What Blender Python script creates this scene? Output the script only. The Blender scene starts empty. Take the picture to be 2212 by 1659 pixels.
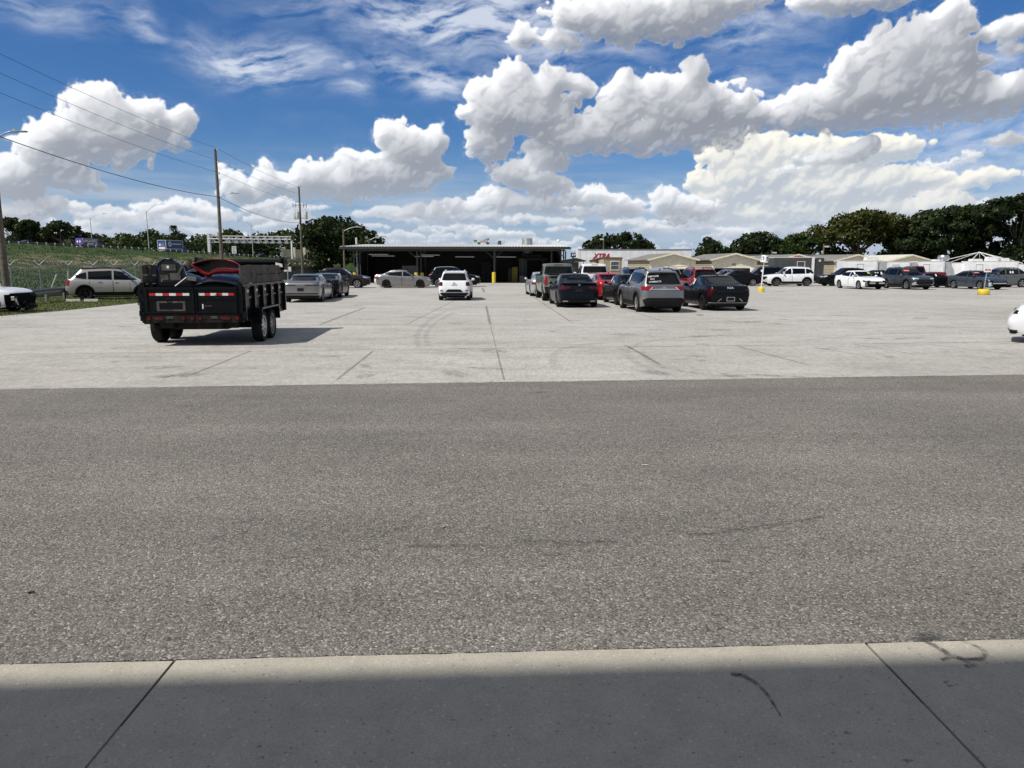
import bpy, math, random
import numpy as np
from mathutils import Vector, Matrix
R = math.radians
SC = bpy.context.scene
COL = SC.collection

# ------------------------------------------------------------------ camera
FPX, CAMH = 1597.0, 1.88
PITCH = math.atan((829.5 - 573.0) / FPX)
cam_d = bpy.data.cameras.new("camera")
cam_d.sensor_width = 36.0
cam_d.lens = 36.0 * FPX / 2212.0
cam_d.clip_start = 0.05
cam_d.clip_end = 20000
cam = bpy.data.objects.new("camera", cam_d)
COL.objects.link(cam)
cam.location = (0, 0, CAMH)
cam.rotation_euler = (math.pi / 2 - PITCH, 0, 0)
SC.camera = cam


def ray(px, py):
    u = (px - 1106) / FPX
    v = (829.5 - py) / FPX
    return (u, math.cos(PITCH) + v * math.sin(PITCH), -math.sin(PITCH) + v * math.cos(PITCH))


def gnd(px, py, z=0.0):
    r = ray(px, py)
    t = (z - CAMH) / r[2]
    return (r[0] * t, r[1] * t)


def at(px, py, Y):
    """point at depth Y seen at photo position px,py (photo taken as 2212 wide)"""
    r = ray(px, py)
    t = Y / r[1]
    return Vector((r[0] * t, Y, CAMH + r[2] * t))


# ------------------------------------------------------------------ exposure
SC.view_settings.view_transform = 'Standard'
SC.view_settings.look = 'None'
SC.view_settings.exposure = 0.0
SC.view_settings.gamma = 1.0
SC.cycles.max_bounces = 6
SC.cycles.diffuse_bounces = 3
SC.cycles.glossy_bounces = 3
SC.cycles.transparent_max_bounces = 12
SC.cycles.sample_clamp_indirect = 4.0

# ------------------------------------------------------------------ sun
SUN_EL = 52.0
SUN_AZ = 33.0          # light travels towards +x, turned this much towards +y
sd = bpy.data.lights.new("sun", 'SUN')
sd.energy = 4.5
sd.angle = R(0.53)
sd.color = (1.0, 0.955, 0.88)
sun = bpy.data.objects.new("sun", sd)
COL.objects.link(sun)
ldir = Vector((math.cos(R(SUN_EL)) * math.cos(R(SUN_AZ)), math.cos(R(SUN_EL)) * math.sin(R(SUN_AZ)), -math.sin(R(SUN_EL))))
sun.rotation_euler = ldir.to_track_quat('-Z', 'Y').to_euler()
sun.location = (-40, -30, 60)

# ------------------------------------------------------------------ world
W = bpy.data.worlds.new("World")
SC.world = W
W.use_nodes = True


class NT:
    """small helper to write node maths"""

    def __init__(s, tree):
        s.t = tree
        s.n = tree.nodes
        s.l = tree.links

    def new(s, typ, **kw):
        n = s.n.new(typ)
        for k, v in kw.items():
            setattr(n, k, v)
        return n

    def put(s, sock, v):
        if isinstance(v, bpy.types.NodeSocket):
            s.l.new(v, sock)
        else:
            sock.default_value = v

    def m(s, op, a, b=None, c=None, clamp=False):
        n = s.new('ShaderNodeMath', operation=op, use_clamp=clamp)
        s.put(n.inputs[0], a)
        if b is not None:
            s.put(n.inputs[1], b)
        if c is not None:
            s.put(n.inputs[2], c)
        return n.outputs[0]

    def v(s, op, a, b=None, c=None, out=0):
        n = s.new('ShaderNodeVectorMath', operation=op)
        s.put(n.inputs[0], a)
        if b is not None:
            s.put(n.inputs[1], b)
        if c is not None:
            s.put(n.inputs[2], c)
        return n.outputs[out]

    def ss(s, x, lo, hi, a=0.0, b=1.0):
        n = s.new('ShaderNodeMapRange', interpolation_type='SMOOTHSTEP')
        s.put(n.inputs['Value'], x)
        n.inputs['From Min'].default_value = lo
        n.inputs['From Max'].default_value = hi
        n.inputs['To Min'].default_value = a
        n.inputs['To Max'].default_value = b
        return n.outputs['Result']

    def mix(s, f, a, b, mode='MIX'):
        n = s.new('ShaderNodeMix', data_type='RGBA', blend_type=mode)
        s.put(n.inputs[0], f)
        s.put(n.inputs[6], a)
        s.put(n.inputs[7], b)
        return n.outputs[2]

    def noise(s, vec, scale, detail=4, rough=0.5, dist=0.0, col=False):
        n = s.new('ShaderNodeTexNoise')
        if vec is not None:
            s.put(n.inputs['Vector'], vec)
        n.inputs['Scale'].default_value = scale
        n.inputs['Detail'].default_value = detail
        n.inputs['Roughness'].default_value = rough
        n.inputs['Distortion'].default_value = dist
        return n.outputs['Color' if col else 'Fac']

    def voro(s, vec, scale, feature='F1', out='Distance', detail=0, rand=1.0):
        n = s.new('ShaderNodeTexVoronoi', feature=feature)
        if vec is not None:
            s.put(n.inputs['Vector'], vec)
        n.inputs['Scale'].default_value = scale
        if detail:
            n.inputs['Detail'].default_value = detail
        n.inputs['Randomness'].default_value = rand
        return n.outputs[out]

    def xyz(s, x, y, z):
        n = s.new('ShaderNodeCombineXYZ')
        s.put(n.inputs[0], x)
        s.put(n.inputs[1], y)
        s.put(n.inputs[2], z)
        return n.outputs[0]

    def sep(s, v):
        n = s.new('ShaderNodeSeparateXYZ')
        s.put(n.inputs[0], v)
        return n.outputs

    def ramp(s, x, stops, interp='LINEAR'):
        n = s.new('ShaderNodeValToRGB')
        n.color_ramp.interpolation = interp
        e = n.color_ramp.elements
        while len(e) < len(stops):
            e.new(0.5)
        for i, (p, c) in enumerate(stops):
            e[i].position = p
            e[i].color = (c[0], c[1], c[2], 1) if len(c) == 3 else c
        s.put(n.inputs[0], x)
        return n.outputs[0]


def sky_dir(px, py):
    r = ray(px, py)
    az = math.degrees(math.atan2(r[0], r[1]))
    el = math.degrees(math.atan2(r[2], math.hypot(r[0], r[1])))
    return az, el


CUMULUS = [
    # left tall cloud
    (195, 215, 36, 36), (225, 238, 55, 48), (300, 262, 55, 44), (345, 250, 28, 34), (385, 268, 32, 30), (130, 290, 60, 45),
    (205, 310, 110, 58), (90, 330, 60, 50), (55, 372, 75, 42), (15, 400, 75, 36), (140, 392, 60, 28), (320, 295, 75, 30), (250, 270, 90, 50),
    # long cloud left of centre
    (500, 392, 32, 36), (570, 384, 34, 32), (600, 398, 60, 32), (680, 378, 52, 40), (755, 372, 45, 36), (860, 305, 55, 46), (840, 288, 42, 30),
    (900, 330, 70, 50), (945, 302, 26, 36), (830, 370, 85, 45), (690, 408, 150, 34), (850, 398, 95, 36), (545, 418, 65, 24), (925, 370, 60, 35),
    # tall centre clouds
    (1040, 198, 36, 33), (1110, 180, 48, 44), (1195, 182, 52, 42), (1250, 190, 30, 30), (1060, 250, 70, 52), (1150, 248, 100, 66), (1055, 310, 60, 46),
    (1200, 300, 60, 45), (1348, 200, 46, 42), (1420, 205, 66, 50), (1505, 172, 40, 46), (1480, 240, 120, 68), (1330, 255, 60, 50), (1590, 238, 66, 40),
    (1250, 292, 85, 46), (1400, 302, 180, 38), (1550, 296, 80, 36), (1640, 245, 60, 30), (1180, 322, 60, 24),
    # big right cloud
    (2040, 68, 52, 54), (1985, 92, 56, 56), (1925, 125, 64, 56), (1850, 150, 62, 50), (1980, 160, 125, 82), (1810, 192, 36, 44), (1780, 230, 105, 46),
    (1900, 228, 165, 56), (2060, 225, 115, 52), (2130, 200, 60, 36), (2205, 205, 60, 36), (1690, 258, 90, 26), (1850, 264, 175, 26),
    # grey undersides at the top
    (1250, 30, 75, 42), (1350, 45, 110, 58), (1440, 55, 85, 44), (1500, 15, 120, 45), (1590, 0, 80, 34), (1205, 92, 40, 24), (1850, 0, 110, 34),
    (1760, 0, 60, 30), (1130, 80, 35, 26),
    # low row in the middle
    (1180, 352, 50, 30), (1120, 378, 66, 34), (1180, 400, 70, 30), (1060, 428, 62, 24), (1000, 448, 62, 20), (925, 460, 66, 18), (850, 468, 42, 13),
    (1265, 428, 66, 26), (1330, 440, 52, 26), (1430, 428, 46, 28), (1480, 452, 80, 30), (1140, 446, 90, 22), (1300, 462, 110, 16),
    # small dark ones
    (1790, 345, 72, 18), (1850, 325, 50, 22), (2040, 350, 56, 11), (2098, 336, 26, 14), (2180, 305, 34, 20), (1700, 372, 34, 10),
    # right top small
    (2150, 75, 36, 22), (2190, 62, 30, 22), (2185, 105, 26, 14),
    # low left row
    (60, 452, 46, 18), (110, 450, 42, 18), (30, 468, 60, 14), (205, 462, 55, 13), (330, 452, 46, 18), (395, 448, 46, 18), (290, 470, 70, 14), (460, 462, 60, 14),
    (560, 462, 60, 14), (645, 468, 50, 12),
]
CREAM = [
    (1545, 338, 40, 26), (1600, 320, 60, 34), (1660, 312, 50, 24), (1640, 368, 95, 50), (1745, 330, 80, 34), (1810, 352, 90, 40), (1900, 325, 80, 26),
    (1590, 408, 66, 34), (1690, 412, 90, 40), (1790, 412, 80, 38), (1740, 452, 110, 30), (1550, 440, 50, 34), (1520, 400, 34, 26),
    (1880, 408, 90, 36), (1960, 385, 80, 22), (1900, 452, 90, 26), (2030, 446, 44, 30), (1990, 470, 60, 18), (2068, 446, 28, 24), (1620, 468, 120, 22), (1500, 474, 60, 18),
    (2060, 400, 60, 14), (2130, 380, 60, 12),
]
WISPS = [
    (285, 45, 22, 22, .5), (300, 65, 26, 16, .5), (500, 100, 75, 24, .55), (560, 128, 90, 30, 1.0), (600, 140, 60, 20, .9), (640, 120, 40, 18, .4),
    (755, 195, 34, 18, .4), (740, 145, 14, 8, .5), (850, 140, 60, 16, .5), (905, 165, 50, 16, .6), (960, 182, 55, 24, .9), (800, 15, 160, 30, .4), (930, 30, 140, 40, .9),
    (1060, 45, 130, 46, 1.0), (1150, 60, 110, 60, .8), (1000, 75, 80, 20, .5), (1620, 60, 80, 34, .5), (1640, 180, 80, 34, .35), (60, 15, 120, 26, .35),
    (2180, 150, 60, 26, .4), (2100, 330, 130, 60, .5), (1750, 20, 70, 20, .4), (1330, 110, 80, 30, .3), (2160, 390, 90, 40, .4), (640, 20, 60, 16, .3),
]



# ------------------------------------------------------------------ clouds for the sky, grown by noise on a grid of azimuth and elevation
AZ0, AZ1, EL0, EL1, PPD = -45.0, 45.0, -1.0, 34.0, 20


def _h2(ix, iy, seed):
    h = (ix * 374761393 + iy * 668265263 + seed * 974634777) & 0xffffffff
    h = ((h ^ (h >> 13)) * 1274126177) & 0xffffffff
    return h ^ (h >> 16)


def pn2(x, y, seed=0):
    ix = np.floor(x).astype(np.int64)
    iy = np.floor(y).astype(np.int64)
    fx, fy = (x - ix).astype(np.float32), (y - iy).astype(np.float32)
    ux, uy = fx * fx * (3 - 2 * fx), fy * fy * (3 - 2 * fy)

    def g(dx, dy):
        a = (_h2(ix + dx, iy + dy, seed) & 4095).astype(np.float32) * (2 * math.pi / 4096)
        return np.cos(a) * (fx - dx) + np.sin(a) * (fy - dy)
    a = g(0, 0) * (1 - ux) + g(1, 0) * ux
    b = g(0, 1) * (1 - ux) + g(1, 1) * ux
    return (a * (1 - uy) + b * uy) * 1.4


def fbm2(x, y, o=5, gain=.5, seed=0):
    t, s, n = 0, 1.0, 0
    for i in range(o):
        t = t + s * pn2(x, y, seed + i)
        n += s
        s *= gain
        x, y = x * 2.03 + 5.1, y * 2.03 + 1.7
    return t / n


def puff2(x, y, o=5, gain=.55, seed=0):
    """rounded bulges parted by creases: 0..1"""
    t, s, n = 0, 1.0, 0
    for i in range(o):
        t = t + s * (np.abs(pn2(x, y, seed + i)) * 1.9)
        n += s
        s *= gain
        x, y = x * 2.1 + 5.1, y * 2.1 + 1.7
    return t / n


def blur2(a, r):
    if r < .5: return a
    n = max(1, int(round(r)))
    for _ in range(3):
        for ax in (0, 1):
            p = np.pad(a, [(n + 1, n) if k == ax else (0, 0) for k in (0, 1)], mode='edge')
            c = np.cumsum(p, axis=ax, dtype=np.float64)
            a = ((np.take(c, range(2 * n + 1, p.shape[ax]), ax) - np.take(c, range(0, p.shape[ax] - 2 * n - 1), ax)) / (2 * n + 1)).astype(np.float32)
    return a


def shift2(a, dx, dy):
    """value found dx,dy pixels away (right, up)"""
    dx, dy = int(round(dx)), int(round(dy))
    b = np.roll(np.roll(a, -dx, 1), -dy, 0)
    if dy > 0: b[-dy:] = 0
    return b


def sst(x, a, b):
    t = np.clip((x - a) / (b - a), 0, 1)
    return t * t * (3 - 2 * t)


def grow_clouds():
    Wp, Hp = int((AZ1 - AZ0) * PPD), int((EL1 - EL0) * PPD)
    X, Y = np.meshgrid(np.linspace(AZ0, AZ1, Wp), np.linspace(EL0, EL1, Hp))
    X, Y = X.astype(np.float32), Y.astype(np.float32)
    RGB = np.zeros((Hp, Wp, 3), np.float32)
    A = np.zeros((Hp, Wp), np.float32)

    def over(col, a):
        nonlocal RGB, A
        RGB = RGB * (1 - a[..., None]) + col * a[..., None]
        A = A * (1 - a) + a

    # high thin cirrus
    wx = X + 2.2 * fbm2(X * .13, Y * .13, 4, .5, 31)
    wy = Y + 1.6 * fbm2(X * .13, Y * .13, 4, .5, 57)
    fib = fbm2(wx * .30 + wy * .25, wy * 1.1 - wx * .12, 7, .60, 91)
    acc = np.zeros_like(X)
    for (px, py, rx, ry, s) in WISPS:
        a, e = sky_dir(px, py)
        kx, ky = 1.55 * rx / 1597 * 57.3, 1.55 * ry / 1597 * 57.3
        d = ((wx - a) / kx) ** 2 + ((wy - e) / ky) ** 2
        acc = np.maximum(acc, s * np.exp(-d * 1.6))
    base = sst(fbm2(wx * .12, wy * .25, 4, .5, 12), .10, .50) * .10 * sst(Y, 6, 14)
    m = np.clip((acc * 1.45 + base) * (.50 + 1.5 * fib), 0, 1)
    m = np.clip(m, 0, .86)
    over(np.array([.70, .76, .87]), m)

    def layer(blobs, seed, fs, lit, dark, rough=1.0, veil=1.0, soft=1.0, size=1.0, base_dark=.62):
        nonlocal RGB, A
        w1 = fbm2(X * .45 / fs, Y * .45 / fs, 4, .5, seed + 3)
        w2 = fbm2(X * .45 / fs, Y * .45 / fs, 4, .5, seed + 8)
        xx, yy = X + w1 * .95 * fs * rough, Y + w2 * .75 * fs * rough
        pf = puff2(xx * 1.15 / fs, yy * 1.25 / fs, 6, .58, seed)
        pf2 = puff2(xx * .46 / fs + 9, yy * .50 / fs, 4, .5, seed + 60)
        pf3 = puff2(xx * .20 / fs + 3, yy * .23 / fs, 3, .5, seed + 70)
        det = (pf * .45 + pf2 * .55 - .44)
        Hh = np.zeros_like(X)
        for (px, py, rx, ry) in blobs:
            a, e = sky_dir(px, py)
            kx, ky = size * rx / 1597 * 57.3, size * ry / 1597 * 57.3
            i0, i1 = np.searchsorted(Y[:, 0], [e - ky * 1.7 - .8, e + ky * 1.7 + .8])
            j0, j1 = np.searchsorted(X[0], [a - kx * 1.7 - .8, a + kx * 1.7 + .8])
            if i1 <= i0 or j1 <= j0: continue
            sl = (slice(i0, i1), slice(j0, j1))
            dy = (yy[sl] - e) / ky
            dy = np.where(dy < 0, dy * 1.25, dy)
            d = np.sqrt(((xx[sl] - a) / kx) ** 2 + dy ** 2) - det[sl] * .90 * rough
            h = np.sqrt(np.clip(1.06 - d * d, 0, None)) * min(kx, ky * 1.3)
            Hh[sl] = (Hh[sl] ** 3 + h ** 3) ** (1 / 3)
        fine = fbm2(X * 2.6 / fs, Y * 2.9 / fs, 5, .62, seed + 33)
        mask = sst(blur2(Hh, 1.0) + fine * .50 * fs * sst(Hh, 0, .25 * fs), .06 * fs, .62 * fs * soft)
        halo = blur2(mask, PPD * .26 * fs) * sst(fine * .8 + fbm2(X * .5 / fs, Y * .5 / fs, 4, .5, seed + 41), -.05, .5) * .55
        mask = np.maximum(mask, halo)
        # lower and lee edges fray out
        fr = fbm2(X * 1.4 / fs, Y * 2.0 / fs, 5, .6, seed + 20)
        low = blur2(mask, PPD * .45 * fs)
        under = np.clip(shift2(low, 0, PPD * .5 * fs) - shift2(low, 0, -PPD * .5 * fs), 0, 1)
        mask = np.clip(mask * (1 - under * .75 * sst(.15 - fr, -.1, .35) * 1.0), 0, 1)
        # form: broad shape plus puffs
        Hs = blur2(Hh, PPD * .22 * fs) * 1.0 + Hh * .25 + (pf * .20 + pf2 * .55 + pf3 * 1.7) * fs * sst(Hh, 0, .6 * fs)
        Hm = blur2(Hs, PPD * .065 * fs)
        gy, gx = np.gradient(Hm, 1.0 / PPD)
        nz = 1 / np.sqrt(gx * gx + gy * gy + 1.1)
        lam = (-gx * -.50 + -gy * .74 + .46 * 1.0) * nz
        Hb = blur2(Hh, PPD * .55 * fs)
        by, bx = np.gradient(Hb, 1.0 / PPD)
        nb = 1 / np.sqrt(bx * bx + by * by + .8)
        lamb = (-bx * -.50 + -by * .80 + .46) * nb
        # light has to come through the cloud above
        thick = np.zeros_like(X)
        lowm = blur2(mask * np.clip(Hh / (1.0 * fs), 0, 1.3), PPD * .2 * fs)
        for k in range(1, 9):
            thick += shift2(lowm, -.50 * k * PPD * .42 * fs, .85 * k * PPD * .42 * fs) * (1.0 if k < 5 else .6)
        shade = np.exp(-thick * .32)
        L = .20 + .36 * np.clip(lam * 1.05, 0, 1) + .42 * np.clip(lamb * 1.1, 0, 1)
        L = L * (base_dark + (1 - base_dark) * shade) + .34 * shade - .05
        # silver edges where the cloud is thin
        L += .14 * (1 - sst(Hh, .0, .75 * fs))
        L = np.clip(blur2(L, PPD * .02 * fs) * 1.06, 0, 1)[..., None]
        col = np.array(dark) * (1 - L) + np.array(lit) * L
        hz = (np.clip(1 - Y / 11.0, 0, 1) ** 1.4 * .45)[..., None]
        col = col * (1 - hz) + np.array([.60, .68, .80]) * hz
        over(col, np.clip(mask * veil, 0, 1))

    rnd = random.Random(5)
    # rows of far cumulus, farthest first
    for band, (p0, p1, s, n, vl) in enumerate(((520, 564, .42, 150, .75), (492, 540, .62, 110, .85), (462, 520, .85, 80, .90), (448, 486, 1.0, 40, .9))):
        row = []
        for i in range(n):
            py, px = rnd.uniform(p0, p1), rnd.uniform(-300, 2500)
            if band == 3 and 640 < px < 800: continue
            k = rnd.randint(3, 6)
            wd = rnd.uniform(30, 95) * s
            for j in range(k):
                t = (j + .5) / k * 2 - 1
                env = 1 - t * t
                row.append((px + t * wd, py - env * 9 * s * rnd.random(), wd / k * rnd.uniform(.9, 1.6), (6 + 11 * env * rnd.uniform(.3, 1)) * s))
        layer(row, 100 + band * 40, .22 + .12 * band, (.98, .98, .97), (.20, .27, .39), .8, vl, .8, .95, .5)
        # thin stratus veil between the rows
        st = sst(fbm2(X * .10, Y * .9 + band * 7, 5, .55, 400 + band), -.15, .35) * sst(Y, 9.5 - band, 3.5) * .42
        over(np.array([.50, .57, .68]), st)
    layer(CREAM, 300, .50, (1.08, 1.04, .92), (.42, .48, .56), 1.0, .97, .9, 1.0, .75)
    layer(CUMULUS, 0, .85, (1.02, 1.03, 1.05), (.24, .265, .32), 1.0, 1.0, 1.0, .91, .42)
    out = np.dstack([RGB / np.maximum(A, 1e-3)[..., None], A]).astype(np.float32)
    return out


def build_world():
    nt = NT(W.node_tree)
    for n in list(nt.n):
        nt.n.remove(n)
    out = nt.new('ShaderNodeOutputWorld')
    bg = nt.new('ShaderNodeBackground')
    STR = 0.1
    bg.inputs['Strength'].default_value = STR
    sky = nt.new('ShaderNodeTexSky', sky_type='NISHITA')
    sky.sun_disc = False
    sky.sun_elevation = R(SUN_EL)
    sky.sun_rotation = math.atan2(-ldir.x, -ldir.y)
    sky.air_density = 1.0
    sky.dust_density = 0.4
    sky.ozone_density = 3.0
    tc = nt.new('ShaderNodeTexCoord')
    d = nt.v('NORMALIZE', tc.outputs['Generated'])
    x, y, z = nt.sep(d)
    az = nt.m('MULTIPLY', nt.m('ARCTAN2', x, y), 180 / math.pi)
    el = nt.m('MULTIPLY', nt.m('ARCSINE', z), 180 / math.pi)
    P = nt.xyz(az, el, 0)

    def C(r, g, b):
        return (r, g, b, 1.0)

    hs = nt.new('ShaderNodeHueSaturation')
    hs.inputs['Saturation'].default_value = 1.12
    hs.inputs['Value'].default_value = 0.80 * STR
    nt.l.new(nt.mix(1.0, sky.outputs[0], C(.66, .82, 1.10), 'MULTIPLY'), hs.inputs['Color'])
    col = hs.outputs[0]
    col = nt.mix(nt.ss(el, 0.0, 10.0, 0.6, 0.0), col, C(.36, .50, .70))
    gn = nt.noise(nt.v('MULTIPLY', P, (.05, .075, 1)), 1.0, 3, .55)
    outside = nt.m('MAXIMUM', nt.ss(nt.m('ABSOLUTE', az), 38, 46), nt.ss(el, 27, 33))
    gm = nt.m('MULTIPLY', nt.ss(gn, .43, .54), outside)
    col = nt.mix(gm, col, C(.46, .47, .47))  # unseen cloud added beyond the frame, greyed to make the fill light neutral
    # the grown clouds
    data = grow_clouds()
    im = bpy.data.images.new('grown_clouds', data.shape[1], data.shape[0], alpha=True, float_buffer=True)
    im.colorspace_settings.name = 'Non-Color'
    im.alpha_mode = 'CHANNEL_PACKED'
    im.pixels.foreach_set(data.ravel())
    im.update()
    im.pack()
    ti = nt.new('ShaderNodeTexImage', extension='CLIP', interpolation='Linear')
    ti.image = im
    uv = nt.v('MULTIPLY_ADD', P, (1 / (AZ1 - AZ0), 1 / (EL1 - EL0), 0), (-AZ0 / (AZ1 - AZ0), -EL0 / (EL1 - EL0), 0))
    nt.l.new(uv, ti.inputs['Vector'])
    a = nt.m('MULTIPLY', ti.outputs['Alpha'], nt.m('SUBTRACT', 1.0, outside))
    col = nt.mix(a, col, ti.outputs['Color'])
    col = nt.mix(nt.ss(el, -1.5, -.3), C(.30, .31, .30), col)
    k = 1.0 / STR
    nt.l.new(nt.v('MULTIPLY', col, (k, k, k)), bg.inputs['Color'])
    nt.l.new(bg.outputs[0], out.inputs[0])


build_world()
W.cycles.sampling_method = 'MANUAL'
W.cycles.sample_map_resolution = 512


def _hash3(ix, iy, iz, seed):
    h = (ix.astype(np.int64) * 73856093) ^ (iy.astype(np.int64) * 19349663) ^ (iz.astype(np.int64) * 83492791) ^ (seed * 2654435761)
    h = (h ^ (h >> 13)) * 1274126177
    h = (h ^ (h >> 16)) & 0xffffffff
    return h


def pnoise(p, seed=0):
    i = np.floor(p).astype(np.int64)
    f = p - i
    u = f * f * f * (f * (f * 6 - 15) + 10)
    tot = np.zeros(len(p))
    for dx in (0, 1):
        wx = u[:, 0] if dx else 1 - u[:, 0]
        for dy in (0, 1):
            wy = u[:, 1] if dy else 1 - u[:, 1]
            for dz in (0, 1):
                wz = u[:, 2] if dz else 1 - u[:, 2]
                h = _hash3(i[:, 0] + dx, i[:, 1] + dy, i[:, 2] + dz, seed)
                gx = ((h & 1023) / 511.5) - 1
                gy = (((h >> 10) & 1023) / 511.5) - 1
                gz = (((h >> 20) & 1023) / 511.5) - 1
                tot += wx * wy * wz * (gx * (f[:, 0] - dx) + gy * (f[:, 1] - dy) + gz * (f[:, 2] - dz))
    return tot


def np_mesh(name, verts, faces, smooth=True):
    """verts (N,3) array, faces (M,k) array"""
    me = bpy.data.meshes.new(name)
    verts = np.asarray(verts, dtype=np.float32)
    faces = np.asarray(faces, dtype=np.int32)
    k = faces.shape[1]
    me.vertices.add(len(verts))
    me.vertices.foreach_set('co', verts.ravel())
    me.loops.add(faces.size)
    me.loops.foreach_set('vertex_index', faces.ravel())
    me.polygons.add(len(faces))
    me.polygons.foreach_set('loop_start', np.arange(0, faces.size, k, dtype=np.int32))
    if smooth:
        me.polygons.foreach_set('use_smooth', np.ones(len(faces), dtype=bool))
    me.update(calc_edges=True)
    return me


import bmesh

# ================================================================== helpers
def tag(o, label=None, cat=None, group=None, kind=None):
    if label: o['label'] = label
    if cat: o['category'] = cat
    if group: o['group'] = group
    if kind: o['kind'] = kind
    return o


def thing(name, label, cat, loc=(0, 0, 0), rz=0.0, group=None):
    o = bpy.data.objects.new(name, None)
    o.empty_display_size = 0.3
    COL.objects.link(o)
    o.location = loc
    o.rotation_euler = (0, 0, rz)
    return tag(o, label, cat, group)


class MB:
    def __init__(s):
        s.v, s.f, s.mi = [], [], []
        s.cur = 0

    def add(s, verts, faces):
        n = len(s.v)
        s.v += [tuple(p) for p in verts]
        s.f += [tuple(i + n for i in f) for f in faces]
        s.mi += [s.cur] * len(faces)
        return s

    def box(s, c, d, rz=0.0, rx=0.0, ry=0.0):
        m = Matrix.Rotation(rz, 3, 'Z') @ Matrix.Rotation(ry, 3, 'Y') @ Matrix.Rotation(rx, 3, 'X')
        c = Vector(c)
        vs = []
        for sx in (-.5, .5):
            for sy in (-.5, .5):
                for sz in (-.5, .5):
                    vs.append(c + m @ Vector((sx * d[0], sy * d[1], sz * d[2])))
        return s.add(vs, [(0, 1, 3, 2), (4, 6, 7, 5), (0, 4, 5, 1), (2, 3, 7, 6), (0, 2, 6, 4), (1, 5, 7, 3)])

    def b2(s, x0, x1, y0, y1, z0, z1):
        return s.box(((x0 + x1) / 2, (y0 + y1) / 2, (z0 + z1) / 2), (abs(x1 - x0), abs(y1 - y0), abs(z1 - z0)))

    def tube(s, pts, r, n=8, cap=True, r1=None):
        pts = [Vector(p) for p in pts]
        rings = []
        N = len(pts)
        up = None
        for i, p in enumerate(pts):
            t = (pts[min(i + 1, N - 1)] - pts[max(i - 1, 0)]).normalized()
            a = Vector((0, 0, 1)) if abs(t.z) < .9 else Vector((1, 0, 0))
            u = t.cross(a).normalized()
            w = t.cross(u).normalized()
            rr = r if r1 is None else r + (r1 - r) * i / (N - 1)
            rings.append([p + (u * math.cos(2 * math.pi * k / n) + w * math.sin(2 * math.pi * k / n)) * rr for k in range(n)])
        vs = [q for ring in rings for q in ring]
        fs = []
        for i in range(N - 1):
            for k in range(n):
                a, b = i * n + k, i * n + (k + 1) % n
                fs.append((a, b, b + n, a + n))
        if cap:
            fs.append(tuple(range(n))[::-1])
            fs.append(tuple((N - 1) * n + k for k in range(n)))
        return s.add(vs, fs)

    def lathe(s, prof, n=24, c=(0, 0, 0), axis='Z'):
        """prof list of (r, h)"""
        vs = []
        for r, h in prof:
            for k in range(n):
                a = 2 * math.pi * k / n
                x, y = r * math.cos(a), r * math.sin(a)
                p = (x, y, h) if axis == 'Z' else ((x, h, y) if axis == 'Y' else (h, x, y))
                vs.append((p[0] + c[0], p[1] + c[1], p[2] + c[2]))
        fs = []
        for i in range(len(prof) - 1):
            for k in range(n):
                a, b = i * n + k, i * n + (k + 1) % n
                fs.append((a, b, b + n, a + n))
        return s.add(vs, fs)

    def prism(s, poly, a, b, axis='Y'):
        """polygon in the plane across axis, extruded from a to b"""
        n = len(poly)

        def mk(p, t):
            if axis == 'Y': return (p[0], t, p[1])
            if axis == 'X': return (t, p[0], p[1])
            return (p[0], p[1], t)
        vs = [mk(p, a) for p in poly] + [mk(p, b) for p in poly]
        fs = [tuple(range(n))[::-1], tuple(range(n, 2 * n))]
        for i in range(n):
            j = (i + 1) % n
            fs.append((i, j, j + n, i + n))
        return s.add(vs, fs)

    def grid(s, P):
        """P[i][j] points"""
        ni, nj = len(P), len(P[0])
        vs = [q for row in P for q in row]
        fs = [(i * nj + j, i * nj + j + 1, (i + 1) * nj + j + 1, (i + 1) * nj + j) for i in range(ni - 1) for j in range(nj - 1)]
        return s.add(vs, fs)

    def build(s, name, mats, parent=None, smooth=None, loc=None):
        me = bpy.data.meshes.new(name)
        me.from_pydata(s.v, [], s.f)
        if not isinstance(mats, (list, tuple)): mats = [mats]
        for m in mats: me.materials.append(m)
        if len(mats) > 1: me.polygons.foreach_set('material_index', s.mi)
        fixn(me)
        if smooth is not None: smooth_me(me, smooth)
        o = bpy.data.objects.new(name, me)
        COL.objects.link(o)
        if parent: o.parent = parent
        if loc: o.location = loc
        return o


def fixn(me):
    bm = bmesh.new()
    bm.from_mesh(me)
    bmesh.ops.recalc_face_normals(bm, faces=bm.faces)
    bm.to_mesh(me)
    bm.free()


def smooth_me(me, ang):
    me.polygons.foreach_set('use_smooth', [True] * len(me.polygons))
    try:
        me.set_sharp_from_angle(angle=R(ang))
    except Exception:
        pass
    me.update()


def struct(name, mb, mat, **k):
    o = mb.build(name, mat, **k)
    o['kind'] = 'structure'
    return o


def solo(name, mb, mat, label, cat, group=None, loc=(0, 0, 0), rz=0, smooth=None):
    o = mb.build(name, mat, smooth=smooth)
    o.location = loc
    o.rotation_euler = (0, 0, rz)
    return tag(o, label, cat, group)


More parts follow.
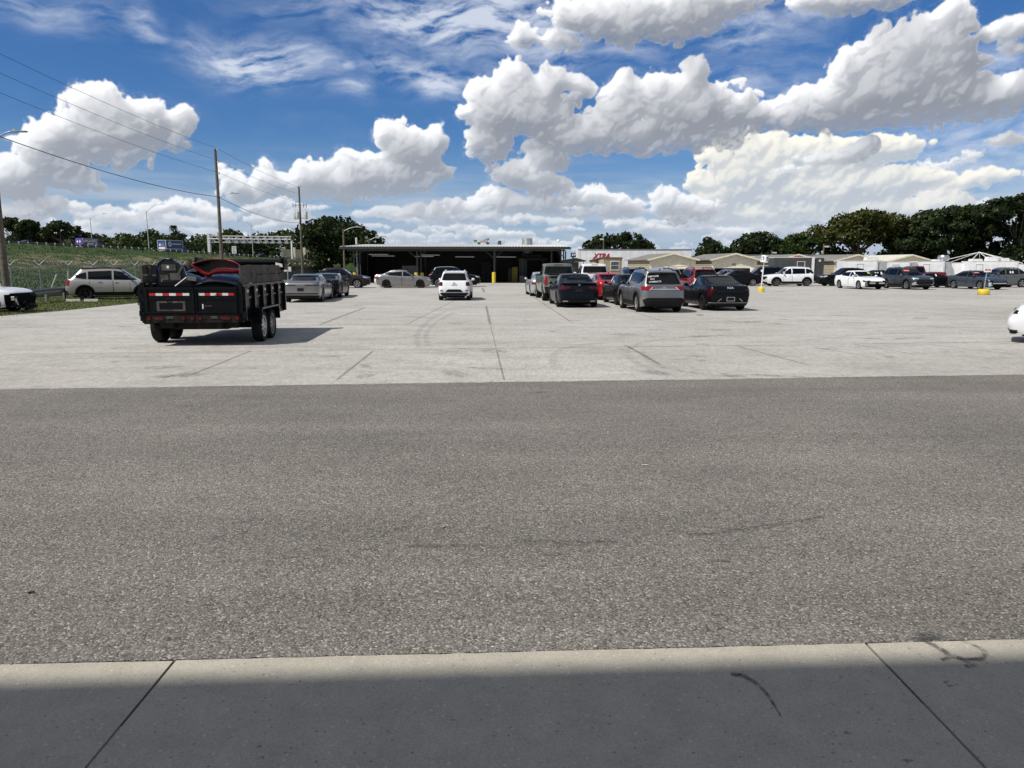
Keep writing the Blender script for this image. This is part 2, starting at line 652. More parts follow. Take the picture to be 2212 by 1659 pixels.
def text(name, body, size, mat, parent, loc, rot, shear=0.0, depth=.004, align='CENTER', bold=0.0, sx=1.0):
    c = bpy.data.curves.new(name, 'FONT')
    c.body = body
    c.size = size
    c.align_x = align
    c.align_y = 'CENTER'
    c.shear = shear
    c.extrude = depth
    c.offset = bold
    o = bpy.data.objects.new(name, c)
    COL.objects.link(o)
    dg = bpy.context.evaluated_depsgraph_get()
    me = bpy.data.meshes.new_from_object(o.evaluated_get(dg))
    bpy.data.objects.remove(o)
    me.materials.clear()
    me.materials.append(mat)
    o = bpy.data.objects.new(name, me)
    COL.objects.link(o)
    o.parent = parent
    o.location = loc
    o.rotation_euler = rot
    o.scale = (sx, 1, 1)
    return o


# ------------------------------------------------------------------ materials
def pmat(name, col, rough=.6, metal=0.0, coat=0.0, var=.12, scale=3.0, bump=0.0, bscale=40.0, spec=.5, grime=0.0, trans=0.0):
    m = bpy.data.materials.new(name)
    m.use_nodes = True
    nt = NT(m.node_tree)
    b = nt.n['Principled BSDF']
    tc = nt.new('ShaderNodeTexCoord')
    o = tc.outputs['Object']
    c = (*col, 1)
    lo = (col[0] * (1 - var), col[1] * (1 - var), col[2] * (1 - var), 1)
    hi = (min(1, col[0] * (1 + var)), min(1, col[1] * (1 + var)), min(1, col[2] * (1 + var)), 1)
    f = nt.noise(o, scale, 5, .6)
    colr = nt.mix(nt.ss(f, .3, .7), lo, hi)
    if grime:
        g = nt.noise(nt.v('MULTIPLY', o, (1, 1, .35)), scale * 2.3, 6, .65)
        colr = nt.mix(nt.m('MULTIPLY', nt.ss(g, .5, .75), grime), colr, (.10, .085, .07, 1))
    nt.l.new(colr, b.inputs['Base Color'])
    b.inputs['Roughness'].default_value = rough
    b.inputs['Metallic'].default_value = metal
    b.inputs['Specular IOR Level'].default_value = spec
    if coat:
        b.inputs['Coat Weight'].default_value = coat
        b.inputs['Coat Roughness'].default_value = .04
    if bump:
        bp = nt.new('ShaderNodeBump')
        bp.inputs['Strength'].default_value = bump
        bp.inputs['Distance'].default_value = .02
        nt.l.new(nt.noise(o, bscale, 4, .6), bp.inputs['Height'])
        nt.l.new(bp.outputs[0], b.inputs['Normal'])
    return m


def paint(name, col, metal=.0, rough=.32):
    dark = max(col) < .06
    return pmat(name, col, rough, metal, coat=0 if dark else .6, var=.06, scale=1.5, spec=.14 if dark else .45)


M = {}
M['tyre'] = pmat('tyre_rubber', (.014, .014, .014), .8, bump=.3, spec=.15)
M['rim'] = pmat('rim_silver', (.55, .56, .58), .3, .85)
M['rimdark'] = pmat('rim_dark', (.03, .03, .033), .35, .4)
M['rimgrey'] = pmat('rim_grey', (.22, .22, .23), .35, .7)
M['black'] = pmat('black_plastic', (.012, .012, .013), .6, spec=.15)
M['well'] = pmat('wheel_well_black', (.006, .006, .006), .95, spec=.05)
M['gloss'] = pmat('gloss_black', (.008, .008, .009), .15, spec=.4)
M['glass'] = pmat('tinted_glass', (.004, .005, .006), .05, spec=.30, var=.3)
M['glasslight'] = pmat('light_tinted_glass', (.05, .06, .065), .05, spec=.6, coat=1.0, var=.3)
M['chrome'] = pmat('chrome', (.42, .43, .44), .35, .2)
M['red'] = pmat('red_lens', (.22, .007, .009), .18, spec=.5)
M['darkred'] = pmat('smoked_red_lens', (.055, .003, .004), .18, spec=.5)
M['headlamp'] = pmat('headlamp_lens', (.45, .47, .50), .12, coat=1.0, spec=.8)
M['white'] = pmat('white_sheet', (.75, .75, .74), .5)
M['plate'] = pmat('plate_white', (.6, .6, .58), .5)
M['chalk'] = pmat('white_chalk', (.80, .80, .80), .9)
M['steel'] = pmat('galvanised_steel', (.42, .44, .45), .45, .6, grime=.3)
M['wood'] = pmat('pole_wood', (.135, .115, .090), .9, var=.35, scale=6, bump=.5)
M['yellow'] = pmat('yellow_paint', (.72, .53, .04), .5, grime=.35)
M['amber'] = pmat('amber_lens', (.6, .22, .03), .2, coat=1.0)


# ------------------------------------------------------------------ ground
LOTYAW = R(5.0)


def ground_mat(name, build):
    m = bpy.data.materials.new(name)
    m.use_nodes = True
    nt = NT(m.node_tree)
    b = nt.n['Principled BSDF']
    b.inputs['Roughness'].default_value = .9
    b.inputs['Specular IOR Level'].default_value = .25
    geo = nt.new('ShaderNodeNewGeometry')
    col, h = build(nt, geo.outputs['Position'], b)
    nt.put(b.inputs['Base Color'], col)
    if h is not None:
        bp = nt.new('ShaderNodeBump')
        bp.inputs['Strength'].default_value = .6
        bp.inputs['Distance'].default_value = h[1]
        nt.l.new(h[0], bp.inputs['Height'])
        nt.l.new(bp.outputs[0], b.inputs['Normal'])
    return m


def C4(r, g, b):
    return (r, g, b, 1.0)


def m_asphalt(nt, P, b):
    # exposed aggregate: pale chips in brownish grey binder
    v = nt.new('ShaderNodeTexVoronoi', feature='F1')
    nt.l.new(P, v.inputs['Vector'])
    v.inputs['Scale'].default_value = 95
    r = nt.sep(v.outputs['Color'])[0]
    chip = nt.ramp(r, [(0, (.050, .046, .041)), (.42, (.150, .139, .125)), (.76, (.245, .230, .208)), (.91, (.34, .32, .29)), (1, (.56, .53, .47))])
    v2 = nt.new('ShaderNodeTexVoronoi', feature='F1')
    nt.l.new(P, v2.inputs['Vector'])
    v2.inputs['Scale'].default_value = 26
    r2 = nt.sep(v2.outputs['Color'])[1]
    col = nt.mix(nt.ss(r2, .0, 1.0, .0, .34), chip, C4(.27, .253, .228))
    fine = nt.noise(P, 60, 3, .7)
    col = nt.mix(nt.ss(fine, .35, .65, .55, 0.0), col, C4(.105, .098, .09))
    big = nt.noise(P, .45, 6, .65)
    col = nt.mix(1.0, col, nt.ramp(big, [(.3, (.84, .83, .82)), (.7, (1.14, 1.13, 1.12))]), 'MULTIPLY')
    lane = nt.noise(nt.v('MULTIPLY', P, (.15, 1.1, 1)), 1.0, 4, .6)
    col = nt.mix(1.0, col, nt.ramp(lane, [(.35, (.90, .90, .90)), (.65, (1.08, 1.08, 1.08))]), 'MULTIPLY')
    st = nt.noise(nt.v('MULTIPLY', P, (.8, 2.4, 1)), 1.1, 5, .65)
    col = nt.mix(nt.ss(st, .64, .74, 0, .32), col, C4(.06, .06, .06))
    return col, (nt.m('ADD', nt.m('MULTIPLY', v.outputs['Distance'], -1.0), nt.m('MULTIPLY', fine, .3)), .008)


def m_lot(nt, P, b):
    fine = nt.noise(P, 28, 4, .75)
    med = nt.noise(nt.v('MULTIPLY', P, (.55, 1.2, 1)), .9, 6, .72)
    big = nt.noise(P, .12, 5, .6)
    col = nt.ramp(fine, [(.2, (.27, .26, .24)), (.5, (.425, .413, .388)), (.8, (.57, .557, .53))])
    col = nt.mix(1.0, col, nt.ramp(med, [(.25, (.72, .71, .695)), (.5, (1, 1, 1)), (.75, (1.14, 1.135, 1.12))]), 'MULTIPLY')
    col = nt.mix(1.0, col, nt.ramp(big, [(.3, (.84, .825, .80)), (.7, (1.06, 1.06, 1.06))]), 'MULTIPLY')
    gr_ = nt.noise(nt.v('MULTIPLY', P, (1, .30, 1)), 17, 3, .8)
    col = nt.mix(1.0, col, nt.ramp(gr_, [(.28, (.74, .735, .725)), (.5, (1, 1, 1)), (.72, (1.18, 1.18, 1.18))]), 'MULTIPLY')
    sp = nt.noise(P, 9, 5, .8)
    col = nt.mix(nt.ss(sp, .58, .70, 0, .40), col, C4(.20, .185, .17))
    sp2 = nt.noise(nt.v('MULTIPLY', P, (1, .45, 1)), 5.5, 4, .75)
    col = nt.mix(1.0, col, nt.ramp(sp2, [(.25, (.80, .79, .78)), (.5, (1, 1, 1)), (.75, (1.13, 1.13, 1.12))]), 'MULTIPLY')
    streak = nt.noise(nt.v('MULTIPLY', P, (.12, 2.2, 1)), .9, 6, .7)
    col = nt.mix(nt.ss(streak, .58, .70, 0, .30), col, C4(.22, .205, .185))
    pale = nt.noise(nt.v('MULTIPLY', P, (.35, 2.0, 1)), .6, 5, .7)
    col = nt.mix(nt.ss(pale, .60, .74, 0, .40), col, C4(.64, .62, .58))
    return col, (fine, .006)


def m_slab(nt, P, b):
    fine = nt.noise(P, 130, 3, .7)
    med = nt.noise(P, 5, 6, .7)
    col = nt.ramp(fine, [(.25, (.31, .28, .23)), (.5, (.42, .39, .33)), (.75, (.51, .48, .415))])
    col = nt.mix(1.0, col, nt.ramp(med, [(.3, (.86, .86, .86)), (.7, (1.06, 1.06, 1.05))]), 'MULTIPLY')
    v = nt.new('ShaderNodeTexVoronoi', feature='F1')
    nt.l.new(P, v.inputs['Vector'])
    v.inputs['Scale'].default_value = 38
    pick = nt.sep(v.outputs['Color'])
    col = nt.mix(nt.m('MULTIPLY', nt.m('GREATER_THAN', pick[0], .90), nt.ss(v.outputs['Distance'], .15, .38, .55, 0)), col, C4(.60, .58, .52))
    col = nt.mix(nt.m('MULTIPLY', nt.m('LESS_THAN', pick[1], .09), nt.ss(v.outputs['Distance'], .12, .34, .6, 0)), col, C4(.14, .13, .12))
    return col, (fine, .003)


def m_grass(nt, P, b):
    f = nt.noise(P, 14, 5, .75)
    g = nt.noise(P, .35, 5, .65)
    col = nt.ramp(f, [(.25, (.05, .07, .02)), (.5, (.10, .13, .036)), (.8, (.19, .20, .07))])
    col = nt.mix(nt.ss(g, .50, .68, 0, .7), col, C4(.17, .145, .075))
    return col, (f, .06)


def m_field(nt, P, b):
    f = nt.noise(P, 5, 6, .75)
    g = nt.noise(P, .10, 5, .6)
    h = nt.noise(nt.v('MULTIPLY', P, (1, 1, 3)), .55, 5, .7)
    col = nt.ramp(f, [(.25, (.020, .038, .010)), (.5, (.050, .085, .018)), (.8, (.10, .145, .036))])
    col = nt.mix(nt.ss(h, .42, .62, .75, 0), col, C4(.016, .030, .010))
    # bare, dry patches further along the bank
    x, y, z = nt.sep(P)
    far = nt.m('MULTIPLY', nt.ss(y, 75, 100), nt.ss(y, 200, 165))
    far = nt.m('MULTIPLY', far, nt.m('MULTIPLY', nt.ss(z, .9, 1.6), nt.ss(z, 4.2, 3.0)))
    n = nt.noise(nt.v('MULTIPLY', P, (1, .5, 2)), .45, 5, .7)
    col = nt.mix(nt.m('MULTIPLY', far, nt.ss(n, .44, .62, 0, .85)), col, C4(.24, .185, .12))
    flat = nt.ss(z, .15, 1.0, 1, 0)
    col = nt.mix(nt.m('MULTIPLY', flat, .35), col, C4(.09, .11, .06))
    return col, (f, .15)


M['asphalt'] = ground_mat('aggregate_asphalt', m_asphalt)
M['lot'] = ground_mat('worn_pale_pavement', m_lot)
M['slab'] = ground_mat('brushed_concrete', m_slab)
M['grass'] = ground_mat('verge_grass', m_grass)
M['field'] = ground_mat('bank_grass', m_field)


def quad_sheet(name, pts, z, mat):
    return struct(name, MB().add([(p[0], p[1], z) for p in pts], [tuple(range(len(pts)))]), mat)


def yl(x, a, b):
    """y on the line through points a and b at x"""
    return a[1] + (b[1] - a[1]) * (x - a[0]) / (b[0] - a[0])


A1, A2 = (-7.83, 11.15), (8.89, 12.69)      # far edge of the asphalt
S1, S2 = (-2.43, 3.25), (2.59, 3.49)        # front edge of the slab
g = MB()
g.add([(-9000, -200, -.012), (9000, -200, -.012), (9000, 15000, -.012), (-9000, 15000, -.012)], [(0, 1, 2, 3)])
struct('ground', g, pmat('distant_ground', (.20, .20, .16), .9))
E0 = -60
quad_sheet('parking_lot', [(-19.6, -5), (90, -5), (90, 100), (-15, 100), (-22.3, 90), (-22.3, 68), (-20.3, 52), (-18.9, 37.5), (-18.85, 31), (-19.4, 26)], 0.0, M['lot'])
_r = random.Random(2)
_xs = [-40] + [-14 + 28 * i / 700 for i in range(701)] + [40]
_w = 0.0
_far = []
for _x in _xs:
    _w = _w * .9 + _r.gauss(0, .006)
    _far.append((_x, yl(_x, A1, A2) + _w + _r.gauss(0, .006)))
quad_sheet('asphalt_road', [(x, yl(x, S1, S2) + .012 + _r.gauss(0, .003)) for x in _xs] + _far[::-1], 0.006, M['asphalt'])
quad_sheet('asphalt_bed', [(-40, yl(-40, S1, S2) - .5), (40, yl(40, S1, S2) - .5), (40, yl(40, S1, S2) + .3), (-40, yl(-40, S1, S2) + .3)], 0.002, pmat('bed_dark', (.03, .028, .025), .95))
# slab panels with open joints
J1 = ((-1.61, 3.28), (-1.57, 2.5))
J2 = ((1.77, 3.44), (1.81, 2.5))


def slab(name, x0, x1):
    mb = MB()
    n = 40
    rnd = random.Random(int(x0 * 10))
    top = [(x0 + (x1 - x0) * i / n, yl(x0 + (x1 - x0) * i / n, S1, S2) - abs(rnd.gauss(0, .0035))) for i in range(n + 1)]
    poly = top + [(x1 + .12, -6), (x0 + .12, -6)]
    mb.prism(poly, -.06, .012, 'Z')
    return struct(name, mb, M['slab'])


slab('concrete_apron', -9.3, -1.622)
slab('concrete_apron', -1.608, 1.764)
slab('concrete_apron', 1.778, 9.4)
jt = MB()
M['joint'] = pmat('joint_tar', (.012, .012, .012), .9)
jt.b2(-12, 12, -6, 3.2, -.05, -.02)
struct('joint_filler', jt, M['joint'])


def decal_mat(name, col, amt, scale, lo=.45, hi=.6, stretch=(1, 1, 1)):
    """a stain: patchy, see-through where the noise leaves gaps, soft at its rim"""
    m = bpy.data.materials.new(name)
    m.use_nodes = True
    nt = NT(m.node_tree)
    b = nt.n['Principled BSDF']
    b.inputs['Base Color'].default_value = (*col, 1)
    b.inputs['Roughness'].default_value = .85
    tc = nt.new('ShaderNodeNewGeometry')
    n = nt.noise(nt.v('MULTIPLY', tc.outputs['Position'], stretch), scale, 5, .7)
    at_ = nt.new('ShaderNodeAttribute', attribute_name='rim')
    f = nt.m('MULTIPLY', nt.m('MULTIPLY', nt.ss(n, lo, hi), amt), at_.outputs['Fac'])
    nt.l.new(f, b.inputs['Alpha'])
    return m


def strip(name, pts, w, z, mat, soft=True, kind='structure'):
    """a stain or worn line along points, fading at its sides (attribute rim)"""
    vs, fs, rim = [], [], []
    for i, p in enumerate(pts):
        a, b = Vector(pts[max(0, i - 1)]), Vector(pts[min(len(pts) - 1, i + 1)])
        t = (b - a).normalized()
        nrm = Vector((-t.y, t.x))
        end = 0.0 if (soft and i in (0, len(pts) - 1)) else 1.0
        ww = w[i] if isinstance(w, (list, tuple)) else w
        for k, r_ in ((-1, 0), (-.35, 1), (.35, 1), (1, 0)):
            vs.append((p[0] + nrm.x * ww * k / 2, p[1] + nrm.y * ww * k / 2, z))
            rim.append(r_ * end)
    for i in range(len(pts) - 1):
        for k in range(3):
            a = i * 4 + k
            fs.append((a, a + 1, a + 5, a + 4))
    return vs, fs, rim


def decals(name, strips, mat, kind='structure'):
    V, F, Rm = [], [], []
    for (vs, fs, rim) in strips:
        n = len(V)
        V += vs
        F += [tuple(i + n for i in f) for f in fs]
        Rm += rim
    me = bpy.data.meshes.new(name)
    me.from_pydata(V, [], F)
    a = me.attributes.new('rim', 'FLOAT', 'POINT')
    a.data.foreach_set('value', Rm)
    me.materials.append(mat)
    o = bpy.data.objects.new(name, me)
    COL.objects.link(o)
    o['kind'] = kind
    return o


def blotch(cx, cy, rx, ry, z, rot=0, n=18, seed=0):
    rnd = random.Random(seed)
    vs, fs, rim = [(cx, cy, z)], [], [1.0]
    for ring, (s_, v_) in enumerate(((.6, 1.0), (1.0, 0.0))):
        for k in range(n):
            a = 2 * math.pi * k / n
            j = 1 + rnd.uniform(-.18, .18)
            x, y = rx * s_ * j * math.cos(a), ry * s_ * j * math.sin(a)
            vs.append((cx + x * math.cos(rot) - y * math.sin(rot), cy + x * math.sin(rot) + y * math.cos(rot), z))
            rim.append(v_)
    for k in range(n):
        k2 = (k + 1) % n
        fs.append((0, 1 + k, 1 + k2))
        fs.append((1 + k, 1 + n + k, 1 + n + k2, 1 + k2))
    return vs, fs, rim


def path(pts, n=14):
    """ground polyline through photo points, smoothed"""
    P = [gnd(*p) for p in pts]
    out = []
    for i in range(len(P) - 1):
        p0, p1, p2, p3 = P[max(0, i - 1)], P[i], P[i + 1], P[min(len(P) - 1, i + 2)]
        for k in range(n):
            t = k / n
            out.append(tuple(.5 * (2 * p1[j] + (p2[j] - p0[j]) * t + (2 * p0[j] - 5 * p1[j] + 4 * p2[j] - p3[j]) * t * t + (3 * p1[j] - p0[j] - 3 * p2[j] + p3[j]) * t ** 3) for j in (0, 1)))
    out.append(P[-1])
    return out


M['seam'] = decal_mat('worn_seam', (.20, .16, .135), .42, 3, .20, .52)
M['tyremark'] = decal_mat('tyre_marks', (.18, .17, .16), .16, 3, .30, .62)
M['oil'] = decal_mat('dark_spill', (.035, .037, .040), .62, 30, .30, .64)
M['oilsoft'] = decal_mat('faint_spill', (.04, .04, .04), .42, 26, .36, .66)
# old stall seams
seams = []
for a, b, w in [((1090, 825), (1073, 757), .06), ((1073, 757), (1059, 700), .035), ((1059, 702), (1050, 660), .16), ((722, 825), (808, 757), .09), ((870, 705), (1000, 640), .08), ((686, 703), (790, 664), .22),
                ((1240, 700), (1150, 640), .10), ((1438, 695), (1330, 662), .10), ((1600, 697), (1440, 665), .06), ((1640, 672), (1750, 694), .05), ((1585, 746), (1750, 790), .10),
                ((1750, 748), (1900, 775), .07), ((1990, 742), (2212, 768), .08), ((1835, 742), (1990, 768), .08), ((1350, 745), (1430, 790), .14), ((545, 757), (400, 815), .10), ((1046, 632), (1042, 622), .3),
                ((1160, 600), (1190, 625), .3), ((400, 700), (620, 655), .12), ((1950, 668), (2100, 690), .08)]:
    P0, P1 = gnd(*a), gnd(*b)
    n = 12
    seams.append(strip('s', [(P0[0] + (P1[0] - P0[0]) * i / n, P0[1] + (P1[1] - P0[1]) * i / n) for i in range(n + 1)], w * .8, .004, None))
for a, b, w in [((0, 766), (700, 757), .07), ((700, 757), (1500, 748), .10), ((1500, 748), (2212, 738), .08), ((620, 703), (2212, 690), .09), ((0, 700), (300, 706), .10), ((640, 668), (1180, 664), .14), ((0, 842), (2212, 810), .05)]:
    P0, P1 = gnd(*a), gnd(*b)
    n = 30
    rnd = random.Random(3)
    seams.append(strip('s', [(P0[0] + (P1[0] - P0[0]) * i / n, P0[1] + (P1[1] - P0[1]) * i / n + rnd.uniform(-.015, .015)) for i in range(n + 1)], w, .0045 if b[1] != 810 else .0095, None))
decals('worn_seams', seams, M['seam'])
tm = []
for pts, w in [([(905, 752), (903, 720), (930, 690), (965, 672)], .22), ([(925, 752), (922, 720), (950, 692), (985, 674)], .20), ([(1205, 800), (1195, 770), (1230, 750), (1330, 738)], .25),
               ([(1440, 812), (1370, 780), (1355, 755), (1420, 735), (1560, 724)], .25), ([(1560, 815), (1420, 790), (1390, 760)], .2), ([(1900, 700), (1700, 690), (1560, 700)], .3),
               ([(2212, 690), (2000, 676), (1700, 660)], .3), ([(120, 720), (300, 716), (520, 745)], .2), ([(0, 790), (240, 772), (600, 770)], .2), ([(1700, 740), (1900, 722), (2212, 716)], .25)]:
    tm.append(strip('t', path(pts), w, .0052, None))
decals('tyre_marks', tm, M['tyremark'])
# old drips and stains in the stalls
_r = random.Random(44)
ls = []
for i in range(110):
    y = 12.5 + 50 * _r.random() ** 1.5
    x = _r.uniform(-.55, .62) * y
    if x < -17: continue
    k = _r.uniform(.05, .30) * (1 + y / 40)
    ls.append(blotch(x, y, k * _r.uniform(.8, 1.8), k * _r.uniform(.5, 1.0), .0036, _r.random() * 3, seed=900 + i))
for i in range(16):
    y = 13 + 30 * _r.random()
    x = _r.uniform(-.5, .6) * y
    a = R(95) + _r.gauss(0, .25) if _r.random() < .5 else R(5) + _r.gauss(0, .2)
    L_ = _r.uniform(1, 5)
    P_ = [(x + math.cos(a) * L_ * t + _r.gauss(0, .03), y + math.sin(a) * L_ * t + _r.gauss(0, .03)) for t in [k / 14 for k in range(15)]]
    ls.append(strip('c', P_, .035, .0037, None))
M['lotstain'] = decal_mat('lot_stain', (.12, .11, .10), .28, 6, .34, .62)
decals('lot_stains', ls, M['lotstain'])
# spills and spots on asphalt and slab
Z2, Z3 = .0105, .0155
spots = []
for i, (px, py, rx, ry) in enumerate([(1164, 849, .13, .10), (1418, 980, .09, .05), (522, 1248, .045, .015), (984, 1278, .05, .012), (380, 856, .12, .05), (405, 878, .10, .04), (950, 1142, .035, .02), (1545, 1330, .05, .01),
                                      (1730, 975, .05, .03), (1130, 1170, .09, .03), (1190, 1200, .10, .03), (1560, 1215, .07, .02), (2200, 1190, .05, .03), (690, 1190, .06, .02)]):
    c = gnd(px, py)
    spots.append(blotch(c[0], c[1], rx, ry, Z2, 0, seed=i))
for pts, w in [([(1130, 1172), (1250, 1176), (1330, 1168)], .13), ([(1480, 1160), (1650, 1140), (1800, 1115)], .09), ([(880, 1182), (1050, 1180)], .08)]:
    spots.append(strip('t', path(pts), w, Z2, None))
decals('asphalt_stains', spots, M['oilsoft'])
sp = []
c = gnd(2005, 1380)
sp.append(blotch(c[0], c[1], .105, .045, Z2, .2, seed=40))
for pts, w in [([(1992, 1388), (2022, 1402), (2052, 1422)], [.05] * 28 + [.03]), ([(2075, 1388), (2120, 1408), (2125, 1424), (2090, 1430), (2060, 1424), (2032, 1432)], .035),
               ([(1578, 1462), (1610, 1468), (1650, 1498), (1690, 1560)], [.06 - .0012 * i for i in range(43)]), ([(2058, 1424), (2100, 1440), (2085, 1446)], .04)]:
    P_ = path(pts)
    w = w if not isinstance(w, list) else [w[min(i, len(w) - 1)] for i in range(len(P_))]
    sp.append(strip('t', P_, w, Z3, None))
for i, (px, py, rx, ry, ro) in enumerate([(1590, 1463, .035, .012, 0), (2110, 1430, .05, .02, .1), (2042, 1480, .018, .010, .4), (2052, 1488, .02, .010, .2), (496, 1602, .020, .005, .9), (565, 1645, .017, .011, 0), (562, 1620, .012, .006, 0),
                                          (650, 1478, .008, .004, 0), (500, 1540, .007, .004, 0), (1430, 1432, .008, .004, .2), (530, 1440, .006, .003, 0), (1580, 1482, .008, .004, 0), (335, 1590, .009, .004, 0),
                                          (240, 1484, .006, .003, 0), (600, 1468, .006, .004, 0), (1815, 1470, .012, .006, 0), (1830, 1590, .02, .012, 0), (1960, 1650, .03, .01, 0), (1420, 1490, .007, .003, 0)]):
    c = gnd(px, py)
    sp.append(blotch(c[0], c[1], rx, ry, Z3 + .0004, ro, n=14, seed=60 + i))
decals('dark_stains', sp, M['oil'])
# raised rust and joint grit along the apron edge
gr = MB()
rnd = random.Random(8)
for i in range(260):
    x = rnd.uniform(-2.6, 2.8)
    y = yl(x, S1, S2) + rnd.uniform(-.004, .012)
    s_ = rnd.uniform(.003, .008)
    gr.box((x, y, .012), (s_, s_, s_), rnd.random() * 3)
o = gr.build('edge_grit', M['asphalt'])
o['kind'] = 'stuff'
# small litter
for i, (px, py, d, c_, lb) in enumerate([(1393, 1007, (.05, .012, .008), (.75, .75, .72), 'scrap of white paper lying on the grey asphalt'),
                                         (958, 1141, (.045, .02, .008), (.35, .27, .18), 'dry brown leaf lying on the grey asphalt'),
                                         (68, 1284, (.012, .035, .01), (.02, .02, .02), 'black bit of rubber on the asphalt at the far left'),
                                         (1512, 682, (.25, .08, .03), (.02, .02, .02), 'black scrap on the pale pavement right of the parked cars')]):
    c = gnd(px, py)
    mb = MB()
    mb.grid([[((a - 1.5) / 3 * d[0], (b_ - 1) / 2 * d[1], d[2] * (.5 + .5 * ((a + b_) % 2))) for b_ in range(3)] for a in range(4)])
    mb.grid([[((a - 1.5) / 3 * d[0], (b_ - 1) / 2 * d[1], d[2] * (.5 + .5 * ((a + b_) % 2)) - .003) for b_ in range(3)] for a in range(4)])
    solo('litter', mb, pmat('litter_%d' % i, c_, .8), lb, 'litter', loc=(c[0], c[1], .008), rz=i)

# ------------------------------------------------------------------ canopy of the building the photographer stands under
HC = 14.0
HT = HC + .35
SHX, SHY_ = HT / math.tan(R(SUN_EL)) * math.cos(R(SUN_AZ)), HT / math.tan(R(SUN_EL)) * math.sin(R(SUN_AZ))
yc = lambda x: yl(x + SHX, (-2.3, 3.11), (2.47, 3.35)) - SHY_
ct = thing('canopy', 'high flat canopy roof over the concrete apron behind the camera', 'canopy', (0, 0, 0))
cm = MB()
M['canopy'] = pmat('canopy_metal', (.5, .5, .48), .6)
cm.prism([(-45, yc(-45)), (25, yc(25)), (25, -24), (-45, -24)], HC, HC + .35, 'Z')
cm.build('roof', M['canopy'], ct)
for x in (-40, -24, -12, 12, 22):
    MB().b2(x - .2, x + .2, -23.6, -23.2, 0, HC - .004).build('column', M['canopy'], ct)

# ================================================================== vehicles
def lerp(a, b, t): return a + (b - a) * t


def interp(pts, x):
    if x <= pts[0][0]: return pts[0][1]
    for (a, b), (c, d) in zip(pts, pts[1:]):
        if x <= c:
            t = (x - a) / (c - a)
            return b + (d - b) * t
    return pts[-1][1]


def sinterp(pts, x):
    """smooth (averaged) interpolation of a polyline"""
    return (interp(pts, x - .09) + 2 * interp(pts, x) + interp(pts, x + .09)) / 4


class Surf:
    """stack of rounded plan outlines; zlo(x), zhi(x), xr(k), xf(k), w(k)"""

    def __init__(s, zlo, zhi, xr, xf, w, n=6.0):
        s.zlo, s.zhi, s.xr, s.xf, s.w, s.n = zlo, zhi, xr, xf, w, n

    def pt(s, phi, k):
        a, xc = (s.xf(k) - s.xr(k)) / 2, (s.xf(k) + s.xr(k)) / 2
        c, sn = math.cos(phi), math.sin(phi)
        x = xc + a * math.copysign(abs(c) ** (2 / s.n), c)
        y = s.w(k) * math.copysign(abs(sn) ** (2 / s.n), sn)
        return Vector((x, y, lerp(s.zlo(x), s.zhi(x), k)))

    def k_at(s, x, z):
        lo, hi = s.zlo(x), s.zhi(x)
        return min(1, max(0, (z - lo) / max(1e-4, hi - lo)))

    def side(s, x, z, sgn=1, off=0.0):
        k = s.k_at(x, z)
        a, xc = (s.xf(k) - s.xr(k)) / 2, (s.xf(k) + s.xr(k)) / 2
        q = min(.965, abs((x - xc) / a))
        y = s.w(k) * (1 - q ** s.n) ** (1 / s.n)
        x = xc + math.copysign(q * a, x - xc)
        return Vector((x + math.copysign(off * q ** 8, x - xc), sgn * (y + off), z))

    def end(s, y, z, rear=True, off=0.0):
        sg = -1 if rear else 1
        x = s.xr(.5) if rear else s.xf(.5)
        for _ in range(4):
            k = s.k_at(x, z)
            a, xc = (s.xf(k) - s.xr(k)) / 2, (s.xf(k) + s.xr(k)) / 2
            q = min(.955, abs(y / s.w(k)))
            y = math.copysign(q * s.w(k), y) if y else 0.0
            x = xc + sg * a * max(0, 1 - q ** s.n) ** (1 / s.n)
        # push outward mostly along x, some along y near the corner
        t = q ** 5
        return Vector((x + sg * off, y + math.copysign(off * t, y), z))

    def mesh(s, nphi=72, nk=9, crown=.03, ks=None):
        ks = ks or [i / (nk - 1) for i in range(nk)]
        mb = MB()
        P = []
        # closed underside
        rows = []
        for r_ in (0.0, .5):
            rows.append([Vector((p.x, p.y * r_, p.z)) for p in (s.pt(2 * math.pi * i / nphi, ks[0]) for i in range(nphi))])
        for k in ks:
            rows.append([s.pt(2 * math.pi * i / nphi, k) for i in range(nphi)])
        for r_ in (.97, .88, .7, .4, 0.0):
            rows.append([Vector((lerp(p.x, (s.xr(1) + s.xf(1)) / 2, (1 - r_) * .10), p.y * r_, 0)) for p in (s.pt(2 * math.pi * i / nphi, 1.0) for i in range(nphi))])
            for q in rows[-1]:
                q.z = s.zhi(q.x) + crown * (1 - r_ * r_)
        vs = [q for row in rows for q in row]
        fs = []
        for i in range(len(rows) - 1):
            for k in range(nphi):
                a, b = i * nphi + k, i * nphi + (k + 1) % nphi
                fs.append((a, b, b + nphi, a + nphi))
        mb.add(vs, fs)
        return mb


def clean(me):
    bm = bmesh.new()
    bm.from_mesh(me)
    bmesh.ops.remove_doubles(bm, verts=bm.verts, dist=1e-4)
    bmesh.ops.dissolve_degenerate(bm, edges=bm.edges, dist=1e-4)
    bmesh.ops.recalc_face_normals(bm, faces=bm.faces)
    bm.to_mesh(me)
    bm.free()


def boolean(o, cutters):
    for c in cutters:
        md = o.modifiers.new('b', 'BOOLEAN')
        md.operation = 'DIFFERENCE'
        md.solver = 'EXACT'
        md.object = c
    dg = bpy.context.evaluated_depsgraph_get()
    me = bpy.data.meshes.new_from_object(o.evaluated_get(dg))
    o.modifiers.clear()
    old = o.data
    me.name = old.name
    o.data = me
    bpy.data.meshes.remove(old)
    for c in cutters:
        d = c.data
        bpy.data.objects.remove(c)
        bpy.data.meshes.remove(d)


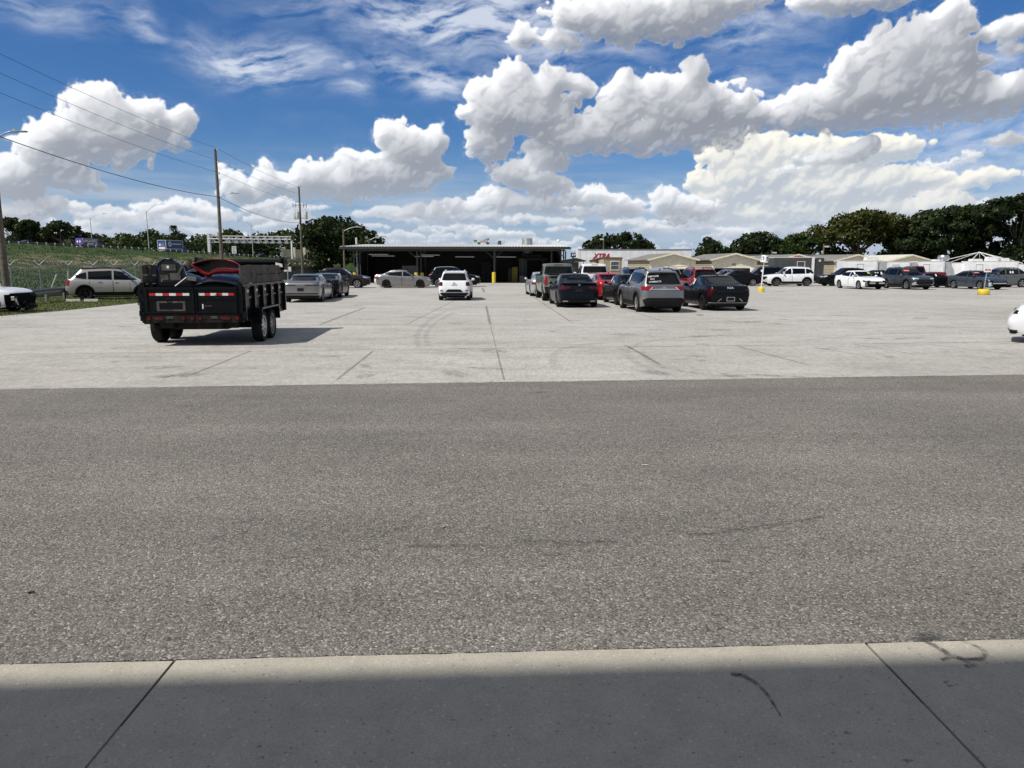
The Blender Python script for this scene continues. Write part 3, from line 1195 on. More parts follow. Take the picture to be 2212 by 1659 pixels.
_wheels = {}


def wheel_meshes(r, w, style, rimmat):
    key = (r, w, style, rimmat)
    if key in _wheels: return _wheels[key]
    rr = r * .70
    t = MB().lathe([(rr * .97, -w * .42), (rr * 1.06, -w * .5), (r * .93, -w * .5), (r * .985, -w * .40), (r, -w * .28), (r, w * .28), (r * .985, w * .40), (r * .93, w * .5), (rr * 1.06, w * .5), (rr * .97, w * .42), (rr * .97, -w * .42)], 36, axis='Y')
    me = bpy.data.meshes.new('wheel')
    me.from_pydata(t.v, [], t.f)
    fixn(me)
    me.materials.append(M['tyre'])
    smooth_me(me, 40)
    # rim: outer face at +y
    q = MB()
    f = w * .40
    q.cur = 0
    q.lathe([(rr * .985, f - .10), (rr * .985, f + .01), (rr * .90, f + .005), (rr * .86, f - .04), (rr * .86, f - .10)], 32, axis='Y')
    q.lathe([(.0, f - .005), (rr * .17, f - .008), (rr * .20, f - .03)], 12, axis='Y')
    n = {'5': 5, '10': 10, '7': 7, '6': 6, 'steel': 8}[style]
    for i in range(n):
        a = 2 * math.pi * i / n + .3
        wd = {'5': .20, '10': .085, '7': .14, '6': .2, 'steel': .20}[style] * rr
        tw = 0 if style != '5' else .12
        for s_ in ((-1, 1) if style == '5' else (0,)):
            a2 = a + s_ * tw
            ca, sa = math.cos(a2), math.sin(a2)
            m_ = (rr * .54)
            ww = wd * (.5 if style == '5' else 1)
            q.box((m_ * ca, f - .018, m_ * sa), (rr * .72, .025, ww), ry=-a2)
    q.cur = 1
    q.lathe([(0, f - .08), (rr * .95, f - .08)], 24, axis='Y')
    me2 = bpy.data.meshes.new('rim')
    me2.from_pydata(q.v, [], q.f)
    me2.materials.append(M[rimmat])
    me2.materials.append(M['well'])
    me2.polygons.foreach_set('material_index', q.mi)
    _wheels[key] = (me, me2)
    return _wheels[key]


def add_wheel(parent, x, y, r, w, style, rimmat, side):
    a, b = wheel_meshes(r, w, style, rimmat)
    o = bpy.data.objects.new('wheel', a)
    COL.objects.link(o)
    o.parent = parent
    o.location = (x, y, r)
    if side < 0: o.rotation_euler = (0, 0, math.pi)
    b_ = bpy.data.objects.new('rim', b)
    COL.objects.link(b_)
    b_.parent = o
    return o


def patch(mb, pts_fn, u, v):
    mb.grid([[pts_fn(a, b) for b in v] for a in u])


def cols_patch(S, cols, sgn, off, nz=4, sub=4):
    """side patch given columns (x, zlo, zhi)"""
    rows = []
    for (x0, a0, b0), (x1, a1, b1) in zip(cols, cols[1:]):
        for i in range(sub + (1 if (x1, a1, b1) == cols[-1] else 0)):
            t = i / sub
            x, a, b = lerp(x0, x1, t), lerp(a0, a1, t), lerp(b0, b1, t)
            rows.append([S.side(x, lerp(a, b, j / nz), sgn, off) for j in range(nz + 1)])
    return rows


def end_patch(S, rows_, rear, off, ny=10, sub=3):
    """end patch given rows (z, y0, y1)"""
    out = []
    for (z0, a0, b0), (z1, a1, b1) in zip(rows_, rows_[1:]):
        for i in range(sub + (1 if (z1, a1, b1) == rows_[-1] else 0)):
            t = i / sub
            z, a, b = lerp(z0, z1, t), lerp(a0, a1, t), lerp(b0, b1, t)
            out.append([S.end(lerp(a, b, j / ny), z, rear, off) for j in range(ny + 1)])
    return out


def make_car(name, label, cat, loc, yaw, sp, pt, group=None, **kw):
    """yaw: direction the nose points, degrees from +x"""
    sp = dict(sp)
    sp.update(kw)
    L, Wd, H, wb = sp['L'], sp['W'], sp['H'], sp['wb']
    wr, tw = sp.get('wr', .34), sp.get('tw', .225)
    xr_, xf_ = -L / 2, L / 2
    xax = sp.get('xrax', -wb / 2 - .02)            # rear axle
    xfx = xax + wb
    hw = Wd / 2
    deck = sp['deck']
    zb0 = sp.get('zb', .20)
    clad = sp.get('clad', False)
    root = thing(name, label, cat, (loc[0], loc[1], loc[2] if len(loc) > 2 else 0), R(yaw), group)
    D = lambda x: sinterp(deck, x)
    zb = lambda x: zb0 + .10 * max(0, (abs(x) - L * .36) / (L * .14)) ** 1.5
    rp, fp = sp['rear'], sp['front']
    prof = sp.get('sidew', [(0, .93), (.12, .965), (.35, .99), (.62, 1.0), (.80, .985), (.93, .955), (1, .915)])
    kz = lambda k, x: lerp(zb(x), D(x), k)
    B = Surf(zb, D, lambda k: xr_ + interp(rp, kz(k, xr_ + .1)), lambda k: xf_ - interp(fp, kz(k, xf_ - .1)), lambda k: hw * interp(prof, k), sp.get('n', 9.0))
    gh = sp['gh']          # dict xr0 xr1 xf0 xf1 w0 w1 roof
    G = Surf(lambda x: D(x) - .035, lambda x: sinterp(gh['roof'], x),
             lambda k: lerp(gh['xr0'], gh['xr1'], k ** gh.get('pr', 1.0)), lambda k: lerp(gh['xf0'], gh['xf1'], k ** gh.get('pf', 1.12)),
             lambda k: lerp(gh['w0'], gh['w1'], k ** 1.25), gh.get('n', 8.0))
    # body
    mb = B.mesh(80, ks=[0, .06, .14, .26, .4, .55, .68, .78, .87, .94, 1.0], crown=sp.get('crown', .035))
    body = mb.build('body', [pt, M['well']], root)
    clean(body.data)
    cut = []
    for ax in (xax, xfx):
        for sg in (-1, 1):
            c = MB()
            c.tube([(ax, sg * (hw - .34), wr + .01), (ax, sg * (hw + .3), wr + .01)], wr * 1.13, 28)
            co = c.build('cut', [pt, M['well']])
            for p in co.data.polygons: p.material_index = 1
            co.parent = root
            cut.append(co)
    boolean(body, cut)
    smooth_me(body.data, 38)
    # greenhouse shell
    gm = G.mesh(64, ks=[0, .15, .35, .55, .75, .88, .95, 1.0], crown=gh.get('crown', .03))
    roof = gm.build('cabin', sp.get('roofmat', pt), root)
    clean(roof.data)
    smooth_me(roof.data, 38)
    gl = sp.get('glass', M['glass'])
    # ---- glass
    zg = lambda x: D(x)
    kk = lambda x, z: G.k_at(x, z)
    # side windows: columns (x, fraction low, fraction high of glass height)
    zroof = lambda x: sinterp(gh['roof'], x)
    for i, win in enumerate(sp['wins']):
        for sg in (-1, 1):
            w = MB()
            cols = [(x, lerp(D(x), zroof(x), a), lerp(D(x), zroof(x), b)) for x, a, b in win]
            w.grid(cols_patch(G, cols, sg, .008))
            w.build('side_window', gl, root, smooth=60)
    if sp.get('rearglass'):
        z0, z1, y0, y1 = sp['rearglass']
        w = MB()
        w.grid(end_patch(G, [(z0, -y0, y0), (lerp(z0, z1, .5), -lerp(y0, y1, .45), lerp(y0, y1, .45)), (z1, -y1, y1)], True, .010))
        w.build('rear_window', gl, root, smooth=60)
    z0, z1, y0, y1 = sp['windshield']
    w = MB()
    w.grid(end_patch(G, [(z0, -y0, y0), (z1, -y1, y1)], False, .010))
    ws = w.build('windshield', sp.get('wsglass', gl), root, smooth=60)
    # ---- doors as slightly proud skins with handles
    dl, dh = sp.get('doorlo', .34), None
    xb = sp.get('bpillar', -.05)
    arch = wr * 1.13 + .05
    fd = [(xb + .01, dl, D(xb) - .02), (xfx - arch - .16, dl, D(xfx - arch - .16) - .02)]
    rdx0 = xax + arch * .55
    rd = [(rdx0, wr + arch * .84, D(rdx0) - .02), (xax + arch * .86, wr + arch * .5, D(xax + arch * .86) - .02), (xax + arch + .02, dl, D(xax + arch) - .02), (xb - .01, dl, D(xb) - .02)]
    if sp.get('doors', 4) == 4:
        for cols in (fd, rd):
            for sg in (-1, 1):
                q = MB()
                q.grid(cols_patch(B, cols, sg, .006, 6, 5))
                dr = q.build('door', pt, root, smooth=60)
                for xe in (cols[0][0] - .004, cols[-1][0] + .004):
                    pass
                e = MB()
                zs = [c for c in (cols[0], cols[-1])]
                for (x, a, b) in zs:
                    e.grid([[B.side(x - .006, lerp(a, b, j / 5), sg, .008) for j in range(6)], [B.side(x + .006, lerp(a, b, j / 5), sg, .008) for j in range(6)]])
                e.build('door_gap', M['well'], dr)
                hx = cols[0][0] + (.16 if cols is fd else .50)
                hz = D(hx) - .11
                h = MB()
                p = B.side(hx, hz, sg, .02)
                h.box(p, (.19, .02, .03))
                h.build('door_handle', sp.get('handlemat', pt), dr)
    # ---- lower cladding and arch flares
    if clad:
        cm_ = sp.get('cladmat', M['black'])
        for ax in (xax, xfx):
            for sg in (-1, 1):
                q = MB()
                rows = []
                for r_ in (wr * 1.12, wr * 1.12 + .035, wr * 1.12 + .075):
                    row = []
                    for i in range(17):
                        a = math.pi * i / 16 * 1.12 - math.pi * .06
                        x, z = ax + r_ * math.cos(a), max(wr * .62, wr + .01 + r_ * math.sin(a))
                        row.append(B.side(max(xr_ + .08, min(xf_ - .08, x)), z, sg, .014))
                    rows.append(row)
                q.grid(rows)
                q.build('arch_trim', cm_, root, smooth=60)
        for sg in (-1, 1):
            q = MB()
            q.grid(cols_patch(B, [(xax + arch, zb0 + .02, dl + .0), (xfx - arch, zb0 + .02, dl + .0)], sg, .016, 3, 5))
            q.build('sill_trim', cm_, root, smooth=60)
    # ---- underbody and wheels
    u = MB()
    u.b2(xr_ + .35, xf_ - .35, -hw + .36, hw - .36, .16, zb0 + .12)
    u.build('underbody', M['well'], root)
    rim, st = sp.get('rim', 'rim'), sp.get('style', '5')
    for ax in (xax, xfx):
        for sg in (-1, 1):
            add_wheel(root, ax, sg * (hw - tw / 2 - .025), wr, tw, st, rim, sg)
    # ---- mirrors
    mx = sp.get('mirx', gh['xf0'] - .42)
    for sg in (-1, 1):
        q = MB()
        zc = D(mx) + .10
        p = B.side(mx, D(mx) - .02, sg, 0)
        yy = abs(p.y)
        rows = []
        for t, s_ in ((0, .55), (.25, .95), (.7, 1.0), (1, .6)):
            rows.append((yy + .02 + .17 * t, s_))
        P_ = []
        for y, s_ in rows:
            P_.append([Vector((mx + .075 * s_ * math.cos(a) * 1.1, sg * y, zc + .075 * s_ * math.sin(a))) for a in [2 * math.pi * i / 12 for i in range(13)]])
        q.grid(P_)
        for row in (P_[0], P_[-1]):
            q.add(row[:-1], [tuple(range(12))])
        q.box((mx, sg * (yy - .0), zc - .06), (.06, .10, .04))
        q.build('mirror', sp.get('mirmat', pt), root, smooth=50)
    # ---- rear end
    tl = sp.get('tail')
    if tl:
        for sg in (-1, 1):
            q = MB()
            for rows in tl:
                if rows[0] == 'S':
                    q.grid(cols_patch(B, rows[1], sg, .014, 3, 3))
                else:
                    q.grid(end_patch(B, [(z, sg * a, sg * b) for z, a, b in rows], True, .014, 8, 2))
            q.build('tail_light', sp.get('tailmat', M['red']), root, smooth=50)
    for (nm, mt, rows, off) in sp.get('rearpatch', []):
        q = MB()
        q.grid(end_patch(B, rows, True, off, 14, 3))
        q.build(nm, M[mt] if isinstance(mt, str) else mt, root, smooth=50)
    for (nm, mt, rows, off) in sp.get('frontpatch', []):
        q = MB()
        q.grid(end_patch(B, rows, False, off, 14, 3))
        q.build(nm, M[mt] if isinstance(mt, str) else mt, root, smooth=50)
    hl = sp.get('head')
    if hl:
        for sg in (-1, 1):
            q = MB()
            for rows in hl:
                if rows[0] == 'S':
                    q.grid(cols_patch(B, rows[1], sg, .013, 3, 3))
                else:
                    q.grid(end_patch(B, [(z, sg * a, sg * b) for z, a, b in rows], False, .013, 8, 2))
            q.build('headlight', sp.get('headmat', M['headlamp']), root, smooth=50)
    if sp.get('plate'):
        z, mt = sp['plate']
        q = MB()
        p = B.end(0, z, True, .02)
        q.box((p.x, 0, z), (.02, .31, .16))
        q.build('number_plate', M[mt], root)
    if sp.get('fin', True):
        xq = gh['xr1'] + .30
        q = MB()
        z = zroof(xq) + .02
        q.prism([(xq - .11, z - .02), (xq - .07, z + .06), (xq + .10, z - .02)], -.018, .018)
        q.build('roof_antenna', sp.get('finmat', M['gloss']), root)
    if sp.get('rails'):
        for sg in (-1, 1):
            q = MB()
            pts = []
            for i in range(9):
                t = i / 8
                x = lerp(gh['xr1'] + .12, gh['xf1'] - .15, t)
                lift = .05 * min(1, 4 * t, 4 * (1 - t)) + .0
                pts.append((x, sg * (gh['w1'] - .09), zroof(x) + lift + .005))
            q.tube(pts, .022, 6)
            q.build('roof_rail', M[sp['rails']], root, smooth=60)
    if sp.get('spoiler'):
        x0 = gh['xr1']
        q = MB()
        z = zroof(x0)
        q.grid([[Vector((x0 + .18 - dx, y * gh['w1'] * .86, z + dz - .02 * abs(y) ** 3)) for y in [-1, -.6, 0, .6, 1]] for dx, dz in ((0, .03), (.15, .025), (.30, .0), (.30, -.04), (.10, -.05))])
        q.build('spoiler', sp.get('spoilmat', pt), root, smooth=40)
    for z_, x_ in sp.get('lip', []):
        pass
    root['_L'] = L
    del root['_L']
    return root, B, G, D


def bw(w=.72):
    return w


# ---- shapes
SEDAN = dict(L=4.75, W=1.86, H=1.44, wb=2.80, wr=.335, zb=.19,
             deck=[(-2.38, .93), (-2.25, 1.03), (-1.9, 1.06), (-1.2, 1.03), (-.2, .965), (.9, .93), (1.15, .98), (1.6, .93), (2.05, .84), (2.25, .75), (2.38, .64)],
             rear=[(.2, .22), (.36, .04), (.55, .0), (.75, .02), (.92, .05), (1.03, .12)], front=[(.18, .2), (.3, .06), (.5, 0), (.62, .03), (.72, .14), (.85, .3)],
             gh=dict(xr0=-2.0, xr1=-.95, xf0=1.12, xf1=.12, w0=.84, w1=.60, pr=.92, roof=[(-2.1, 1.12), (-1.4, 1.335), (-.7, 1.43), (-.2, 1.445), (.2, 1.43), (.7, 1.30)]),
             wins=[[(-1.30, .12, .45), (-1.02, .06, .72), (-.95, .06, .76), (-.14, .06, .84)], [(-.05, .06, .84), (.25, .07, .80), (.60, .08, .62), (.86, .10, .20)]],
             windshield=(.99, 1.38, .74, .60), rearglass=(1.09, 1.37, .72, .56),
             tail=[[(.86, .42, .90), (.74, .48, .915)], ['S', [(-2.30, .78, .88), (-2.05, .84, .89)]]],
             head=[[(.60, .52, .84), (.70, .50, .88)], ['S', [(1.98, .68, .74), (2.24, .60, .72)]]],
             rearpatch=[('bumper_trim', 'black', [(.24, -.62, .62), (.36, -.70, .70)], .012)],
             frontpatch=[('grille', 'gloss', [(.32, -.50, .50), (.44, -.60, .60), (.60, -.48, .48)], .012)], plate=(.72, 'plate'))
SUV = dict(L=4.65, W=1.87, H=1.70, wb=2.70, wr=.365, zb=.22, clad=True, rails='black', spoiler=True, doorlo=.44,
           deck=[(-2.33, 1.06), (-2.2, 1.12), (-1.2, 1.10), (.0, 1.06), (.95, 1.03), (1.2, 1.07), (1.65, 1.03), (2.05, .96), (2.24, .86), (2.33, .70)],
           rear=[(.22, .18), (.42, .02), (.6, .0), (.75, .03), (.95, .07), (1.1, .12)], front=[(.22, .2), (.35, .05), (.55, 0), (.75, .02), (.86, .10), (1.0, .3)],
           gh=dict(xr0=-2.17, xr1=-1.78, xf0=1.15, xf1=.22, w0=.865, w1=.64, roof=[(-2.2, 1.60), (-1.6, 1.66), (-.8, 1.70), (0, 1.70), (.4, 1.66), (.9, 1.5)]),
           wins=[[(-1.85, .30, .62), (-1.55, .10, .80), (-1.30, .06, .83)], [(-1.22, .06, .83), (-.08, .06, .85)], [(.02, .06, .85), (.35, .07, .80), (.70, .08, .58), (.95, .10, .18)]],
           windshield=(1.10, 1.60, .76, .62), rearglass=(1.14, 1.56, .70, .58),
           tail=[[(1.10, .55, .86), (.96, .42, .89)], ['S', [(-2.25, .98, 1.08), (-2.0, 1.04, 1.10)]]],
           head=[[(.80, .50, .86), (.90, .46, .89)], ['S', [(1.92, .88, .96), (2.2, .80, .92)]]],
           rearpatch=[('bumper', 'black', [(.26, -.74, .74), (.50, -.86, .86), (.62, -.66, .66)], .014)],
           frontpatch=[('grille', 'black', [(.46, -.62, .62), (.62, -.70, .70), (.82, -.46, .46)], .012), ('bumper', 'black', [(.25, -.66, .66), (.42, -.76, .76)], .014)])
PICKUP = dict(L=5.9, W=2.03, H=1.96, wb=3.70, wr=.41, tw=.27, zb=.42, n=9, xrax=-1.72, doors=4, doorlo=.52, bpillar=.35, fin=False, style='6',
              deck=[(-2.95, 1.36), (-2.0, 1.40), (-.65, 1.40), (-.4, 1.28), (1.0, 1.25), (1.5, 1.30), (2.3, 1.27), (2.75, 1.18), (2.95, 1.0)],
              rear=[(.42, .10), (.6, .0), (.75, .0), (.85, .07), (1.4, .08)], front=[(.42, .12), (.6, 0), (1.0, .02), (1.2, .10)],
              gh=dict(xr0=-.62, xr1=-.46, xf0=1.55, xf1=.85, w0=.90, w1=.76, n=10, roof=[(-.7, 1.93), (-.3, 1.96), (.5, 1.96), (.9, 1.90), (1.3, 1.75)]),
              wins=[[(-.42, .08, .84), (.30, .08, .86)], [(.40, .08, .86), (.85, .08, .82), (1.2, .10, .55), (1.38, .12, .25)]],
              windshield=(1.36, 1.86, .80, .72), rearglass=(1.42, 1.82, .78, .70),
              tail=[[(.86, .82, .98), (1.32, .82, .98)], ['S', [(-2.84, .90, 1.32), (-2.70, .90, 1.32)]]],
              rearpatch=[('bumper', 'black', [(.45, -.92, .92), (.78, -.98, .98)], .03)], plate=(.62, 'plate'))


def P2(px, py):
    return gnd(px, py)

# ================================================================== dump trailer with its load
M['tblack'] = pmat('trailer_black_paint', (.005, .006, .0075), .25, spec=.2, var=.3, scale=2)
M['frame'] = pmat('trailer_frame_grime', (.012, .011, .010), .7, grime=.25, scale=4, spec=.2)
M['plank'] = pmat('weathered_plank', (.075, .064, .053), .9, var=.45, scale=3, bump=.6, grime=.3)
M['tapew'] = pmat('reflective_white', (.72, .72, .70), .35)
M['taper'] = pmat('reflective_red', (.45, .02, .02), .35)
M['dust'] = pmat('dusty_panel', (.085, .08, .078), .85, spec=.1, var=.5, scale=5, grime=.8)

TY = R(4.5)
TC = Vector((-7.42, 17.25, 0))      # middle of the rear gate at ground level
tr = thing('dump_trailer', 'black tandem axle dump trailer with barn doors and grey plank sideboards, loaded with car parts', 'trailer', TC, TY)
HWT, LT = 1.13, 4.25


def tb(name, mat, *boxes, parent=None, smooth=None):
    m = MB()
    for b in boxes: m.b2(*b)
    return m.build(name, mat, parent or tr, smooth=smooth)


# floor and walls of the bed
tb('bed_floor', M['frame'], (-HWT, HWT, .03, LT, .72, .80))
side_z = 1.385
for sg in (-1, 1):
    w = tb('side_panel', M['tblack'], (sg * (HWT - .05), sg * HWT, .03, LT, .58, side_z))
    tb('top_rail', M['tblack'], (sg * (HWT - .07), sg * (HWT + .035), .0, LT + .02, side_z, side_z + .055), parent=w)
    tb('mid_rail', M['tblack'], (sg * HWT, sg * (HWT + .03), .10, LT, 1.10, 1.15), parent=w)
    for i in range(6):
        y = .06 + i * (LT - .12) / 5
        tb('side_post', M['tblack'], (sg * HWT, sg * (HWT + .075), y - .04, y + .04, .60, side_z), parent=w)
    for i in range(5):
        y = .06 + (i + .5) * (LT - .12) / 5
        tb('reflective_tape', M['tapew'], (sg * (HWT + .001), sg * (HWT + .006), y - .02, y + .09, 1.24, 1.30), parent=w)
        tb('reflective_tape', M['taper'], (sg * (HWT + .001), sg * (HWT + .006), y - .16, y - .02, 1.24, 1.30), parent=w)
    # plank sideboards standing in stake pockets
    for z0, z1 in ((side_z + .06, 1.64), (1.665, 1.885)):
        m = MB()
        n = 14
        rnd = random.Random(int(z0 * 100) + sg)
        x0, x1 = sg * (HWT - .045), sg * (HWT - .005)
        for e in (0,):
            tops = [z1 + rnd.uniform(-.008, .008) for _ in range(n + 1)]
            bots = [z0 + rnd.uniform(-.008, .008) for _ in range(n + 1)]
            P_ = []
            for i in range(n + 1):
                y = .02 + (LT - .04) * i / n
                P_.append([(x0, y, bots[i]), (x1, y, bots[i]), (x1, y, tops[i]), (x0, y, tops[i]), (x0, y, bots[i])])
            m.grid(P_)
            for i in (0, n):
                m.add([q for q in P_[i][:4]], [(0, 1, 2, 3)])
        m.build('sideboard', M['plank'], tr)
    for y in (.35, 1.6, 2.9, 3.9):
        tb('board_stake', M['plank'], (sg * (HWT - .12), sg * (HWT - .048), y - .04, y + .04, .9, 1.87))
# front wall and tarp housing
tb('front_panel', M['tblack'], (-HWT, HWT, LT - .05, LT, .58, 1.75))
m = MB()
m.b2(-HWT - .05, HWT + .12, LT - .22, LT + .12, 1.91, 2.05)
m.tube([(-HWT + .0, LT - .26, 1.96), (HWT + .05, LT - .26, 1.96)], .085, 14)
m.b2(HWT + .02, HWT + .12, LT - .25, LT + .15, 1.75, 2.10)
m.b2(-HWT - .1, -HWT, LT - .25, LT + .15, 1.40, 2.10)
m.b2(HWT - .06, HWT - .0, LT - .1, LT, 1.4, 1.92)
th = m.build('tarp_roller', M['tblack'], tr, smooth=40)
m = MB()
m.add([(HWT - .10, LT - .36, 1.96), (HWT + .08, LT - .36, 1.92), (HWT + .10, LT - .36, 1.83), (HWT - .10, LT - .36, 1.83)], [(0, 1, 2, 3)])
m.add([(HWT - .10, LT - .35, 1.96), (HWT + .08, LT - .35, 1.92), (HWT + .10, LT - .35, 1.83), (HWT - .10, LT - .35, 1.83)], [(0, 1, 2, 3)])
m.build('torn_tarp_end', M['white'], th)
# rear frame, posts
for sg in (-1, 1):
    tb('rear_post', M['tblack'], (sg * (HWT - .08), sg * (HWT + .02), -.02, .06, .56, side_z + .10))
# light bar
lb = tb('light_bar', M['frame'], (-HWT, HWT, -.02, .10, .56, .76))
for x, w_, mt in ((-.99, .08, 'darkred'), (-.76, .20, 'darkred'), (.74, .22, 'darkred'), (1.0, .08, 'darkred'), (-.02, .07, 'darkred'), (-.22, .05, 'darkred'), (.16, .05, 'darkred')):
    m = MB()
    m.lathe([(0, -.045), (.045, -.045), (.055, -.03), (.055, -.018)], 16, (0, 0, 0), 'Y')
    m.v = [(v[0] * max(1, w_ / .1), v[1], v[2]) for v in m.v]
    o = m.build('marker_light', M[mt], lb, smooth=40)
    o.location = (x, 0, .665)
for x in (-.52, .48):
    tb('light_bracket', M['dust'], (x - .08, x + .08, -.034, -.021, .65, .71), parent=lb)
for x in (-.66, -.12, .27, .62):
    m = MB()
    m.tube([(x + .028 * math.cos(a), -.035, .64 + .028 * math.sin(a)) for a in [i * math.pi / 5 for i in range(9)]], .006, 5)
    m.build('tie_hook', M['frame'], lb)
# barn doors
for k, (x0, x1) in enumerate(((-HWT + .085, .035), (.065, HWT - .085))):
    d = tb('gate_door', M['tblack'], (x0, x1, -.012, .028, .80, side_z - .02))
    m = MB()
    m.b2(x0, x1, -.05, -.013, side_z - .06, side_z)
    m.b2(x0, x1, -.045, -.013, .78, .825)
    m.b2(x0, x0 + .05, -.045, -.013, .826, side_z - .061)
    m.b2(x1 - .05, x1, -.045, -.013, .826, side_z - .061)
    m.b2(x0 + .05, x1 - .05, -.03, -.013, 1.10, 1.135)
    m.build('door_frame', M['tblack'], d)
    n = 6
    a, b = x0 + .09, x1 - .09
    for i in range(n):
        red = (i % 2 == 0) if k == 0 else (i % 2 == 1)
        tb('reflective_tape', M['taper'] if red else M['tapew'], (a + (b - a) * i / n, a + (b - a) * (i + 1) / n, -.018, -.013, 1.185, 1.245), parent=d)
    m = MB()
    rx = -.52 if k == 0 else .58
    m.tube([(rx + .045 * math.cos(t), -.030, 1.11 + (.06 if k else -.03) + .045 * math.sin(t)) for t in [i * math.pi / 8 for i in range(17)]], .009, 6)
    m.build('pull_ring', M['frame'], d, smooth=50)
    if k == 0:
        tb('dusty_sign_panel', M['dust'], (-.80, -.16, -.022, -.013, .83, 1.06), parent=d)
        tb('panel_grime', M['tblack'], (-.74, -.22, -.025, -.0225, .87, 1.02), parent=d)
    else:
        m = MB()
        m.b2(.225, .25, -.03, -.013, .88, .99)
        m.build('door_sticker', M['tapew'], d)
        tb('latch_handle', M['dust'], (.28, .44, -.035, -.014, .935, .955), parent=d)
for z in (.86, 1.0, 1.28):
    for x in (-HWT - .0, HWT - .0):
        MB().tube([(x, -.055, z - .05), (x, -.055, z + .05)], .02, 8).build('hinge', M['tblack'], tr, smooth=50)
MB().tube([(.05, -.07, .70), (.05, -.07, side_z)], .016, 8).build('lock_rod', M['tblack'], tr, smooth=50)
MB().tube([(HWT - .12, -.065, .75), (HWT - .12, -.065, side_z + .02)], .014, 8).build('lock_rod', M['tblack'], tr, smooth=50)
m = MB()
for z, o_ in ((.98, .06), (.72, .04)):
    m.tube([(-HWT - .02, -.01, z), (-HWT - o_ - .02, -.02, z), (-HWT - o_ - .02, -.02, z + .12)], .014, 6)
m.box((HWT + .06, -.03, .74), (.07, .06, .14), .4)
m.build('chain_hook', M['frame'], tr)
# chassis
m = MB()
for x in (-.55, .55):
    m.b2(x - .05, x + .05, .1, LT + .4, .42, .58)
m.b2(-.9, .9, .35, .5, .40, .57)
m.b2(-.45, .45, LT - .6, LT + .2, .40, .6)
for y in (1.18, 2.05):
    m.tube([(-1.1, y, .39), (1.1, y, .39)], .05, 10)
m.b2(-.62, .62, .5, 3.4, .36, .41)
m.build('chassis', M['frame'], tr)
m = MB()
m.tube([(-.5, LT + .2, .5), (0, LT + 1.4, .5)], .06, 6)
m.tube([(.5, LT + .2, .5), (0, LT + 1.4, .5)], .06, 6)
m.b2(-.06, .06, LT + 1.35, LT + 1.6, .45, .56)
m.tube([(0, LT + 1.2, .0), (0, LT + 1.2, .75)], .045, 8)
m.b2(-.45, .45, LT + .05, LT + .5, .55, 1.0)
m.build('drawbar', M['frame'], tr)
# fenders
for sg in (-1, 1):
    m = MB()
    pr = [(.66, .52), (.72, .78), (.80, .86), (2.46, .86), (2.54, .78), (2.60, .52)]
    P_ = []
    for (y, z) in pr:
        P_.append([(sg * (HWT + .005), y, z), (sg * (HWT + .26), y, z), (sg * (HWT + .26), y, z - .04), (sg * (HWT + .005), y + (.0), z - .045)])
    m.grid(P_)
    m.b2(sg * HWT, sg * (HWT + .02), .66, 2.6, .45, .82)
    m.build('fender', M['tblack'], tr)
for y in (1.18, 2.05):
    for sg in (-1, 1):
        add_wheel(tr, sg * 1.20, y, .385, .235, 'steel', 'rim' if y < 1.5 else 'rimgrey', 1).rotation_euler = (0, 0, -math.pi / 2 * sg)
M['rimwhite'] = pmat('white_steel_rim', (.75, .76, .78), .45)


def curved_sheet(name, prof, y0, y1, mat, label, cat, loc, rot, thick=.025, bow=.0, end_in=.0, n=16):
    """a pressed body panel: profile (x,z) swept over y with a bow and drawn-in ends, given real thickness"""
    top, P_ = [], []
    for i in range(n + 1):
        t = i / n
        y = lerp(y0, y1, t)
        c = 1 - (2 * t - 1) ** 2
        e = 1 - end_in * (abs(2 * t - 1) ** 3)
        P_.append([Vector((x * e, y, z * e + bow * c)) for x, z in prof])
    m = MB()
    m.grid(P_)
    me = bpy.data.meshes.new(name)
    me.from_pydata(m.v, [], m.f)
    me.materials.append(mat)
    smooth_me(me, 50)
    o = bpy.data.objects.new(name, me)
    COL.objects.link(o)
    o.matrix_world = Matrix.Translation(TC) @ Matrix.Rotation(TY, 4, 'Z') @ Matrix.Translation(loc) @ Matrix.Rotation(rot[2], 4, 'Z') @ Matrix.Rotation(rot[1], 4, 'Y') @ Matrix.Rotation(rot[0], 4, 'X')
    s_ = o.modifiers.new('s', 'SOLIDIFY')
    s_.thickness = thick
    sb = o.modifiers.new('u', 'SUBSURF')
    sb.levels = sb.render_levels = 1
    return tag(o, label, cat)


M['pred'] = paint('dark_red_paint', (.26, .008, .014), .35, .25)
M['pblue'] = paint('navy_paint', (.012, .018, .032), .4, .2)
M['pbright'] = paint('bright_blue_paint', (.012, .05, .20), .2, .25)
M['pblk'] = paint('scrap_black_paint', (.007, .007, .008), .0, .2)
# red bumper cover on top of the pile, seen into its dark hollow side
rb = thing('scrap_bumper', 'dark red car bumper cover lying hollow side out on top of the pile', 'car bumper', (0, 0, 0))
rb.matrix_world = Matrix.Translation(TC) @ Matrix.Rotation(TY, 4, 'Z') @ Matrix.Translation((0, .55, 0))


def band(path_, w_, dz=.0, t=.02):
    m = MB()
    P_ = []
    for i, (x, y, z) in enumerate(path_):
        ww = w_[i] if isinstance(w_, (list, tuple)) else w_
        P_.append([(x, y, z - ww), (x, y - .05, z - ww * .55), (x, y - .045, z), (x, y + .03, z + ww * .15), (x, y + .05, z + .0), (x, y - .01, z - ww * .6), (x, y + .02, z - ww), (x, y, z - ww)])
    m.grid(P_)
    return m


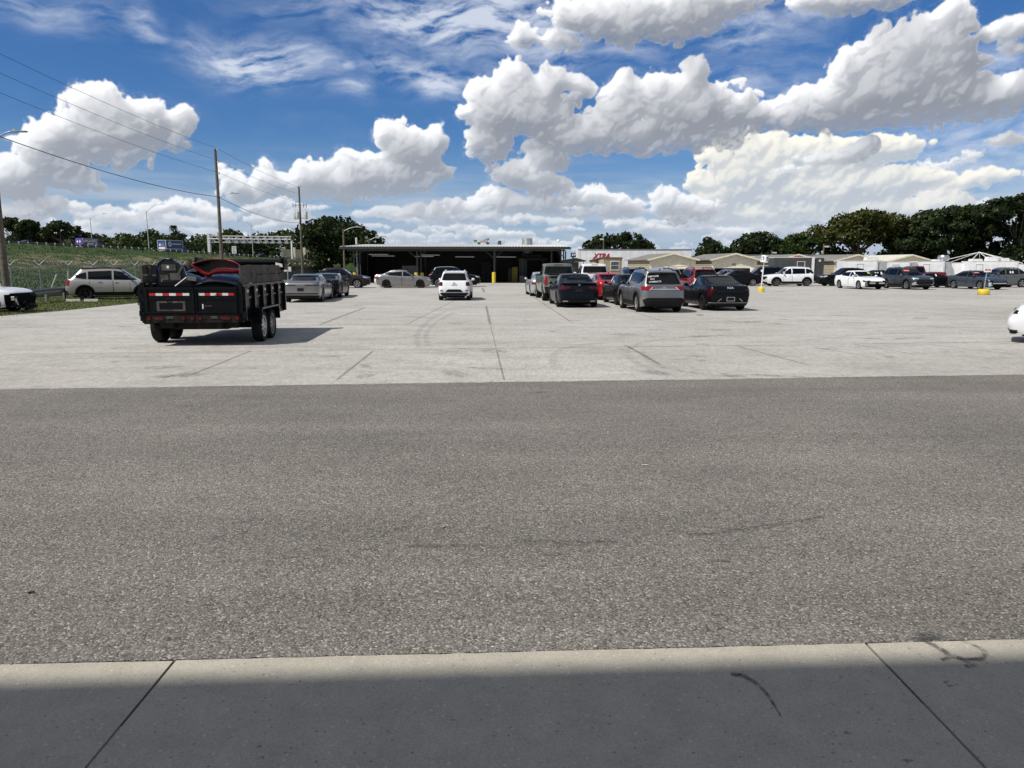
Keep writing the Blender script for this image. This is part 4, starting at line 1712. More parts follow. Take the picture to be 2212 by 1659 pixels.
lo = [(-.16, .05, 1.90), (-.06, .0, 1.845), (.06, -.05, 1.78), (.18, -.09, 1.715), (.28, -.10, 1.70), (.36, -.10, 1.765), (.46, -.08, 1.80), (.62, -.05, 1.81), (.80, -.02, 1.80), (.95, .02, 1.785), (1.03, .08, 1.75)]
band(lo, [.05, .07, .09, .10, .10, .11, .12, .12, .12, .11, .07]).build('bumper_skin', M['pred'], rb, smooth=60)
m = MB()
up = [(-.16, .1, 1.91), (-.02, .25, 1.97), (.14, .4, 2.01), (.32, .45, 2.02), (.52, .45, 2.01), (.70, .4, 1.97), (.86, .3, 1.90), (1.0, .15, 1.80)]
P_ = []
for i, (x, y, z) in enumerate(up):
    t = i / (len(up) - 1)
    k = min(len(lo) - 1, int(t * (len(lo) - 1) + .5))
    q = lo[k]
    P_.append([(x, y, z), (lerp(x, q[0], .5), lerp(y, q[1], .35) + .12, lerp(z, q[2], .45) - .02), (q[0], q[1] + .06, q[2] - .04)])
m.grid(P_)
m.build('hollow_inside', M['well'], rb, smooth=60)
m = MB(); m.tube(up, .014, 6); m.build('upper_lip', M['pred'], rb, smooth=60)
# dark hood with blue sheen
curved_sheet('car_hood', [(-.62, .0), (-.45, .11), (-.1, .17), (.3, .14), (.55, .05), (.62, -.06)], -.70, .72, M['pblue'], 'dark navy car hood lying right of centre in the trailer', 'car hood', (.55, .78, 1.40), (R(3), R(4), R(4)), .02, .10, .12)
curved_sheet('car_hood', [(-.55, -.02), (-.3, .10), (.1, .12), (.5, .0)], -.6, .6, M['pblk'], 'glossy black car hood under the red bumper in the trailer', 'car hood', (-.25, .95, 1.48), (R(-4), R(14), R(10)), .02, .08, .10)
curved_sheet('car_bumper', [(-.12, .10), (.0, .16), (.10, .10), (.12, -.08)], -.80, .80, M['pblk'], 'black bumper cover sloping down to the right in the trailer', 'car bumper', (.0, .28, 1.40), (R(-2), 0, R(-88)), .03, .03, .2)
curved_sheet('car_fender', [(-.1, .0), (.0, .09), (.10, .0)], -.45, .5, M['pblk'], 'black curved fender with a white highlight near the left of the trailer', 'car fender', (-.42, .42, 1.50), (R(-12), 0, R(-80)), .03, .06, .3)
# blue tailgate/door skin standing at the left with its dark inner side to the rear
bt = thing('scrap_tailgate', 'blue car body panel standing upright in the trailer, its black inner side showing', 'car panel', tr.matrix_world @ Vector((0, 0, 0)))
bt.location = (0, 0, 0)
bt.matrix_world = Matrix.Translation(TC) @ Matrix.Rotation(TY, 4, 'Z') @ Matrix.Translation((-.60, .25, 1.10))
out = [(-.24, 0), (-.26, .35), (-.25, .62), (-.19, .82), (-.06, .925), (.12, .91), (.26, .83), (.37, .70), (.40, .55), (.37, .30), (.41, .0)]
m = MB()
m.prism(out, .03, .075)
m.build('outer_skin', M['pbright'], bt)
m = MB()
m.prism([(x * .93 + .02, z * .97) for x, z in out], -.01, .029)
m.build('inner_frame', M['gloss'], bt)
m = MB()
rnd = random.Random(4)
m.b2(-.12, .20, -.035, -.011, .66, .80)
m.b2(-.16, .02, -.03, -.011, .40, .56)
m.b2(.06, .30, -.045, -.011, .36, .60)
m.b2(-.14, .26, -.04, -.011, .12, .30)
m.box((.30, -.03, .66), (.05, .04, .3), 0, 0, .5)
m.build('inner_trim', M['dust'], bt)
tbx = MB().b2(.0, .05, -.040, -.036, .71, .77)
tbx.build('sticker', M['white'], bt)
m = MB()
m.tube([(-.245, .04, 0), (-.265, .04, .35), (-.255, .04, .62), (-.20, .04, .81), (-.07, .04, .92), (.12, .04, .91)], .035, 8)
m.build('edge_moulding', M['pblue'], bt, smooth=60)
# dark mass of trim below the panels
m = MB()
rnd = random.Random(12)
for i in range(40):
    x, y = rnd.uniform(-.62, .62), rnd.uniform(.5, 3.6)
    m.box((x, y, rnd.uniform(1.0, 1.42)), (rnd.uniform(.3, .6), rnd.uniform(.3, .6), rnd.uniform(.06, .25)), rnd.random() * 3, rnd.uniform(-.5, .5), rnd.uniform(-.5, .5))
o = m.build('scrap_trim', M['black'])
o.matrix_world = Matrix.Translation(TC) @ Matrix.Rotation(TY, 4, 'Z')
tag(o, kind='stuff')
curved_sheet('car_hood', [(-.7, -.02), (-.4, .16), (.0, .22), (.4, .14), (.7, -.05)], -.65, .65, M['pblk'], 'black car hood deeper in the trailer behind the red bumper', 'car hood', (-.15, 2.0, 1.50), (R(-6), 0, R(-10)), .02, .14, .1)
curved_sheet('car_hood', [(-.6, -.02), (-.3, .13), (.1, .16), (.5, .06)], -.6, .6, M['pblk'], 'black crumpled hood at the front end of the trailer bed', 'car hood', (.2, 3.2, 1.45), (R(10), 0, R(30)), .02, .12, .1)
m = MB()
m.tube([(-.38, .06, 1.40), (-.13, .10, 1.60)], .02, 6)
m.box((-.02, .12, 1.58), (.22, .05, .10), 0, 0, .15)
o = m.build('bumper_bracket', M['rimgrey'])
o.matrix_world = Matrix.Translation(TC) @ Matrix.Rotation(TY, 4, 'Z')
tag(o, 'small grey metal bracket on the trailer load above the left gate door', 'bracket')

# ================================================================== shed
SHY = R(4.0)
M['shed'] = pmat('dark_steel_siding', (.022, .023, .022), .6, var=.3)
M['shedpost'] = pmat('grey_steel_post', (.055, .058, .055), .5, grime=.3)
M['shedroof'] = pmat('ribbed_roof_sheet', (.60, .61, .56), .5, grime=.15)
M['tube'] = pmat('lamp_tube', (.8, .8, .78), .4)
e_ = M['tube'].node_tree.nodes['Principled BSDF']
e_.inputs['Emission Color'].default_value = (1, .97, .9, 1)
e_.inputs['Emission Strength'].default_value = .12
shX0 = at(743, 600, 80).x
cols_x = [at(px, 600, 80.6).x for px in (768, 903, 1067.5, 1221)]
X0, X1 = at(738, 600, 79.6).x, at(1231, 600, 80.2).x
yS = lambda x: 79.9 + (x - X0) * math.tan(R(1.2))
sh = thing('storage_shed', 'long dark open-fronted steel shed with a shallow ribbed roof on slim posts', 'shed', (0, 0, 0))
EZ, BZ, DP = 3.80, 4.15, 13.0
m = MB()
n = 150
P_ = []
for i in range(n * 2 + 1):
    x = X0 + (X1 - X0) * i / (2 * n)
    z = .045 if i % 4 < 2 else 0
    y = yS(x)
    P_.append([(x, y - 1.0, EZ + z), (x, y + DP, BZ + .25 + z), (x, y + DP, BZ + .2)])
m.grid(P_)
roof = m.build('roof', M['shedroof'], sh)
roof2 = MB()
a, b = yS(X0), yS(X1)
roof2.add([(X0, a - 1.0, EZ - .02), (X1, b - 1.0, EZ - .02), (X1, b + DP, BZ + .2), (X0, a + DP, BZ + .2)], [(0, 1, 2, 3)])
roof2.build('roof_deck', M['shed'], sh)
f = MB()
f.add([(X0 - .02, a - 1.03, EZ - .26), (X1 + .02, b - 1.03, EZ - .26), (X1 + .02, b - 1.03, EZ - .01), (X0 - .02, a - 1.03, EZ - .01),
       (X0 - .02, a - .95, EZ - .26), (X1 + .02, b - .95, EZ - .26), (X1 + .02, b - .95, EZ - .01), (X0 - .02, a - .95, EZ - .01)],
      [(0, 1, 2, 3), (7, 6, 5, 4), (0, 4, 5, 1), (3, 2, 6, 7), (0, 3, 7, 4), (1, 5, 6, 2)])
f.build('gutter', M['shed'], sh)
# walls
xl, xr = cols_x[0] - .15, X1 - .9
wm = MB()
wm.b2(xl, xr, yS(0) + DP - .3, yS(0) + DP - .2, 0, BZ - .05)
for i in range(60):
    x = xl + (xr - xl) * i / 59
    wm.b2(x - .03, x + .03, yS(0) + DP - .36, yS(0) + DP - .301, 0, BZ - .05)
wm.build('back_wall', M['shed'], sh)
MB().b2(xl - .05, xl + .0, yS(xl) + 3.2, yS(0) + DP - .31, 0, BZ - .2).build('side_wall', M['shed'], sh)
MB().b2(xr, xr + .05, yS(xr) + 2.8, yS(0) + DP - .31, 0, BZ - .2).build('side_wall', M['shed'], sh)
M['shedfloor'] = pmat('dark_shed_floor', (.045, .042, .04), .8, grime=.5)  # interior darkness painted into the floor colour, as on the walls
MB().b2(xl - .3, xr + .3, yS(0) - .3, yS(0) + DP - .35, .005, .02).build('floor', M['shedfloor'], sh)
bm_ = MB()
bm_.b2(X0 + .5, X1 - .5, yS(0) + .05, yS(0) + .25, EZ - .42, EZ - .27)
bm_.build('eave_beam', M['shedpost'], sh)
for i, x in enumerate(cols_x):
    y = yS(x) + .15
    for dy in (3.2, 7.5):
        MB().b2(x - .07, x + .07, y + dy - .07, y + dy + .07, 0, EZ - .2 + dy * .03).build('post', M['shedpost'], sh)
    c = MB()
    c.b2(x - .07, x + .07, y - .07, y + .07, 0, EZ - .43)
    for sg in ((-1, 1) if 0 < i < 3 else ((-1,) if i == 3 else (1,))):
        c.tube([(x + sg * .09, y, EZ - 1.15), (x + sg * .85, y, EZ - .44)], .045, 6)
    c.build('post', M['shedpost'], sh)
    if i == 0:
        MB().b2(x - .55, x - .42, y + 2.2, y + 2.34, 0, EZ - .1).build('post', M['shedpost'], sh)
for i, x in enumerate((at(1190, 600, 84).x,)):
    MB().b2(x - .08, x + .08, yS(x) + 2.6, yS(x) + 2.76, 0, EZ).build('post', M['shedpost'], sh)
# ceiling lights
for (px, py, Yd, L_) in [(860, 570.5, 86, 4.0), (875, 573.5, 84, 4.6), (1050, 572, 86, 3.4), (1032, 574, 84, 3.8), (1142, 576.5, 86, 3.8), (1246 - 8, 577, 86, 3.4)]:
    pass
for px0, px1, py, Y in [(862, 944, 566, 88), (876, 972, 572, 86), (1070, 1145, 568.5, 88), (1045, 1122, 573.5, 86)]:
    pass
lights = [(1300 + 480, 1300 + 720, 900 + 0)]
for (c0, c1, cy) in [(480, 720, 321), (515, 800, 340), (1130, 1362, 329), (1050, 1290, 346), (1558, 1792, 352), (2066, 2310, 353)]:
    x0_, x1_ = (1300 + c0 / 3.16) / 1.8228, (1300 + c1 / 3.16) / 1.8228
    yy = (900 + cy / 3.16) / 1.8228
    p, q = at(x0_, yy, 86), at(x1_, yy + .3, 86)
    m = MB()
    m.tube([p, q], .035, 8)
    lt = m.build('lamp_tube', M['tube'], sh, smooth=60)
    m = MB()
    m.b2(p.x - .05, q.x + .05, p.y - .06, p.y + .06, p.z + .05, p.z + .10)
    m.build('lamp_housing', M['shedpost'], lt)
for c0, c1, cy in [(465, 600, 227), (778, 910, 230), (1210, 1338, 236), (1408, 1538, 238), (1606, 1735, 240), (1800, 1928, 241), (2225, 2355, 245), (2540, 2665, 246)]:
    x0_, x1_ = (1300 + c0 / 3.16) / 1.8228, (1300 + c1 / 3.16) / 1.8228
    yy = (900 + cy / 3.16) / 1.8228
    p, q = at(x0_, yy, 80.5), at(x1_, yy, 80.5)
    MB().b2(p.x, q.x, p.y - .05, p.y + .05, p.z - .03, p.z + .06).build('lamp_housing', M['shedpost'], sh)
# roof fittings
m = MB()
p = at(1139, 529, 91)
m.lathe([(.62, -1.2), (.62, .55), (.55, .6), (.42, .2)], 24, (p.x, p.y, p.z + .2), 'Z')
for i in range(9):
    m.lathe([(.63, -.3 + i * .1), (.645, -.28 + i * .1), (.63, -.26 + i * .1)], 24, (p.x, p.y, p.z + .2), 'Z')
m.lathe([(.50, -1.2), (.75, -1.35)], 24, (p.x, p.y, p.z + .2), 'Z')
m.build('roof_vent', M['steel'], sh, smooth=40)
p = at(1077, 528, 92)
m = MB()
m.prism([(p.x - .2, p.z - .5), (p.x + .35, p.z - .5), (p.x + .32, p.z + .45), (p.x - .05, p.z + .45)], p.y, p.y + .4)
m.build('roof_cowl', M['shedpost'], sh)
p = at(1206, 520.5, 90)
m = MB()
m.lathe([(0, -.2), (.16, -.12), (.22, 0), (.16, .12), (0, .2)], 16, (p.x, p.y, p.z))
m.tube([(p.x, p.y, p.z - .9), (p.x, p.y, p.z - .2)], .03, 6)
m.build('roof_globe', M['white'], sh, smooth=60)
p = at(680 + 2 + 3, 500, 84)


def inshed(name, label, cat, px0, px1, py0, Y, mat, d=.25, lean=0):
    a_, b_ = at(px0, 600, Y), at(px1, 600, Y)
    z = at((px0 + px1) / 2, py0, Y).z
    m = MB()
    m.b2(a_.x, b_.x, Y - d / 2, Y + d / 2, .021, z)
    if lean:
        m.v = [(v[0], v[1] + lean * v[2], v[2]) for v in m.v]
    return solo(name, m, mat, label, cat)


M['board'] = pmat('pale_board', (.15, .15, .145), .8, grime=.3)
M['dimyellow'] = pmat('dull_yellow', (.22, .17, .02), .6)
inshed('panel_board', 'tall pale rectangular board standing inside the shed above the silver sedan', 'board', 869, 904, 574, 83.5, M['board'], .05)
inshed('panel_board', 'lower dark board beside the tall pale board inside the shed', 'board', 844, 868, 589, 83.6, pmat('dark_board', (.07, .07, .07), .8), .05)
inshed('panel_board', 'stained grey board hanging inside the shed above the small white hatchback', 'board', 1040, 1062, 567, 91, pmat('stained_board', (.06, .065, .07), .8, var=.9, scale=5), .08)
pl = inshed('pallet_rack', 'dull yellow rack inside the shed left of the stacked boards', 'rack', 1106, 1118, 577, 84, M['dimyellow'], .5)
for i, (a_, b_, h_, c_) in enumerate([(1121, 1126, 560, .10), (1126.5, 1131, 558, .13), (1131.5, 1138, 562, .08)]):
    inshed('timber_board', ['narrow board leaning inside the shed nearest the yellow rack', 'tallest pale board leaning in the row inside the shed', 'widest leaning board in the row inside the shed'][i], 'board', a_, b_, h_, 85.5, pmat('timber_%d' % i, (c_, c_ * .97, c_ * .92), .8), .08, .02)
inshed('crate', 'white slatted crate low on the shed floor right of the boards', 'crate', 1122, 1136, 596, 83.2, pmat('crate_white', (.16, .16, .16), .8), .8)
inshed('wooden_easel', 'brown wooden frame on the shed floor left of the yellow rack', 'frame', 1098, 1107, 580, 84.2, pmat('brown_wood', (.09, .06, .03), .8), .1, .05)
p0, p1 = at(1117, 565, 90), at(1182, 605, 90)
m = MB()
m.b2(p0.x, p1.x, 89.9, 90.3, 2.45, 2.75)
m.b2(p0.x + 1.0, p0.x + 1.2, 89.9, 90.3, .021, 2.449)
m.b2(p1.x - .6, p1.x - .4, 89.9, 90.3, .021, 2.449)
m.b2(p0.x + .6, p1.x - .6, 89.95, 90.2, 2.9, 3.1)
solo('door_frame', m, pmat('door_frame_grey', (.10, .10, .10), .7), 'grey roll-up door frame standing at the back right of the shed', 'door frame')

# yellow bollards round the posts
M['yb'] = M['yellow']


def bollard(x, y, h, r, label):
    m = MB()
    m.lathe([(0, .021), (r, .021), (r, h * .93), (r * .92, h * .985), (r * .6, h), (0, h)], 20)
    return solo('bollard', m, M['yb'], label, 'bollard', 'yellow bollards along the shed front', loc=(x, y, 0), smooth=40)


bollard(cols_x[2] - .02, yS(0) - .25, 1.15, .20, 'yellow bollard in front of the third shed post from the left')
bollard(cols_x[1] - .12, yS(0) - .25, 1.10, .20, 'yellow bollard at the second shed post, behind the nose of the silver sedan')
bollard(cols_x[1] + .38, yS(0) + .7, 1.10, .20, 'yellow bollard just right of and behind the one at the second shed post')
bollard(cols_x[0] + .02, yS(0) - .2, 1.10, .20, 'yellow bollard at the first shed post from the left')
bollard(cols_x[0] - 1.15, yS(0) + .6, 1.05, .20, 'leftmost yellow bollard at the shed corner')

# ================================================================== garages
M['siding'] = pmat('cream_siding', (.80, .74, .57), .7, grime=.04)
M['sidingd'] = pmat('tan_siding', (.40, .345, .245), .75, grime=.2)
M['shingle'] = pmat('grey_shingle', (.20, .19, .175), .9, var=.25, scale=2, grime=.3)
M['creamroof'] = pmat('cream_metal_roof', (.62, .60, .50), .6)
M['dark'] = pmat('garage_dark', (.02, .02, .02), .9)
GX = [(1453.6, 88, 546.4, 560), (1587.5, 89.3, 546.8, 560.2), (1722.9, 91, 549, 562), (1850.7, 92.5, 549.3, 562.5), (1967, 94, 549.6, 563)]
labels = ['cream garage nearest the white semi trailer, leftmost of the five', 'second cream garage from the left, with a small dark number plate on its gable', 'third cream garage, with a small red sign on its gable', 'fourth garage from the left, behind the first white concession trailer', 'rightmost garage, the one with the cream coloured roof']
for gi, (px, Y, pyk, pye) in enumerate(GX):
    pk = at(px, pyk, Y)
    ez = at(px, pye, Y).z
    g_ = thing('garage', labels[gi], 'garage', (pk.x, Y, 0), R(5), 'row of gabled garages along the far side')
    hw_, dp = 2.98, 10.5
    rz = pk.z
    # side walls, back wall: lapped siding
    for sg in (-1, 1):
        m = MB()
        nb = 12
        P_ = []
        for j in range(nb * 2 + 1):
            z = (ez - .05) * j / (nb * 2)
            o_ = .0 if j % 2 == 0 else .02
            P_.append([(sg * (hw_ - .22 + (.03 if j % 2 == 0 else 0)), 0, z), (sg * (hw_ - .22 + (.03 if j % 2 == 0 else 0)), dp, z)])
        m.grid(P_)
        m.b2(sg * (hw_ - .35), sg * (hw_ - .24), 0.0, dp, 0, ez - .06)
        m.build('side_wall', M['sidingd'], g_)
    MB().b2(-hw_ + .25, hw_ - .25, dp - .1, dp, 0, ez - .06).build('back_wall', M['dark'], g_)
    hd = ez - (1.05 if gi != 1 else .95)
    m = MB()
    nb = 7
    yb = [hd + (rz - .1 - hd) * j / nb for j in range(nb + 1)]

    def hwz(z):
        return (hw_ - .2) if z <= ez - .05 else max(.02, (hw_ - .2) * (rz - .08 - z) / (rz - .08 - ez + .05))
    P_ = []
    for j in range(nb):
        P_.append([(-hwz(yb[j]), -.045, yb[j]), (hwz(yb[j]), -.045, yb[j])])
        P_.append([(-hwz(yb[j + 1]), -.01, yb[j + 1] - .005), (hwz(yb[j + 1]), -.01, yb[j + 1] - .005)])
    m.grid(P_)
    m.build('gable', M['siding'], g_)
    m = MB()
    m.b2(-hw_ + .2, -hw_ + .55, -.03, .1, 0, hd - .002)
    m.b2(hw_ - .45, hw_ - .2, -.03, .1, 0, hd - .002)
    m.build('corner_post', M['siding'], g_)
    MB().b2(-hw_ + .55, hw_ - .45, -.055, -.0, hd - .09, hd - .004).build('header_trim', M['white'], g_)
    rm = M['creamroof'] if gi == 4 else M['shingle']
    m = MB()
    for sg in (-1, 1):
        m.add([(0, -.42, rz), (sg * (hw_ + .12), -.42, ez - .04), (sg * (hw_ + .12), dp + .3, ez - .04), (0, dp + .3, rz),
               (0, -.42, rz - .07), (sg * (hw_ + .12), -.42, ez - .11), (sg * (hw_ + .12), dp + .3, ez - .11), (0, dp + .3, rz - .07)],
              [(0, 1, 2, 3), (4, 7, 6, 5), (0, 4, 5, 1), (2, 6, 7, 3), (1, 5, 6, 2)])
    m.build('roof', rm, g_)
    m = MB()
    for sg in (-1, 1):
        m.add([(0, -.445, rz + .02), (sg * (hw_ + .14), -.445, ez - .02), (sg * (hw_ + .14), -.445, ez - .20), (0, -.445, rz - .16),
               (0, -.425, rz + .02), (sg * (hw_ + .14), -.425, ez - .02), (sg * (hw_ + .14), -.425, ez - .20), (0, -.425, rz - .16)],
              [(0, 1, 2, 3), (4, 7, 6, 5), (0, 4, 5, 1), (3, 2, 6, 7), (1, 5, 6, 2)])
    m.build('barge_board', M['siding'], g_)
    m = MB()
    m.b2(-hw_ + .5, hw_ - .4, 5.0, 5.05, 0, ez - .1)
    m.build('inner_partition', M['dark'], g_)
    if gi == 0:
        m = MB(); m.box((-.55, -.07, rz - .55), (.03, .02, .9), 0, 0, .12); m.b2(-1.0, -.6, -.10, -.046, hd + .1, hd + .25)
        m.build('flood_lamp', M['white'], g_)
    if gi == 1:
        m = MB(); m.b2(-.25, .12, -.08, -.046, hd + .26, hd + .44)
        q = m.build('number_sign', M['gloss'], g_)
        text('number_text', '120', .17, M['white'], q, (-.06, -.083, hd + .35), (math.pi / 2, 0, 0))
    if gi == 2:
        m = MB(); m.b2(-.55, .15, -.49, -.452, rz - .62, rz - .18)
        q = m.build('gable_sign', pmat('sign_red', (.40, .02, .04), .5), g_)
        text('sign_text', 'BLDG', .24, M['white'], q, (-.2, -.493, rz - .40), (math.pi / 2, 0, 0), bold=.005)
    if gi in (0, 1, 3):
        # white cloth bundled at the door edge
        m = MB()
        rnd = random.Random(gi)
        P_ = []
        for j in range(9):
            z = hd - .05 - j * .11
            wv = .30 - .02 * abs(j - 2)
            xq = (hw_ - .75) if gi != 3 else -hw_ + .95
            P_.append([(xq + wv * math.cos(t) * (1 + .2 * math.sin(5 * t + j)), -.12 + .12 * math.sin(t), z) for t in [i * math.pi / 7 for i in range(15)]])
        m.grid(P_)
        m.build('door_cloth', M['white'], g_, smooth=60)


# ================================================================== semi trailers, office trailer, cargo and food trailers
def semi(px0, px1, pyt, Y, ztop, zbase, label, rz=0.0):
    a_, b_ = at(px0, 560, Y), at(px1, 560, Y)
    L_ = b_.x - a_.x
    t_ = thing('semi_trailer', label, 'semi trailer', (a_.x, Y, zbase), rz)
    h = ztop - zbase
    m = MB()
    m.b2(.06, L_ - .06, 0, 2.6, 1.15, h)
    m.build('box', pmat('semi_white', (.80, .81, .82), .45, grime=.06, scale=.8), t_)
    m = MB()
    m.b2(0, L_, -.03, .05, h - .14, h + .02)
    m.b2(0, L_, -.03, .05, 1.05, 1.15)
    m.build('top_rail', pmat('rail_grey', (.26, .26, .27), .4, .5), t_)
    m = MB()
    m.b2(0, .32, -.035, 2.6, 1.16, h - .15)
    m.build('front_post', M['white'], t_)
    m = MB()
    for i in range(1, int(L_ / 1.25)):
        m.b2(i * 1.25 - .012, i * 1.25 + .012, -.006, .0, 1.16, h - .15)
    m.build('panel_seam', pmat('seam_grey', (.5, .51, .52), .5), t_)
    for x in (L_ - 1.2, L_ - 2.5):
        for y in (.15, 2.2):
            add_wheel(t_, x, y + .15, .5, .28, 'steel', 'rim', -1)
    MB().b2(2.2, 2.4, .4, .6, 0, 1.15).build('landing_leg', M['steel'], t_)
    return t_, L_, h


t_, L_, h = semi(1248, 1495, 540, 107, 4.13, 0, 'long white semi trailer with red lettering behind the beige office trailer', R(.6))
M['xred'] = pmat('lettering_red', (.42, .02, .06), .5)
tx = text('side_lettering', 'XTRA', .95, M['xred'], t_, (3.35, -.03, h - .98), (math.pi / 2, 0, 0), shear=.35, bold=.04, sx=.95)
for k in range(2):
    x = 1.95 + k * .16
    m = MB()
    m.prism([(x, h - 1.62), (x + .07, h - 1.62), (x + .92, h - .62), (x + .85, h - .62)], -.028, -.010)
    m.build('lettering_stripe', M['xred'], t_)
t2, L2, h2 = semi(1608, 1864, 550, 106, 3.35, -.8, 'white semi trailer whose roof shows above the middle garages')
text('side_lettering', 'R', .9, M['shedpost'], t2, ((1651 - 1608) / 15.0, -.03, h2 - .75), (math.pi / 2, 0, 0), bold=.02)
m = MB()
m.tube([(13.9, -.03, h2 - .4), (14.3, -.03, h2 - .45), (14.7, -.03, h2 - 1.0)], .05, 6)
m.tube([(13.6, -.03, h2 - .35), (13.6, -.03, h2 - 1.0)], .06, 6)
m.build('side_hose', M['shedpost'], t2)

# beige office trailer, seen on its corner
cpt = at(1299, 560, 84)
ot = thing('office_trailer', 'small beige corrugated office trailer with one sash window', 'trailer', (at(1303.5, 560, 80).x, 80, 0), R(6.6))
rl = at(1300, 555.5, 80).z
M['corr'] = pmat('corrugated_tan', (.40, .32, .21), .6, grime=.2)
m = MB()
P_ = []
n = 40
Wd_, Dp_ = at(1344, 560, 80.3).x - at(1303.5, 560, 80).x, 3.3
for i in range(n * 2 + 1):
    x = Wd_ * i / (2 * n)
    y = 0 if i % 4 < 2 else -.03
    P_.append([(x, y, .5), (x, y, rl)])
m.grid(P_)
for i in range(n * 2):
    pass
m.build('front_wall', M['corr'], ot)
m = MB()
P_ = []
for i in range(n * 2 + 1):
    y = Dp_ * 2 * i / (2 * n)
    x = -.0 if i % 4 < 2 else -.02
    P_.append([(x, y, .5), (x, y, rl - .12 * y / 3)])
m.grid(P_)
m.build('side_wall', pmat('sunlit_side_tan', (.47, .38, .25), .6, grime=.15), ot)  # same tan made lighter: sun on this face put into the colour
m = MB()
m.add([(-.1, -.1, rl + .02), (Wd_ + .06, -.1, rl - .05), (Wd_ + .06, 6.6, rl - .2), (-.1, 6.6, rl - .3), (-.1, -.1, rl - .08), (Wd_ + .06, -.1, rl - .15), (Wd_ + .06, 6.6, rl - .3), (-.1, 6.6, rl - .4)],
      [(0, 1, 2, 3), (7, 6, 5, 4), (0, 4, 5, 1), (1, 5, 6, 2), (2, 6, 7, 3), (3, 7, 4, 0)])
m.build('roof', pmat('roof_brown', (.11, .07, .05), .7), ot)
wz = at(1324, 563.5, 80).z
wx = Wd_ * .50
w_ = MB().b2(wx - .28, wx + .72, -.09, -.035, wz - 1.0, wz + .0).build('window_frame', M['plate'], ot)
MB().b2(wx - .20, wx + .64, -.10, -.091, wz - .90, wz - .50).build('window_pane', M['glasslight'], w_)
MB().b2(wx - .20, wx + .64, -.10, -.091, wz - .44, wz - .10).build('window_pane', M['glasslight'], w_)
m = MB(); m.b2(-.30, -.03, 2.1, 3.2, rl - .55, rl - .30)
m.build('wall_box', M['dust'], ot)
MB().b2(0, Wd_, 0, 6.3, .35, .52).build('chassis', M['black'], ot)
for x in (.4, Wd_ - .4): MB().b2(x - .1, x + .1, .3, 1.0, 0, .36).build('support', M['black'], ot)

# dark enclosed cargo trailer
p0, p1, p2 = at(1671, 600, 79), at(1747, 600, 79), at(1775, 600, 79)
ca = thing('cargo_trailer', 'charcoal enclosed cargo trailer with a white framed side door', 'trailer', (p0.x, 79, 0), R(-4))
zt = at(1750, 557, 79).z
L_ = p2.x - p0.x - 1.25
M['char'] = pmat('charcoal_panel', (.055, .06, .065), .5, var=.25, scale=1)
MB().b2(0, L_, 0, 2.3, .45, zt).build('box', M['char'], ca)
MB().b2(L_ + .002, L_ + .28, -.03, 2.3, .45, zt + .05).build('corner_post', M['white'], ca)
MB().b2(L_ + .30, L_ + 1.3, .1, 2.2, .45, zt - .02).build('rear_door', pmat('char2', (.04, .045, .045), .5), ca)
MB().b2(0, L_, -.03, 2.32, zt + .002, zt + .07).build('roof', M['plate'], ca)
x = at(1727, 600, 79).x - p0.x
dr = MB()
dr.b2(x - .42, x - .36, -.03, -.002, .6, zt - .42)
dr.b2(x + .36, x + .42, -.03, -.002, .6, zt - .42)
dr.b2(x - .42, x + .42, -.032, -.002, zt - .42, zt - .36)
dr.build('side_door', M['plate'], ca)
m = MB(); m.lathe([(0, .0), (.11, .0), (.13, .02)], 16, axis='Y'); m.v = [(v[0] + L_ + .85, v[1] + .09 - .03, v[2] + zt - .30) for v in m.v]
m.build('emblem', M['plate'], ca)
for x in (L_ - 1.6, L_ - .75): add_wheel(ca, x, .1, .34, .2, 'steel', 'rim', -1)


def food(px0, px1, pyt, Y, label, rear=1.1, door=None, extra=None, rz=-5, vent=None):
    a_, b_ = at(px0, 600, Y), at(px1, 600, Y)
    z = at((px0 + px1) / 2, pyt, Y).z
    t_ = thing('food_trailer', label, 'food trailer', (a_.x, Y, 0), R(rz), 'white food trailers parked behind the cars on the right')
    L_ = b_.x - a_.x
    mt = pmat('trailer_white', (.80, .81, .82), .45, grime=.06, scale=1.2)
    m = MB()
    m.b2(0, L_ - rear, 0, 2.3, .45, z)
    m.build('box', mt, t_)
    m = MB()
    m.b2(L_ - rear + .002, L_ - rear + .16, -.03, 2.3, .45, z + .03)
    m.b2(0, L_ - rear, -.02, 2.31, z + .002, z + .05)
    m.build('corner_trim', M['plate'], t_)
    if rear > .3:
        MB().b2(L_ - rear + .165, L_ - .02, .12, 2.2, .5, z - .03).build('end_wall', pmat('shaded_white_wall', (.38, .39, .40), .5, grime=.2), t_)  # shade on the white trailer's end painted in as grey
    if door is not None:
        x = L_ * door
        m = MB()
        m.b2(x - .34, x - .31, -.02, -.002, .6, z - .32); m.b2(x + .31, x + .34, -.02, -.002, .6, z - .32); m.b2(x - .34, x + .34, -.022, -.002, z - .32, z - .28)
        m.build('side_door', M['steel'], t_)
    if vent:
        for (vx, w_, h_, kind) in vent:
            m = MB()
            if kind == 'ac':
                m.prism([(vx - w_ / 2, z + .05), (vx + w_ / 2, z + .05), (vx + w_ / 2 - .08, z + h_), (vx - w_ / 2 + .08, z + h_)], .3, 1.1)
                m.build('air_conditioner', M['white'], t_)
            else:
                m.lathe([(w_ / 2 * .8, 0), (w_ / 2, h_ * .3), (w_ / 2, h_ * .7), (w_ / 2 * .8, h_), (0, h_)], 20, (vx, .9, z + .04))
                m.build('exhaust_hood', M['rim'], t_, smooth=40)
    for x in (L_ * .5, L_ * .5 + .8): add_wheel(t_, x, .08, .34, .2, 'steel', 'rim', -1)
    return t_


